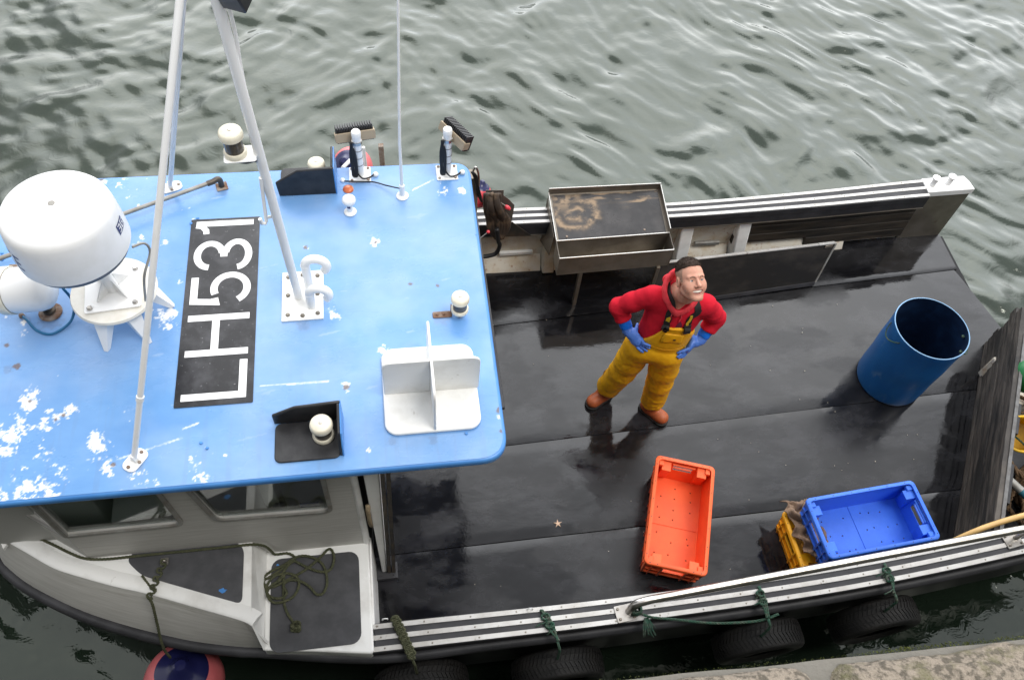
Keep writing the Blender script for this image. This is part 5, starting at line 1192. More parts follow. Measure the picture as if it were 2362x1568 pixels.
def sorting_table():
    e = thing('sorting_table', (1.7, 4.1, 0), 'steel sorting table with black rubber top, rust rings and a front trough', 'sorting table')
    xl, xr = 1.243, 2.146; zb, zr = .425, .632
    # trough
    yf, yb = 3.893, 4.055; t = .004
    mb = MB()
    mb.hexa([Vector((xl, yf, zb)), Vector((xr, yf + .03, zb)), Vector((xr, yf + .034, zb)), Vector((xl, yf + .004, zb))], [Vector((xl, yf - .002, zr)), Vector((xr, yf + .018, zr)), Vector((xr, yf + .022, zr)), Vector((xl, yf + .002, zr))])
    mb.hexa([Vector((xl, yf + .004, zb)), Vector((xr, yf + .034, zb)), Vector((xr, yb + .03, zb)), Vector((xl, yb, zb))], [Vector((xl, yf + .004, zb + t)), Vector((xr, yf + .034, zb + t)), Vector((xr, yb + .03, zb + t)), Vector((xl, yb, zb + t))])
    mb.hexa([Vector((xl, yb, zb)), Vector((xr, yb + .03, zb)), Vector((xr, yb + .034, zb)), Vector((xl, yb + .004, zb))], [Vector((xl, yb, zr + .01)), Vector((xr, yb + .02, zr + .01)), Vector((xr, yb + .024, zr + .01)), Vector((xl, yb + .004, zr + .01))])
    for x, dy in ((xl - t, 0), (xr, .025)): mb.hexa([Vector((x, yf + dy, zb)), Vector((x + t, yf + dy, zb)), Vector((x + t, yb + dy, zb)), Vector((x, yb + dy, zb))], [Vector((x, yf + dy - .006, zr)), Vector((x + t, yf + dy - .006, zr)), Vector((x + t, yb + dy, zr + .01)), Vector((x, yb + dy, zr + .01))])
    tr = mb.build('trough', M['steel_dirty'], e)
    mb = MB(); mb.tube([(xl - .002, yf, zr + .001), (xr + .002, yf + .02, zr + .001), (xr + .002, yb + .022, zr + .011), (xl - .002, yb + .002, zr + .011)], .0045, 6, loop=True); mb.build('rim', M['steel_edge'], tr)
    # sloping top
    z0, z1 = .640, .705; y0a, y0b, y1 = yb + .006, yb + .026, 4.492
    mb = MB(); mb.hexa([Vector((xl, y0a, z0 - .012)), Vector((xr, y0b, z0 - .012)), Vector((xr, y1, z1 - .012)), Vector((xl, y1, z1 - .012))], [Vector((xl, y0a, z0 - .008)), Vector((xr, y0b, z0 - .008)), Vector((xr, y1, z1 - .008)), Vector((xl, y1, z1 - .008))]); mb.build('top_sheet', M['steel_dirty'], e)
    nx, ny = 150, 80; u = np.linspace(0, 1, nx); v = np.linspace(0, 1, ny); U, Vv = np.meshgrid(u, v, indexing='ij')
    X = xl + .02 + (xr - xl - .04) * U; Y = (y0a + (y0b - y0a) * U + .010) * (1 - Vv) + (y1 - .02) * Vv; Z = (z0) * (1 - Vv) + z1 * Vv - .004
    # dried salt and rust tide marks, as rings of their own
    d = np.hypot((U - .19) * .8, (Vv - .58) * .50) + .11 * (fbm(U * 8, Vv * 6, 3) - .5); ring = np.exp(-((d - .155) / .030) ** 2) * 1.1 + np.exp(-((d - .06) / .022) ** 2) + .9 * np.exp(-((d - .004) / .02) ** 2) * 0
    ring *= np.clip(fbm(U * 14, Vv * 10, 7, 6, .7) * 4 - 1.35, 0, 1)
    d2 = np.hypot((U - .10) * 1.3, (Vv - .87) * .8); ring = np.maximum(ring, np.clip((fbm(U * 10, Vv * 7, 13) - .47) * 9, 0, 1) * np.exp(-(d2 / .16) ** 2))
    ring = np.maximum(ring, np.clip((fbm(U * 7, Vv * 16, 17) - .56) * 9, 0, 1) * np.exp(-((Vv - .93) / .10) ** 2))
    ring = np.maximum(ring, np.clip((fbm(U * 5 + Vv * 3, Vv * 14 - U * 4, 19) - .56) * 10, 0, 1) * np.exp(-((U - .82) / .12) ** 2) * np.exp(-((Vv - .8) / .16) ** 2))
    I = np.arange(nx * ny).reshape(nx, ny); F = np.stack([I[:-1, :-1], I[1:, :-1], I[1:, 1:], I[:-1, 1:]], -1).reshape(-1, 4)
    o = npmesh('rubber_top', np.stack([X, Y, Z], -1).reshape(-1, 3), F, mat('stained_rubber_top', (.020, .019, .020), .32, base2=(.045, .042, .042), scale=7, attr='tide', attr_col=(.27, .19, .115), rvar=.12), e)
    a = o.data.attributes.new('tide', 'FLOAT', 'POINT'); a.data.foreach_set('value', np.clip(ring, 0, 1).ravel().astype(np.float32))
    # upstands at the back and both sides
    def up(p, q, h, nm='upstand', lean=Vector()):
        th = (Vector(q) - Vector(p)).cross(Vector((0, 0, 1))).normalized() * .004; p, q = Vector(p), Vector(q); mb = MB()
        mb.hexa([p, q, q + th, p + th], [p + Vector((0, 0, h)) + lean, q + Vector((0, 0, h)) + lean, q + th + Vector((0, 0, h)) + lean, p + th + Vector((0, 0, h)) + lean]); k = mb.build(nm, M['steel_dirty'], e)
        mb = MB(); hh = Vector((0, 0, h + .001)) + lean; mb.tube([p + th * .5 + hh, q + th * .5 + hh], .0038, 6); mb.build('edge', M['steel_edge'], k)
    up((xl - .004, y1 + .002, z1 - .012), (xr + .004, y1 + .002, z1 - .012), .065)
    up((xr, y0b, z0 - .012), (xr, y1, z1 - .012), .058)
    up((xl - .004, y0a, z0 - .012), (xl - .004, y1, z1 - .012), .020)
    # side leg plate down to the gunwale, legs, hinge hardware
    mb = MB(); mb.slab([Vector((xl - .008, y1 - .02, z1 - .02)), Vector((xl - .05, y1 - .13, .30)), Vector((xl - .008, y0a + .1, .34)), Vector((xl - .008, y0a + .05, z0 - .02))], (-.004, 0, 0)); mb.build('side_plate', M['steel_dirty'], e)
    for x in (1.439, 2.07):
        mb = MB(); mb.hexa([Vector((x - .016, 3.885 + .01, 0)), Vector((x + .016, 3.885 + .01, 0)), Vector((x + .016, 3.925, 0)), Vector((x - .016, 3.925, 0))], [Vector((x - .016, 3.905, zb)), Vector((x + .016, 3.905, zb)), Vector((x + .016, 3.935, zb)), Vector((x - .016, 3.935, zb))]); mb.build('leg', M['steel_dirty'], e, bevel=.003)
    bolts_each([(1.33, y0a + .035, z0 + .0), (1.955, y0b + .04, z0 + .0)], .010, .006, M['rust'], e)
sorting_table()

def leaning_board():
    a0, a1 = Vector((2.02, 3.800, .004)), Vector((3.545, 3.935, .004)); t0, t1 = Vector((2.125, 3.985, .375)), Vector((3.652, 4.085, .375))
    e = thing('board', (2.8, 3.87, 0), 'long black board with worn metal edging leaning by the far bulwark behind the man', 'board')
    n_ = (a1 - a0).cross(t0 - a0).normalized(); n_ = n_ if n_.y > 0 else -n_
    mb = MB(); mb.hexa([a0, a1, a1 + n_ * .022, a0 + n_ * .022], [t0, t1, t1 + n_ * .022, t0 + n_ * .022]); mb.build('panel', mat('scuffed_black_panel', (.014, .013, .012), .55, base2=(.05, .044, .038), scale=7, lo=.45, hi=.8, stretch=(.5, 1, 1), base3=(.09, .08, .07), scale3=30, lo3=.68, hi3=.8), e, bevel=.002)
    up_ = (t0 - a0).normalized()
    for u0, u1 in ((0, .48), (.483, .90), (.903, 1.0)):
        p, q = t0.lerp(t1, u0), t0.lerp(t1, u1); mb = MB(); f = -n_ * .004
        mb.hexa([p + f - up_ * .006, q + f - up_ * .006, q + n_ * .027 - up_ * .006, p + n_ * .027 - up_ * .006], [p + f + up_ * .006, q + f + up_ * .006, q + n_ * .027 + up_ * .006, p + n_ * .027 + up_ * .006]); mb.build('metal_edging', M['alu'], e, bevel=.0015)
    mb = MB(); p, q = a1.lerp(t1, .06), t1 - up_ * .008; s = (a1 - a0).normalized(); mb.hexa([p - n_ * .003, p + s * .016 - n_ * .003, p + s * .016 + n_ * .026, p + n_ * .026], [q - n_ * .003, q + s * .016 - n_ * .003, q + s * .016 + n_ * .026, q + n_ * .026]); mb.build('side_edging', M['pipe_grey'], e)
    mb = MB(); p = t1 - s * .09 - up_ * .035 - n_ * .008; mb.hexa([p, p + s * .07, p + s * .07 + n_ * .007, p + n_ * .007], [v + up_ * .026 for v in (p, p + s * .07, p + s * .07 + n_ * .007, p + n_ * .007)]); mb.build('catch', M['steel_dirty'], e, bevel=.003)
    mb = MB(); p, q = a0 - n_ * .012, a1 - n_ * .012; mb.hexa([p, q, q + n_ * .011, p + n_ * .011], [v + up_ * .035 for v in (p, q, q + n_ * .011, p + n_ * .011)]); mb.build('foot_batten', M['black_rubber'], e, bevel=.002)
leaning_board()

def stern_boards():
    # upright wall of weathered boards set across the stern corner
    p0, p1 = Vector((4.83, 3.24, 0)), Vector((3.66, 1.36, 0)); d = (p1 - p0).normalized(); n_ = Vector((d.y, -d.x, 0)); n_ = n_ if n_.x > 0 else -n_
    e = thing('board_wall', (4.25, 2.3, 0), 'weathered dark timber hatch boards standing on edge across the stern', 'timber boards')
    L = (p1 - p0).length; rg = random.Random(9); z = .004
    hs = (.052, .075, .082, .088, .078, .092, .085)
    for k, h in enumerate(hs):
        off = rg.uniform(0, .05) - (.03 if k == 5 else 0); mb = MB(); dn = rg.uniform(-.006, .006); n = 40; rings = []
        for i in range(n + 1):
            s = off + (L - off) * i / n; p = p0 + d * s; w1 = .0035 * mnoise.noise((s * 6, k * 7, 0)); w2 = .004 * mnoise.noise((s * 9, k * 7, 4))
            rings.append([p + n_ * (dn + w1) + Vector((0, 0, z + w2 * .5)), p + n_ * .05 + Vector((0, 0, z)), p + n_ * .05 + Vector((0, 0, z + h - .003)), p + n_ * (dn + w2 + .004) + Vector((0, 0, z + h - .004 + w1)), p + n_ * (dn + w2) + Vector((0, 0, z + h - .012 + w1))])
        mb.loft(rings); mb.build('board', M['wood_black'], e, smooth=35); z += h
    zt_ = z
    mb = MB(); f = lambda s, o, zz: p0 + d * s + n_ * o + Vector((0, 0, zz))
    mb.hexa([f(.3, .036, zt_ + .001), f(L, .036, zt_ + .001), f(L, .060, zt_ + .001), f(.3, .060, zt_ + .001)], [f(.3, .036, zt_ + .006), f(L, .036, zt_ + .006), f(L, .060, zt_ + .006), f(.3, .060, zt_ + .006)]); mb.build('metal_strip', mat('grey_galvanised', (.15, .15, .15), .5, metal=.4, base2=(.09, .085, .08), scale=14), e)
    for s0, s1 in ((.32, .66), (.95, 1.22), (1.48, 1.80)):
        mb = MB(); mb.hexa([f(s0, .062, zt_ - .10), f(s1, .062, zt_ - .10), f(s1, .090, zt_ - .10), f(s0, .090, zt_ - .10)], [f(s0, .062, zt_ - .012), f(s1, .062, zt_ - .012), f(s1, .090, zt_ - .012), f(s0, .090, zt_ - .012)]); mb.build('hinge_block', M['black_plastic'], e, bevel=.003)
stern_boards()

# ------------------------------------------------------------------ stern corner: rope pile, basin, buoy, hose
def stern_corner():
    mb = MB(); rg = random.Random(12)
    for k in range(9):
        cy = 1.98 + rg.uniform(-.30, .32); cx = 4.42 + .52 * (cy - 1.98) + rg.uniform(0.02, .30); rx, ry = rg.uniform(.16, .28), rg.uniform(.09, .17); a = 1.0 + rg.uniform(-.25, .25); z = .03 + .033 * k; P = []
        for t in np.linspace(0, 2 * math.pi * rg.uniform(1.2, 1.9), 34):
            x, y = rx * math.cos(t), ry * math.sin(t); P.append(Vector((cx + x * math.cos(a) - y * math.sin(a) + .03 * mnoise.noise((t, k, 0)), cy + x * math.sin(a) + y * math.cos(a) + .03 * mnoise.noise((t, k, 5)), z + .015 * math.sin(t * 2 + k))))
        rope(mb, P, .019, 3, n=5)
    o = mb.build('rope_pile', M['rope_brown'], smooth=180); tag(o, 'heap of thick brown rope behind the stern boards', 'rope')
    mb = MB(); P = spline([Vector((4.30, 2.32, .36)), Vector((4.36, 2.15, .42)), Vector((4.44, 2.02, .36)), Vector((4.43, 1.85, .38)), Vector((4.5, 1.7, .3))], 8); rope(mb, P, .008, 3)
    o = mb.build('rope', M['rope_teal'], smooth=180); tag(o, 'thin green rope lying on the heap of brown rope', 'rope')
    mb = MB(); P = []
    for t in np.linspace(0, 4.6 * math.pi, 60): P.append(Vector((4.60 + (.10 + .012 * math.sin(t * .37)) * math.cos(t), 2.50 + (.07 + .01 * math.sin(t * .3)) * math.sin(t), .26 + .004 * t + .02 * math.sin(t * .9))))
    rope(mb, P, .008, 3); o = mb.build('rope_coil', M['rope_brown'], smooth=180); tag(o, 'small coil of thin brown rope above the yellow basin', 'rope')
    # pots frame and crate edge under the rope heap: pale tube with a blue end
    mb = MB(); a, b = at(2325, 1105, .30), at(2375, 1150, .30); mb.cyl(a, b, .03, n=14); o = mb.build('pole', M['pipe_grey'], smooth=60); tag(o, 'grey pole with a blue band lying beside the yellow basin', 'pole')
    dd = (b - a).normalized(); L = (b - a).length; mb = MB(); mb.cyl(a + dd * L * .6, a + dd * L * .9, .031, n=14); mb.build('band', mat('teal_band', (.03, .16, .22), .5), o, smooth=60)
    # basin lying tilted towards the camera
    c_ = at(2360, 1001, .50); T = Matrix.Translation(c_) @ Vector((-.42, -.30, .86)).to_track_quat('Z', 'Y').to_matrix().to_4x4()
    e = thing('basin', (c_.x, c_.y, .2), 'round yellow plastic basin beside the stern boards', 'basin')
    mb = MB(); mb.lathe([(.095, -.15), (.120, -.03), (.123, 0), (.133, .001), (.133, -.006), (.123, -.010)], T, 56, cap=False); mb.lathe([(.119, -.002), (.114, -.04), (.092, -.145), (.0005, -.146)], T, 56, cap=False); mb.build('bowl', M['basin'], e, smooth=60)
    mb = MB(); mb.lathe([(.117, .001), (.124, .006), (.131, .005), (.135, .0), (.133, -.008)], T, 56, cap=False); mb.build('rim', M['basin'], e, smooth=180)
    c_ = at(2374, 868, .50); mb = MB(); mb.lathe([(.0005, -.14), (.06, -.125), (.115, -.07), (.13, 0), (.115, .07), (.06, .125), (.0005, .14)], Matrix.Translation(c_) @ Matrix.Rotation(R(40), 4, 'Y'), 32, cap=False)
    o = mb.build('net_float', M['green_buoy'], smooth=180); tag(o, 'dark green float partly hidden behind the stern boards', 'float')
    mb = MB(); mb.box(4.62, 5.1, 2.52, 2.95, .02, .26); o = mb.build('storage_box', M['rust_white'], bevel=.01); tag(o, 'pale box under the green float and the small rope coil', 'box')
    P = [at(2150, 1268, .30), at(2190, 1251, .42), at(2240, 1228, .52), at(2290, 1209, .56), at(2361, 1188, .58), at(2440, 1172, .52), at(2560, 1150, .3)]
    mb = MB(); mb.tube(spline(P, 10), .0185, 16); o = mb.build('hose', M['hose'], smooth=180); tag(o, 'tan rubber hose arching behind the blue fish box to the stern', 'hose')
stern_corner()

# ------------------------------------------------------------------ ropes on the boat
def ropes():
    ZF, ZL = .83, .628
    # long green rope along the foot of the cabin, ending in a loose coil on the lower side deck
    r = .0085
    pts = [at(*z8(*p), ZF + .008) for p in ((120, 285), (230, 372), (330, 435), (420, 480), (520, 507), (640, 508), (800, 490), (1000, 465), (1200, 437), (1400, 417), (1530, 411))]
    pts += [at(*z8(*p), z) for p, z in (((1600, 413), .80), ((1640, 432), .72), ((1670, 463), .64), ((1740, 468), ZL + .01), ((1780, 500), ZL + .012), ((1788, 520), ZL + .016))]
    coil = [(1760, 560), (1700, 600), (1640, 640), (1598, 665), (1605, 700), (1660, 700), (1740, 660), (1850, 600), (1935, 530), (2000, 470), (2028, 520), (2010, 590), (1960, 610), (1880, 590), (1820, 560), (1780, 545), (1740, 580), (1690, 660), (1630, 710), (1610, 700), (1600, 650), (1640, 610), (1720, 570), (1800, 520), (1870, 515), (1940, 545), (1975, 600), (1985, 680), (1960, 740), (1920, 745), (1880, 700), (1820, 665), (1760, 660), (1720, 690), (1740, 740), (1700, 770), (1640, 760), (1615, 710), (1660, 640), (1740, 618), (1800, 640), (1815, 690), (1780, 760), (1700, 795), (1650, 790), (1620, 740), (1650, 690), (1700, 660), (1725, 610), (1720, 680), (1725, 800), (1745, 860), (1770, 900), (1785, 925)]
    z = ZL + .012; P = [Vector((p.x, min(p.y - .012, (1.800 if p.x > -1.80 else 1.80 - (p.x + 1.80) * .55)), p.z)) for p in pts]
    for i, p in enumerate(coil):
        zz = ZL + .010 + .016 * (i / len(coil)) + .004 * math.sin(i * 1.7)
        if i > 48: zz = ZL + .010
        P.append(at(*z8(*p), zz))
    mb = MB(); rope(mb, spline(P, 6), r, 3, n=5, step=.009); 
    k = at(*z8(1795, 930), ZL + .02)
    mb2 = []
    for j in range(5):
        a = j * 1.3; rope(mb, [k + Vector((.025 * math.cos(t + a), .018 * math.sin(t + a) - .006 * j, .012 * math.sin(t * 2 + j))) for t in np.linspace(0, 5.2, 12)], .007, 3, n=5)
    o = mb.build('rope', M['rope_green'], smooth=180); tag(o, 'dark green rope along the cabin foot, coiled loosely on the grey pad', 'rope')
    # fender lanyard: knotted chain from the ring on the forward pad down to the pink fender
    A = [at(*z8(1000, 545), ZF + .02), at(*z8(975, 600), ZF + .015), at(*z8(950, 660), ZF + .02), at(*z8(930, 720), ZF + .03), at(*z8(905, 775), ZF + .035)]
    mb = MB(); Pk = resample(spline(A, 8), .012)
    for j in range(0, len(Pk) - 2, 2):
        q = Pk[j]; s = 1 if (j // 2) % 2 else -1; rope(mb, spline([q + Vector((0, .01, 0)), q + Vector((s * .016, .004, .008)), q + Vector((s * .014, -.016, .012)), q + Vector((-s * .010, -.022, .006)), q + Vector((0, -.03, .004))], 4), .0065, 3, n=5)
    P = [at(*z8(905, 775), ZF + .03), at(*z8(895, 760), ZF + .03), at(*z8(922, 800), .845), at(*z8(950, 910), .69), at(*z8(970, 1000), .58), at(*z8(988, 1060), .52), at(*z8(1005, 1095), .46), at(*z8(1035, 1130), .40)]
    rope(mb, spline(P, 6), .0085, 3, n=5); rope(mb, spline([at(*z8(940, 730), ZF + .02), at(*z8(905, 690), ZF + .012), at(*z8(862, 632), ZF + .008)], 5), .007, 3, n=5)
    o = mb.build('rope', M['rope_green'], smooth=180); tag(o, 'knotted dark rope from the forward grey pad down to the near pink fender', 'rope')
    q = at(*z8(998, 548), ZF + .006); mb = MB(); mb.slab([(q.x + x, q.y + y, ZF + .005) for x, y in rrect(-.022, .022, -.022, .022, .006, 2)], (0, 0, .003)); mb.tube([q + Vector((.014 * math.cos(t), .0, .004 + .014 * math.sin(t))) for t in np.linspace(0, 3.14, 9)], .004, 8); mb.build('ring_plate', M['steel'], boat)
    # mooring rope at the bow
    P = [at(*z8(-120, 410), .95), at(*z8(0, 390), .93), at(*z8(100, 375), .90), at(*z8(200, 355), .87), at(*z8(260, 350), .86)]
    mb = MB(); rope(mb, spline(P, 6), .012, 3, n=6); o = mb.build('rope', M['rope_beige'], smooth=180); tag(o, 'short beige mooring rope crossing the white bow rail', 'rope')
    # lashings over the near gunwale that carry the tyres
    def lashing(pa, pb, kind, label, tails=3, zz=ZG + .012):
        a = at(*pa, zz); b = at(*pb, ZG + .004); mb = MB(); rg = random.Random(int(pa[0])); P = resample([a, b], .014 if kind == 'chain' else .02)
        if kind == 'chain':
            for j, q in enumerate(P):
                s = 1 if j % 2 else -1; rope(mb, spline([q + Vector((-s * .02, .010, .004)), q + Vector((s * .004, .016, .016)), q + Vector((s * .024, .0, .012)), q + Vector((s * .006, -.016, .006)), q + Vector((-s * .018, -.012, .014))], 4), .0085, 3, n=5)
        else:
            for j in range(3):
                rope(mb, spline([a + Vector((rg.uniform(-.02, .02), 0, 0)), a.lerp(b, .3) + Vector((rg.uniform(-.022, .022), 0, .012)), a.lerp(b, .6) + Vector((rg.uniform(-.018, .018), 0, .014)), b + Vector((rg.uniform(-.012, .012), 0, .008))], 5), .007, 3, n=5)
            for q in (a.lerp(b, .25), a.lerp(b, .52)):
                for j in range(4): t0 = rg.uniform(0, 6); rope(mb, [q + Vector((.024 * math.cos(t + t0), .017 * math.sin(t + t0), .014 + .008 * math.sin(t * 1.7 + j))) for t in np.linspace(0, 4.5, 10)], .007, 3, n=5)
        # over the edge down to the tyre
        rope(mb, spline([b, b + Vector((.005, -.028, -.008)), b + Vector((.012, -.045, -.05)), b + Vector((.02, -.05, -.25))], 5), .009, 3, n=5)
        for j in range(tails):
            q = a.lerp(b, rg.uniform(.2, .9)); dx = rg.uniform(-.08, .05)
            P2 = spline([q + Vector((0, 0, .015)), q + Vector((dx * .5, -.012, .018)), q + Vector((dx, -.022, .004))], 4)
            for s in range(3): mb.tube([v + Vector((rg.uniform(-.004, .004), rg.uniform(-.004, .004), 0)) for v in P2], .0022, 4)
        o = mb.build('rope_lashing', M['rope_green'] if kind == 'chain' else M['rope_teal'], smooth=180); tag(o, label, 'rope lashing', 'rope lashings over the near gunwale')
        return b
    B = [lashing((912, 1428), (950, 1512), 'chain', 'thick chain-knotted dark green rope at the forward end of the near gunwale', 0),
         lashing((1248, 1405), (1285, 1478), 'knot', 'frayed green rope knot on the gunwale just forward of the handrail', 4),
         lashing((1745, 1352), (1770, 1425), 'knot', 'loose-stranded green lashing passing under the middle of the handrail', 4),
         lashing((2035, 1300), (2062, 1368), 'knot', 'dark green lashing on the gunwale below the blue fish box', 4)]
    # knot round the forward foot of the handrail with a frayed tail, and the slack line to the third tyre
    mb = MB(); k = at(1465, 1408, ZG + .03); rg = random.Random(31)
    for j in range(7): t0 = rg.uniform(0, 6); rope(mb, [k + Vector((.030 * math.cos(t + t0), .024 * math.sin(t + t0), .008 * j - .01 + .006 * math.sin(t * 2))) for t in np.linspace(0, 5.6, 14)], .008, 3, n=5)
    rope(mb, spline([k, at(1500, 1422, ZG + .02), at(1560, 1428, ZG + .0), at(1640, 1436, ZG - .02), at(1720, 1434, ZG - .03), at(1765, 1427, ZG - .02), at(1795, 1415, ZG + .006)], 8), .0085, 3, n=6)
    for j in range(26):
        a = at(1488 + rg.uniform(-3, 6), 1424, ZG + .015); b = at(1497 + rg.uniform(-16, 16), 1458 + rg.uniform(-14, 12), ZG + .006); mb.tube(spline([a, a.lerp(b, .5) + Vector((rg.uniform(-.01, .01), 0, .01)), b], 3), .0018, 4)
    o = mb.build('rope', M['rope_teal'], smooth=180); tag(o, 'green rope knotted round the handrail foot with a slack line along the gunwale', 'rope')
    return B
lash = ropes()

# ------------------------------------------------------------------ tyres and fenders
def tyre(px, py, label, tilt, zc=.10):
    p = at(px, py, .36); x = p.x; yw = interp(OUT_N, x) - .045
    cen = Vector((x, yw - .065, zc)); T = Matrix.Translation(cen) @ Matrix.Rotation(R(tilt[2]), 4, 'Z') @ Matrix.Rotation(R(tilt[0]), 4, 'X') @ Matrix.Rotation(R(90), 4, 'X')
    e = thing('tyre', cen, label, 'tyre', 'tyres hung along the near side'); Rr = .285; w = .082
    prof = [(.185, -w * .80), (.195, -w * .98), (.235, -w * 1.12), (.268, -w * 1.05), (.284, -w * .88), (Rr - .002, -w * .70), (Rr, -w * .3), (Rr, w * .3), (Rr - .002, w * .70), (.284, w * .88), (.268, w * 1.05), (.235, w * 1.12), (.195, w * .98), (.185, w * .80), (.20, w * .7), (.262, w * .8), (.272, 0), (.262, -w * .8), (.20, -w * .7)]
    mb = MB(); n = 72; rings = [[T @ Vector((r * math.cos(2 * math.pi * j / n), r * math.sin(2 * math.pi * j / n), z)) for r, z in prof] for j in range(n)]
    mb.loft(rings, loop=True); mb.build('carcass', M['tyre'], e, smooth=60)
    # tread: three ribs of raised slanted blocks and sipes
    mb = MB(); nb = 64
    for row, (z0, z1) in enumerate(((-w * .82, -w * .48), (-w * .42, -w * .04), (w * .04, w * .42), (w * .48, w * .82))):
        for j in range(nb):
            a0 = 2 * math.pi * (j + (row % 2) * .5) / nb; a1 = a0 + 2 * math.pi / nb * .74; sk = .05 * (1 if row < 2 else -1); r1 = Rr + .006
            rr = lambda z: r1 - max(0, abs(z) - w * .55) * .22
            P = lambda a, r, z: T @ Vector((r * math.cos(a), r * math.sin(a), z))
            mb.hexa([P(a0, Rr - .006, z0), P(a1, Rr - .006, z0), P(a1 + sk, Rr - .006, z1), P(a0 + sk, Rr - .006, z1)], [P(a0, rr(z0), z0), P(a1, rr(z0), z0), P(a1 + sk, rr(z1), z1), P(a0 + sk, rr(z1), z1)])
    mb.build('tread', M['tyre'], e)
tyre(968, 1515, 'worn car tyre hanging below the chain-knotted rope, forwardmost of four', (-4, 0, 0))
tyre(1292, 1488, 'car tyre hanging under the frayed green knot just forward of the handrail', (3, 0, 1))
tyre(1768, 1428, 'car tyre hanging under the slack green line amidships', (4, 0, 3))
tyre(2040, 1370, 'car tyre hanging below the blue fish box, nearest the stern', (2, 0, 4))
def fender(c, r, label, axis, m, group='round inflatable fenders'):
    e = thing('fender', c, label, 'fender', group); q = Vector(axis).normalized().to_track_quat('Z', 'Y').to_matrix().to_4x4(); T = Matrix.Translation(c) @ q
    pr = [(.0005, -r)] + [(r * math.sin(t), -r * math.cos(t)) for t in np.linspace(.15, 2.60, 28)]
    mb = MB(); mb.lathe(pr, T, 64, cap=False); mb.build('ball', m, e, smooth=180)
    rc = r * math.sin(2.22); zc = -r * math.cos(2.22)
    cp = [(r * 1.008 * math.sin(t), -r * 1.008 * math.cos(t)) for t in np.linspace(2.44, 2.72, 8)] + [(r * .36, r * .95), (r * .24, r * 1.06), (r * .19, r * 1.16), (r * .13, r * 1.22), (.0005, r * 1.23)]
    mb = MB(); mb.lathe(cp, T, 48, cap=False)
    for k in range(6):
        a = k * 1.047; u = Vector((math.cos(a), math.sin(a), 0)); n_ = Vector((-u.y, u.x, 0)) * .006
        mb.hexa([T @ (u * r * .16 - n_ + Vector((0, 0, r * .95))), T @ (u * r * .42 - n_ + Vector((0, 0, r * .88))), T @ (u * r * .42 + n_ + Vector((0, 0, r * .88))), T @ (u * r * .16 + n_ + Vector((0, 0, r * .95)))], [T @ (u * r * .14 - n_ + Vector((0, 0, r * 1.16))), T @ (u * r * .2 - n_ + Vector((0, 0, r * 1.06))), T @ (u * r * .2 + n_ + Vector((0, 0, r * 1.06))), T @ (u * r * .14 + n_ + Vector((0, 0, r * 1.16)))])
    mb.build('end_cap', M['navy'], e, smooth=40)
    return e
p = at(425, 1572, .12); fender(Vector((p.x, p.y - .0, .12)), .232, 'pink ball fender with navy cap hanging at the near bow', (.15, .12, 1), M['pink'])
p = aty(813, 385, 4.62); fender(Vector((p.x, 4.62, p.z)), .150, 'pink ball fender with navy cap beyond the far edge of the roof', (-.35, -.55, 1), M['pink'])
za = Zm(1120, 380, 1568 / 260)
p = aty(*za(325, 560), 4.36); fender(Vector((p.x - .02, 4.38, p.z - .03)), .105, 'small red fender tucked beside the aft far corner of the roof', (.3, .2, 1), M['redpink'])
def far_posts():
    # white tube and rusty post beyond the far roof edge, beside the fender
    a, b = aty(790, 388, 3.70), aty(832, 345, 3.95); mb = MB(); mb.cyl(a, b, .012, n=12); c0 = aty(838, 340, 3.8); mb.cyl(Vector((c0.x + .01, 3.8, .8)), c0, .010, n=12); mb.build('rail_tube', M['white_gloss'], boat, smooth=60)
    c1 = aty(878, 335, 3.9); mb = MB(); mb.box(c1.x - .016, c1.x + .016, 3.884, 3.916, .8, c1.z); mb.build('davit_post', M['rust'], boat, bevel=.003)
far_posts()
def starfish():
    c_ = at(1286, 1207, .006); mb = MB(); P = []
    for k in range(10):
        a = k * math.pi / 5 + .3; r = .034 if k % 2 == 0 else .010; P.append((c_.x + r * math.cos(a), c_.y + r * math.sin(a), .004))
    mb.slab(P, (0, 0, .007)); o = mb.build('starfish', M['starfish'], bevel=.003); tag(o, 'tiny pale starfish lying alone on the black deck', 'starfish')
    # scraps of shell on the deck
    rg = random.Random(77); mb = MB()
    for i in range(45):
        x, y = rg.uniform(.3, 4.0), rg.uniform(1.5, 3.9); s = rg.uniform(.0018, .0042); z = .0065
        mb.slab([(x + s * rg.uniform(.5, 1.3) * math.cos(a), y + s * rg.uniform(.4, 1) * math.sin(a), z) for a in np.linspace(0, 5.2, 6)], (0, 0, .002))
    o = mb.build('shell_scraps', M['rust_white']); o['kind'] = 'stuff'; o['label'] = 'scattered specks of shell and fish scale on the deck'; o['category'] = 'shell scraps'
starfish()

# ------------------------------------------------------------------ the fisherman: bodies and clothes as continuous surfaces (smooth distance fields -> surface nets)
def smin(a, b, k): h = np.clip(.5 + .5 * (b - a) / k, 0, 1); return b + (a - b) * h - k * h * (1 - h)
def smax(a, b, k): return -smin(-a, -b, k)
def s_cone(P, a, b, ra, rb):
    a = np.asarray(a, float); b = np.asarray(b, float); d = b - a; L2 = d @ d
    t = np.clip(((P - a) @ d) / L2, 0, 1); q = P - a - t[..., None] * d
    return np.sqrt((q * q).sum(-1)) - (ra + (rb - ra) * t)
def s_ell(P, c, r, M3=None):
    q = P - np.asarray(c, float)
    if M3 is not None: q = q @ np.asarray(M3)            # columns: local axes
    r = np.asarray(r, float); k0 = np.sqrt(((q / r) ** 2).sum(-1)); k1 = np.sqrt(((q / (r * r)) ** 2).sum(-1)) + 1e-9
    return k0 * (k0 - 1) / k1
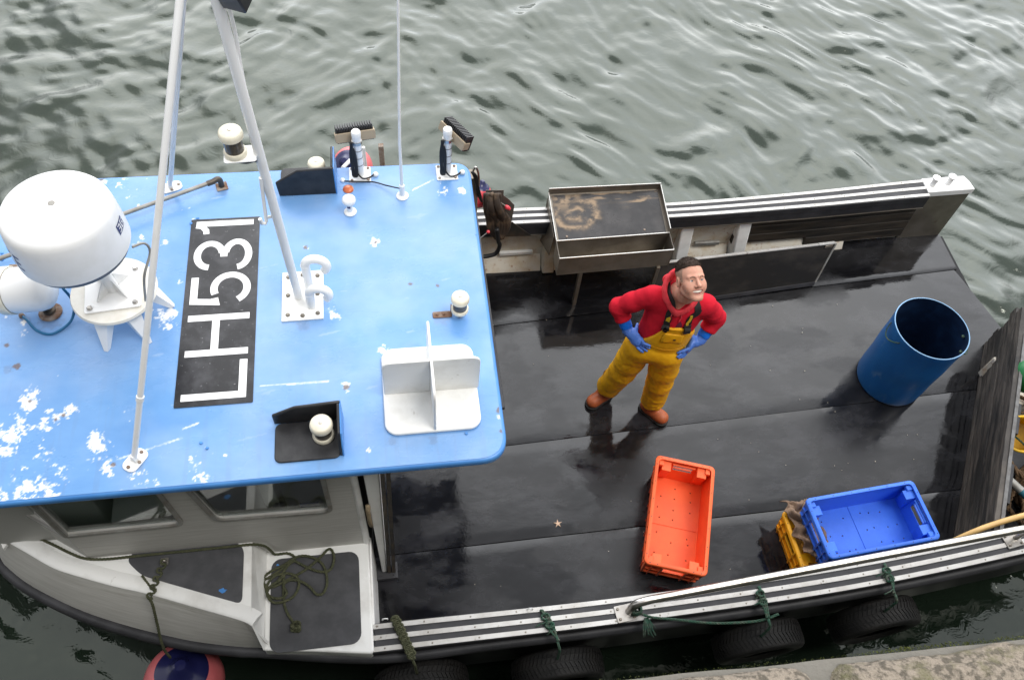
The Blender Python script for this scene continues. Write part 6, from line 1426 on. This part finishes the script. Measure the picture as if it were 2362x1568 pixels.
def s_chain(P, pts, k=.02):
    d = None
    for (a, ra), (b, rb) in zip(pts, pts[1:]):
        e = s_cone(P, a, b, ra, rb); d = e if d is None else smin(d, e, k)
    return d
def surf(sdf, lo, hi, h, chunk=None):
    ax = [np.arange(l, u + h, h) for l, u in zip(lo, hi)]
    X, Y, Z = np.meshgrid(*ax, indexing='ij'); F = sdf(np.stack([X, Y, Z], -1)).astype(np.float32)
    ins = F < 0; nx, ny, nz = F.shape
    cor = [(i, j, k) for i in (0, 1) for j in (0, 1) for k in (0, 1)]
    sl = lambda i, j, k: (slice(i, nx - 1 + i), slice(j, ny - 1 + j), slice(k, nz - 1 + k))
    cnt = sum(ins[sl(*c)].astype(np.int8) for c in cor); act = (cnt > 0) & (cnt < 8)
    idx = np.argwhere(act); num = -np.ones(act.shape, int); num[act] = np.arange(len(idx))
    acc = np.zeros((len(idx), 3)); n = np.zeros(len(idx))
    f = {c: F[idx[:, 0] + c[0], idx[:, 1] + c[1], idx[:, 2] + c[2]] for c in cor}
    for a in cor:
        for d in range(3):
            if a[d]: continue
            b = list(a); b[d] = 1; b = tuple(b); fa, fb = f[a], f[b]; m = (fa < 0) != (fb < 0)
            t = np.where(m, fa / (fa - fb + 1e-12), 0); p = np.tile(np.array(a, float), (len(idx), 1)); p[:, d] = t
            acc[m] += p[m]; n[m] += 1
    V = (idx + acc / n[:, None]) * h + np.array([a[0] for a in ax])
    Q = []
    for d in range(3):
        o1, o2 = (d + 1) % 3, (d + 2) % 3
        A = [slice(None)] * 3; B = [slice(None)] * 3; A[d] = slice(0, -1); B[d] = slice(1, None)
        ch = ins[tuple(A)] != ins[tuple(B)]; e = np.argwhere(ch)
        e = e[(e[:, o1] > 0) & (e[:, o2] > 0) & (e[:, o1] < F.shape[o1] - 1) & (e[:, o2] < F.shape[o2] - 1)]
        u = np.eye(3, dtype=int); q = [num[tuple((e - s1 * u[o1] - s2 * u[o2]).T)] for s1, s2 in ((1, 1), (0, 1), (0, 0), (1, 0))]
        q = np.stack(q, -1); fl = ins[tuple(e.T)]; q[~fl] = q[~fl][:, ::-1]; Q.append(q)
    Q = np.concatenate(Q); Q = Q[(Q >= 0).all(1)]
    return V, Q
def wrinkle(P, s, seed=0):
    """smooth 3D wrinkles, cheap"""
    x, y, z = P[..., 0] * s, P[..., 1] * s, P[..., 2] * s; r = np.random.RandomState(seed); o = 0
    for i in range(6):
        k = r.normal(0, 1, 3); o = o + np.sin(k[0] * x + k[1] * y + k[2] * z + r.rand() * 6.28 + 1.3 * np.sin((k[1] * x - k[0] * z) * .7 + i)) / 6
    return o
def crease(P, s, seed, a):
    """thin raised folds of cloth along the level lines of a slow field"""
    w = wrinkle(P * np.array([1., 1., 1.7]), s, seed); m = wrinkle(P, s * .45, seed + 1)
    return a * (np.exp(-(w / .13) ** 2) * np.clip(.55 + m * 1.6, 0, 1) - .25)
A_ = lambda px, py, z: np.array(at(px, py, z))
def person():
    # joints, world space
    hc = np.array([1.705, 2.895, .92])
    hipR, hipL = np.array([1.612, 2.925, .86]), np.array([1.795, 2.862, .86])
    kneeR, kneeL = A_(1435, 856, .48), A_(1521, 879, .47)
    ankR, ankL = A_(1397, 897, .12), A_(1503, 930, .12)
    toeR, toeL = A_(1374, 921, .045), A_(1519, 957, .045)
    shR, shL = np.array([1.595, 2.995, 1.345]), np.array([1.940, 2.900, 1.340])
    elR, elL = np.array([1.438, 3.055, 1.150]), np.array([2.070, 2.925, 1.145])
    wrR, wrL = A_(1449, 768, 1.0), A_(1617, 789, 1.0)
    wrR = wrR + np.array([0, .02, 0]); wrL = wrL + np.array([0, .02, 0])
    chest = np.array([1.772, 2.948, 1.235]); belly = np.array([1.735, 2.92, 1.04]); neck0 = np.array([1.772, 2.960, 1.405])
    fw = np.array([-.30, -.954, 0.]); fw /= np.linalg.norm(fw); lf = np.array([-fw[1], fw[0], 0.])     # forward, his left
    lf = lf if lf[0] > 0 else -lf; upv = np.array([0, 0, 1.])
    B3 = np.stack([lf, fw, upv], -1)
    # head frame
    hcen = A_(1592, 646, 1.63)
    el, yawd = R(48), np.array([.16, -.98, 0]); yawd /= np.linalg.norm(yawd)
    g_ = yawd * math.cos(el) + upv * math.sin(el); hu = upv - g_ * (upv @ g_); hu /= np.linalg.norm(hu); hx = np.cross(hu, g_); hx = -hx  # his left
    if hx @ np.array([1, 0, 0]) < 0: hx = -hx
    tl = R(-4); hx, hu = hx * math.cos(tl) + hu * math.sin(tl), -hx * math.sin(tl) + hu * math.cos(tl)
    H3 = np.stack([hx, g_, hu], -1); S = 1.01
    toL = lambda P: ((P - hcen) @ H3) / S
    toW = lambda q: hcen + (H3 @ (np.asarray(q, float) * S))
    def face(Q):
        """head in its own frame: x his left, y forward, z up (metres)"""
        ax = np.abs(Q[..., 0]); Qs = np.stack([ax, Q[..., 1], Q[..., 2]], -1)
        d = s_ell(Q, (0, -.018, .040), (.074, .094, .084))
        d = smin(d, s_ell(Q, (0, .028, .000), (.066, .066, .090)), .03)               # face mass
        d = smin(d, s_ell(Q, (0, .032, -.056), (.058, .058, .062)), .03)               # jaw
        d = smin(d, s_cone(Qs, (.050, -.005, -.055), (.018, .074, -.102), .020, .018), .022)   # jaw line
        d = smin(d, s_ell(Q, (0, .080, -.104), (.021, .017, .016)), .018)               # chin
        d = smin(d, s_ell(Qs, (.043, .058, -.024), (.026, .024, .026)), .026)            # cheek bones
        d = smin(d, s_ell(Qs, (.038, .068, -.046), (.022, .020, .024)), .022)            # smiling cheeks
        d = smin(d, s_cone(Qs, (.010, .090, .026), (.046, .072, .026), .009, .008), .014)   # brow
        d = smax(d, -s_ell(Qs, (.0315, .101, .006), (.018, .0155, .0115)), .012)           # eye sockets
        d = smin(d, s_cone(Q, (0, .090, .012), (0, .114, -.026), .0075, .0125), .010)     # nose
        d = smin(d, s_ell(Qs, (.013, .099, -.030), (.010, .011, .009)), .007)
        d = smax(d, -s_ell(Qs, (.0075, .108, -.041), (.0042, .005, .004)), .003)           # nostrils
        # upper lid and lower lid
        d = smin(d, s_cone(Qs, (.020, .0885, .0125), (.0445, .081, .0105), .0042, .0036), .004)
        d = smin(d, s_cone(Qs, (.021, .086, -.0035), (.043, .080, -.0030), .0036, .0034), .005)
        # lips around an open smile (corners pulled up)
        zc = -.0655 + 6.5 * ax ** 2; yy = .0915 - 9.0 * ax ** 2
        mz = Q[..., 2] - zc; my = Q[..., 1] - yy
        dl = np.sqrt(np.clip(ax - .026, 0, None) ** 2 + (np.abs(mz) - .0115 * np.sqrt(np.clip(1 - (ax / .034) ** 2, 0, 1))) ** 2 + my ** 2) - .0042
        d = smin(d, dl, .005)
        mo = np.maximum(np.maximum(np.abs(mz) - .0108 * np.sqrt(np.clip(1 - (ax / .032) ** 2, 0, 1)), ax - .031), np.abs(my) - .018)
        d = smax(d, -mo, .003)
        # smile folds
        d = d + .0010 * np.exp(-((Qs[..., 0] - (.026 + .42 * np.clip(-.032 - Q[..., 2], -.01, .05))) / .0035) ** 2) * (Q[..., 2] < -.026) * (Q[..., 2] > -.075) * (Q[..., 1] > .04)
        # ears
        e = s_ell(Qs, (.0765, -.012, -.006), (.009, .019, .031)); e = smax(e, -s_ell(Qs, (.087, -.009, -.004), (.008, .011, .020)), .004)
        d = smin(d, e, .006)
        return d
    def neck(P): return s_chain(P, [(toW((0, -.022, -.050)), .058), (toW((0, -.020, -.105)) * .5 + neck0 * .5 + np.array([0, -.004, .012]), .056), (neck0, .064), (chest + upv * .05, .09)], .03)
    def body(P):
        Q = toL(P); d = face(Q) * S
        d = smin(d, neck(P), .022)
        d = smin(d, s_ell(P, chest + upv * .02 + fw * -.01, (.165, .095, .17), B3), .05)
        return d
    root_lab = 'smiling man in red hoodie, yellow bib overalls and blue gloves with hands on hips'
    V, F = surf(body, hcen - np.array([.19, .20, .40]), hcen + np.array([.22, .20, .16]), .0032)
    # skin regions: lips, inside of the mouth, shaved sides
    Fc = (V[F].mean(1) - hcen) @ H3 / S; ax = np.abs(Fc[:, 0]); zc = -.0655 + 6.5 * ax ** 2; yy = .0915 - 9.0 * ax ** 2; mz = Fc[:, 2] - zc
    mi = np.zeros(len(F), int); hh = .0115 * np.sqrt(np.clip(1 - (ax / .034) ** 2, 0, 1))
    lipm = (ax < .033) & (np.abs(np.abs(mz) - hh) < .0055) & (np.abs(Fc[:, 1] - yy) < .012); mi[lipm] = 1
    mi[(ax < .031) & (np.abs(mz) < hh - .001) & (Fc[:, 1] < yy - .004) & (Fc[:, 1] > .05)] = 2
    sh = (Fc[:, 2] > .004 - .25 * (Fc[:, 1] + .02)) & (Fc[:, 1] < .036 - .10 * (Fc[:, 2] - .03)) & (ax > .02) & (Fc[:, 2] > -.004) & ~((ax > .070) & (Fc[:, 1] > -.040) & (Fc[:, 1] < .012) & (Fc[:, 2] < .028)); mi[sh] = 3
    ps = npmesh('person', V, F, [M['skin'], M['lip'], M['mouth'], M['skin_shaved']], mi=mi)
    tag(ps, root_lab, 'person')
    # eyes, teeth, brows
    for s in (-1, 1):
        c_ = toW((s * .0315, .0755, .0048)); mb = MB(); q = Vector(np.array(A_(1900, 300, 4.6)) - c_).normalized(); gz = (Vector(g_) * .75 + q * .0 + Vector((.05, -.1, .25))).normalized()
        T = Matrix.Translation(Vector(c_)) @ gz.to_track_quat('Z', 'Y').to_matrix().to_4x4(); r = .0128
        mb.lathe([(.0003, -r)] + [(r * math.sin(t), -r * math.cos(t)) for t in np.linspace(.2, 3.0, 16)] + [(.0003, r)], T, 24, cap=False); eb = mb.build('eye', M['eye'], ps, smooth=180)
        mb = MB(); mb.lathe([(.0064, r * .875), (.0055, r * .955), (.0003, r * 1.02)], T, 20, cap=False); mb.build('iris', M['iris'], eb, smooth=180)
    mb = MB()
    for i in range(8):
        x = -.0255 + i * .00728; w_ = .0036; z_ = lambda x: -.0655 + 6.5 * x * x; y_ = lambda x: .0865 - 9.0 * x * x
        b_ = [toW(v) for v in ((x - w_, y_(x) - .006, z_(x) - .0030), (x + w_, y_(x) - .006, z_(x) - .0030), (x + w_, y_(x), z_(x) - .0030), (x - w_, y_(x), z_(x) - .0030))]
        t_ = [toW(v) for v in ((x - w_, y_(x) - .006, z_(x) + .0098), (x + w_, y_(x) - .006, z_(x) + .0098), (x + w_, y_(x) + .0005, z_(x) + .0098), (x - w_, y_(x) + .0005, z_(x) + .0098))]
        mb.hexa([Vector(v) for v in b_], [Vector(v) for v in t_])
    mb.build('teeth', M['teeth'], ps)
    def snap(p, sdf, off=0.):
        p = np.array(p, float)
        e = 1e-3; K = np.concatenate([np.zeros((1, 3)), np.eye(3) * e, -np.eye(3) * e])
        for _ in range(8):
            v = sdf(p + K); d = float(v[0]) - off; gr = (v[1:4] - v[4:7]) / (2 * e)
            p = p - gr * d / max(.3, gr @ gr); 
        return p, gr / (np.linalg.norm(gr) + 1e-9)
    for s in (-1, 1):
        mb = MB(); P = [snap(toW((s * x, .1, z)), body, .0005)[0] for x, z in ((.014, .024), (.028, .0305), (.042, .029), (.052, .021))]; mb.tube(spline([Vector(p) for p in P], 4), [.0018, .0026, .003, .003, .003, .003, .003, .003, .003, .0028, .0024, .0018, .001], 6, flat=1); mb.build('eyebrow', M['brow'], ps, smooth=180)
    # hair: short on top, a shell over the skull
    def hair(P):
        Q = toL(P); sk = s_ell(Q, (0, -.020, .043), (.074, .094, .084)); sk = smin(sk, s_ell(Q, (0, .026, .000), (.064, .064, .088)), .03)
        front = Q[..., 1] - (.084 - 1.25 * np.clip(.105 - Q[..., 2], -.02, .2) - 4.0 * Q[..., 0] ** 2 + .007 * wrinkle(Q, 170, 15))
        low = (.066 + .010 * wrinkle(Q, 120, 14) + .35 * np.clip(Q[..., 1], -.1, .1) * .5 + .006 * np.sin(Q[..., 1] * 60)) - Q[..., 2]; low = np.where(Q[..., 1] < -.05, low - .9 * (-.05 - Q[..., 1]), low)
        th = .0095 * np.clip((Q[..., 2] - .060) / .05, .08, 1) + .0016 * wrinkle(Q, 260, 4) + .0012 * wrinkle(Q, 480, 5)
        return np.maximum(np.maximum(sk - th, front), low) * S
    V, F = surf(hair, hcen - .13 * np.ones(3), hcen + .15 * np.ones(3), .0032); hr = npmesh('hair', V, F, M['hair'], ps)
    rs = np.random.RandomState(40); n = 5200; P0 = V[F[rs.randint(0, len(F), n)]].mean(1); Q = (P0 - hcen) @ H3
    nn = Q - np.array([0, -.02, .03]); nn /= np.linalg.norm(nn, axis=1)[:, None]; ln_ = rs.uniform(.004, .010, n) * np.clip((Q[:, 2] - .03) / .05, .3, 1)
    dq = nn * .8 + np.array([0, .45, .15]) + rs.normal(0, .35, (n, 3)); dq /= np.linalg.norm(dq, axis=1)[:, None]
    sd2 = np.cross(dq, rs.normal(0, 1, (n, 3))); sd2 /= np.linalg.norm(sd2, axis=1)[:, None] + 1e-9
    A0 = P0 + (sd2 * .0009) @ H3.T; B0 = P0 - (sd2 * .0009) @ H3.T; C0 = P0 + (dq * ln_[:, None]) @ H3.T
    npmesh('hair_strands', np.stack([A0, B0, C0], 1).reshape(-1, 3), np.arange(3 * n).reshape(n, 3), M['hair'], hr, smooth=False)['kind'] = 'stuff'
    # ---- hoodie
    def torso(P, gx=0.):
        d = s_chain(P, [(hc + upv * .02, .155), (belly, .150), (chest, .165)], .06)
        # flatten front to back by measuring in a squeezed frame
        q = (P - chest) @ B3; 
        d1 = s_ell(P, chest + upv * -.02, (.174, .110, .215), B3); d2 = s_ell(P, belly + upv * -.02, (.158, .110, .22), B3)
        d = smin(d1, d2, .06)
        d = smin(d, s_cone(P, shR * .88 + shL * .12 - upv * .015, shL * .88 + shR * .12 - upv * .015, .056, .056), .05)
        d = smin(d, s_cone(P, neck0 - upv * .01, chest, .074, .10), .05)
        return d
    def sleeves(P):
        fR = elR + (wrR - elR) * .42; fL = elL + (wrL - elL) * .46
        a = s_chain(P, [(shR - lf * -.01, .058), (shR * .45 + elR * .55, .055), (elR, .051), (fR, .047)], .03)
        b = s_chain(P, [(shL, .060), (shL * .45 + elL * .55, .057), (elL, .053), (fL, .049)], .03)
        return np.minimum(a, b)
    # cuffs must not run past the end point: clip with planes
    def sleeves_cut(P):
        d = sleeves(P)
        for e_, w_, t in ((elR, wrR, .47), (elL, wrL, .52)):
            ax_ = (w_ - e_) / np.linalg.norm(w_ - e_); c_ = e_ + (w_ - e_) * t
            near = np.sqrt(((P - c_) ** 2).sum(-1)) < .11
            d = np.where(near, np.maximum(d, (P - c_) @ ax_), d)
        return d
    folds = lambda P, a: a * (wrinkle(P, 42, 2) * .6 + wrinkle(P, 85, 3) * .4)
    def sfold(P):
        # diagonal drag folds on sleeves and across the chest
        q = P - chest; u = q @ lf; w_ = q @ upv
        return crease(P, 20, 21, .0038) * np.clip(np.abs(u) * 5 - .45, .15, 1) + 0 * np.sin(u)
    def hood(P):
        c_ = neck0 + upv * .028 + fw * -.005; n_ = (upv * .80 + fw * -.0 + fw * .60); n_ = n_ / np.linalg.norm(n_)
        # collar ring: thick roll lying round the neck, high behind, falling to a V in front
        q = P - c_; x = q @ lf; y = q @ fw; z = q @ upv
        ang = np.arctan2(x, y); rr = np.sqrt((x / .108) ** 2 + ((y - .012) / .116) ** 2)
        fr = np.cos(ang); zt_ = .012 - .050 * fr - .052 * np.exp(-(ang / .42) ** 2)
        th = .026 - .006 * fr
        d = np.sqrt(((rr - 1.0) * .108) ** 2 + ((z - zt_ + .5 * (rr - 1.0) * .108) * .48) ** 2) - th * .62
        back = s_ell(P, neck0 - fw * .115 + upv * -.035, (.115, .050, .070), B3)
        return smin(d, back, .03)
    def hoodie(P):
        d = smin(torso(P), sleeves_cut(P), .035); d = d - .009 - folds(P, .003) - sfold(P)
        d = smax(d, -(np.where(np.abs(hood_open(P)) < 1, .02, .02) * 0 + hood_open(P)), .008)
        d = smax(d, (hc[2] + .06) - P[..., 2], .01)
        return d
    def hood_open(P):
        # wedge removed at the throat
        a = s_cone(P, neck0 + upv * .12 + fw * .04, neck0 + fw * .135 + upv * -.060, .090, .026); return smin(a, s_cone(P, neck0 + upv * .14, neck0 + upv * -.02, .075, .066), .02)
    V, F = surf(hoodie, (1.34, 2.72, .90), (2.18, 3.20, 1.50), .0075); hd = npmesh('hoodie', V, F, M['hoodie'], ps)
    def hoodx(P): return smax(hood(P) - .0 - folds(P, .004), -s_cone(P, neck0 + fw * .16 + upv * -.10, neck0 + fw * .2 + upv * .05, .010, .045), .012)
    V, F = surf(hoodx, neck0 - np.array([.19, .24, .16]), neck0 + np.array([.19, .19, .17]), .0055); npmesh('hood', V, F, M['hoodie_pale'], hd)
    for s in (-1, 1):
        p0 = snap(neck0 + fw * .135 + lf * s * .026 + upv * -.055, hoodie, .005)[0]; p1 = snap(neck0 + fw * .15 + lf * (s * .034 + .004) + upv * -.085, hoodie, .006)[0]; p2 = snap(neck0 + fw * .15 + lf * (s * .030) + upv * -.12, hoodie, .007)[0]
        mb = MB(); mb.tube(spline([Vector(p0), Vector(p1), Vector(p2)], 5), .004, 8); mb.build('drawstring', M['redpink'], hd, smooth=180)
    # dark leaf-shaped print showing above the bib
    def patch(name, pts, m, host, sdf, off):
        """2D shape (u to his left, w up, metres from the chest point) laid on the cloth"""
        C_ = np.mean(pts, 0); rings = []; n = len(pts); mb = MB(); fs = np.linspace(0, 1, 5); W = []
        for f in fs:
            W.append([mb.bm.verts.new(snap(chest + fw * .16 + lf * (.028 + C_[0] + (p[0] - C_[0]) * max(f, .02)) + upv * (.046 + C_[1] + (p[1] - C_[1]) * max(f, .02)), sdf, off)[0]) for p in pts])
        for i in range(4):
            for j in range(n): k = (j + 1) % n; mb.bm.faces.new((W[i][j], W[i][k], W[i + 1][k], W[i + 1][j]))
        mb.bm.faces.new(W[0]); return mb.build(name, m, host, smooth=180)
    leaf = lambda cx, w_, z0, z1: [(cx + w_ * math.sin(t) * (1 if True else 0), z0 + (z1 - z0) * (t / math.pi)) for t in np.linspace(0, math.pi, 8)] + [(cx - w_ * math.sin(t), z1 + (z0 - z1) * (t / math.pi)) for t in np.linspace(0, math.pi, 8)[1:-1]]
    patch('chest_print', leaf(.012, .026, -.14, .010), M['print'], hd, hoodie, .0022)
    patch('chest_print', [(-.105, -.13), (-.045, -.13), (-.052, -.06), (-.085, -.015), (-.10, -.02)], M['print'], hd, hoodie, .0022)
    # ---- overalls: legs, seat and bib in one surface
    tdir = np.array([0, 0, 1.])
    def legs(P):
        a = s_chain(P, [(hipR, .112), (hipR * .45 + kneeR * .55, .100), (kneeR, .092), (ankR * .85 + kneeR * .15, .092)], .03)
        b = s_chain(P, [(hipL, .112), (hipL * .45 + kneeL * .55, .100), (kneeL, .092), (ankL * .85 + kneeL * .15, .092)], .03)
        d = smin(a, b, .022)
        d = smin(d, s_ell(P, hc - upv * .02, (.178, .125, .125), B3), .05)
        return d
    def overalls(P):
        d = legs(P)
        q = P - chest; u = q @ lf; v = q @ fw; w_ = q @ upv
        shell = np.abs(smin(torso(P), sleeves_off(P), .01) - .0165) - .0085
        top = w_ - (-.012 - .012 * ((u - .03) / .09) ** 2); side = np.abs(u - .028) - np.clip(.080 + np.clip(-.045 - w_, 0, 1) * .62, 0, .30)
        bib = np.maximum(np.maximum(np.maximum(shell, top), side), np.where(w_ > -.24, .02 - v, -1))
        waist = np.maximum(torso(P) - .018, np.abs(w_ + .33) - .085)
        d = smin(d, waist, .015); d = smin(d, bib, .008)
        wr = folds(P, .0055) * np.clip((1.02 - P[..., 2]) * 4, .25, 1) + crease(P, 19, 31, .0048) * np.clip(1.15 - P[..., 2] * 1.1, .15, 1) + crease(P, 30, 33, .005) * np.exp(-((P[..., 2] - .20) / .10) ** 2)
        d = d - wr * np.where(P[..., 2] < 1.03, 1, .15)
        for k_, a_ in ((kneeR, ankR), (kneeL, ankL)):
            ax_ = (a_ - k_) / np.linalg.norm(a_ - k_); c_ = a_ - ax_ * .045
            near = np.sqrt(((P - c_) ** 2).sum(-1)) < .17
            d = np.where(near, smax(d, (P - c_) @ ax_ + .006 * np.sin(P[..., 0] * 60), .01), d)
        return d
    def sleeves_off(P): return np.full(P.shape[:-1], 9.)
    V, F = surf(overalls, (1.30, 2.62, .06), (2.08, 3.14, 1.26), .0075); ov = npmesh('overalls', V, F, M['overalls'], ps)
    # bib pocket flap, bib hem, waist seam
    def cloth(name, pts, m, host, sdf, off, th):
        o = patch(name, pts, m, host, sdf, off); sd = o.modifiers.new('thick', 'SOLIDIFY'); sd.thickness = th * 2; sd.offset = 0; return o
    cloth('pocket_flap', rpoly([(-.078, -.190), (.066, -.195), (.066, -.112), (-.070, -.102)], .012, 3), M['overalls'], ov, overalls, .004, .0045)
    pk = patch('popper', [(.004 + .010 * math.cos(t), -.150 + .008 * math.sin(t)) for t in np.linspace(0, 6.28, 13)[:-1]], M['strap_black'], ov, overalls, .0105)
    def ribbon(name, pts, w_, th, m, host, sdf, off):
        Pp = spline([Vector(p) for p in pts], 6); rings = []; N_ = []
        S_ = [snap(p, sdf, off) for p in Pp]
        for i, (p, n_) in enumerate(S_):
            t = S_[min(i + 1, len(S_) - 1)][0] - S_[max(i - 1, 0)][0]; t /= np.linalg.norm(t) + 1e-9; s_ = np.cross(t, n_); s_ /= np.linalg.norm(s_) + 1e-9
            rings.append([Vector(p - s_ * w_), Vector(p + s_ * w_), Vector(p + s_ * w_ + n_ * th), Vector(p - s_ * w_ + n_ * th)])
        mb = MB(); mb.loft(rings); return mb.build(name, m, host, bevel=.001)
    both = lambda P: np.minimum(hoodie(P), overalls(P))
    bt = lambda u, w_, f=.17: chest + lf * (u + .028) + fw * f + upv * (w_ + .046)
    ribbon('bib_hem', [bt(-.092, -.070), bt(-.04, -.064), bt(.0, -.063), bt(.04, -.065), bt(.085, -.071)], .005, .003, M['overalls'], ov, overalls, .001)
    ribbon('waist_seam', [bt(-.13, -.262), bt(-.05, -.268), bt(.03, -.27), bt(.12, -.268)], .003, .002, M['overalls'], ov, overalls, .001)
    st = ribbon('strap', [bt(-.078, -.064), bt(-.080, -.01), bt(-.080, .06), bt(-.082, .12, .12), shR * .60 + neck0 * .4 + upv * .09, shR * .55 + neck0 * .45 + upv * .05 - fw * .10], .021, .004, M['strap_black'], ov, hoodie, .003)
    ribbon('strap_badge', [bt(-.080, -.006), bt(-.080, .030)], .013, .002, M['strap_yellow'], st, hoodie, .0078)
    ribbon('buckle', [bt(-.078, -.062), bt(-.079, -.028)], .026, .012, M['strap_black'], st, both, .004)
    st = ribbon('strap', [bt(.080, -.066), bt(.088, -.01), bt(.100, .06), bt(.105, .12, .12), shL * .6 + neck0 * .4 + upv * .09, shL * .55 + neck0 * .45 + upv * .05 - fw * .10], .020, .004, M['strap_black'], ov, hoodie, .003)
    ribbon('strap_edging', [bt(.076, -.03), bt(.080, .01), bt(.090, .065)], .009, .003, M['strap_yellow'], st, hoodie, .008)
    ribbon('buckle', [bt(.082, -.085), bt(.084, -.050), bt(.086, -.022)], .024, .014, M['strap_black'], st, both, .004)
    # ---- boots
    for k_, a_, t_, s in ((kneeR, ankR, toeR, 0), (kneeL, ankL, toeL, 1)):
        fdir = t_ - a_; fdir[2] = 0; fdir /= np.linalg.norm(fdir); a0 = np.array([a_[0], a_[1], 0])
        def boot(P, a0=a0, fdir=fdir, k_=k_, a_=a_):
            d = s_cone(P, a0 + upv * .30 + (k_ - a_) * .1, a0 + upv * .075, .062, .058)
            d = smin(d, s_cone(P, a0 - fdir * .035 + upv * .045, a0 + fdir * .075 + upv * .045, .046, .050), .03)
            d = smin(d, s_ell(P, a0 + fdir * .112 + upv * .046, (.052, .052, .046)), .02)
            return np.maximum(d, .012 - P[..., 2])
        V, F = surf(boot, a0 + np.array([-.24, -.24, -.01]), a0 + np.array([.24, .24, .33]), .006); bo = npmesh('boot', V, F, M['boot'], ps)
        def sole(P, a0=a0, fdir=fdir):
            Q = P.copy(); Q[..., 2] = np.clip(Q[..., 2], .05, .05)
            d = s_cone(Q, a0 - fdir * .035 + upv * .05, a0 + fdir * .115 + upv * .05, .052, .056); return np.maximum(np.maximum(d, P[..., 2] - .018), .0025 - P[..., 2])
        V, F = surf(sole, a0 + np.array([-.24, -.24, -.008]), a0 + np.array([.24, .24, .03]), .005); npmesh('sole', V, F, M['sole'], bo)
    # ---- gloves: bright cuff, palm, four fingers and a thumb resting on the hip
    for e_, w_, fpx, s in ((elR, wrR, A_(1489, 797, .955), -1), (elL, wrL, A_(1575, 815, .955), 1)):
        # palm direction from wrist towards the belt, fingers forward, thumb behind the hip
        tip, nrm = snap(fpx, overalls, .012); 
        pal = w_ + (tip - w_) * .48; pal, pn = snap(pal, overalls, .022)
        ax_ = (w_ - e_) / np.linalg.norm(w_ - e_); c0 = e_ + (w_ - e_) * .40
        fd = tip - pal; fd /= np.linalg.norm(fd); sd_ = np.cross(pn, fd); sd_ /= np.linalg.norm(sd_)
        if sd_[2] < 0: sd_ = -sd_                                    # towards the index finger side (up)
        knu = pal + fd * .038
        fing = []
        for k, (o, L, a) in enumerate(((.031, .070, .10), (.011, .078, .02), (-.010, .074, -.06), (-.030, .060, -.16))):
            b0 = knu + sd_ * o; d1 = fd + sd_ * a; d1 /= np.linalg.norm(d1)
            p1 = snap(b0 + d1 * L * .48, overalls, .013)[0] + pn * .004; p2 = snap(b0 + d1 * L * .78, overalls, .010)[0]; p3 = snap(b0 + d1 * L * 1.02, overalls, .0075)[0]
            fing.append([(b0 + pn * .003, .0115), (p1, .0106), (p2, .0096), (p3, .0080)])
        th0 = pal - fd * .028 + sd_ * .024; t1 = snap(th0 - fw * .034 + upv * .008, both, .012)[0]; t2 = snap(th0 - fw * .068 + upv * .012, both, .010)[0]
        def glove(P):
            d = s_chain(P, [(w_ - ax_ * .035, .037), (w_, .033), (w_ * .5 + pal * .5, .034)], .02)
            PM = np.stack([fd, sd_, pn], -1)
            d = smin(d, s_ell(P, pal, (.056, .046, .022), PM), .022)
            for f in fing: d = smin(d, s_chain(P, f, .004), .006)
            d = smin(d, s_chain(P, [(th0, .016), (t1, .0125), (t2, .0100)], .006), .012)
            return d - .0016 * wrinkle(P, 150, 6)
        lo_ = np.minimum(w_, tip) - .13; hi_ = np.maximum(w_, tip) + .13
        V, F = surf(glove, lo_, hi_, .0036); gl = npmesh('glove', V, F, M['glove'], ps)
        def cuff(P):
            d = s_chain(P, [(c0, .045), (w_ - ax_ * .02, .0405)], .02) - .0022 * wrinkle(P, 90, 11); d = np.maximum(d, (P - (w_ - ax_ * .028)) @ ax_); return d
        V, F = surf(cuff, np.minimum(c0, w_) - .09, np.maximum(c0, w_) + .09, .0045); npmesh('cuff', V, F, M['glove_cuff'], gl)
    return ps
person()
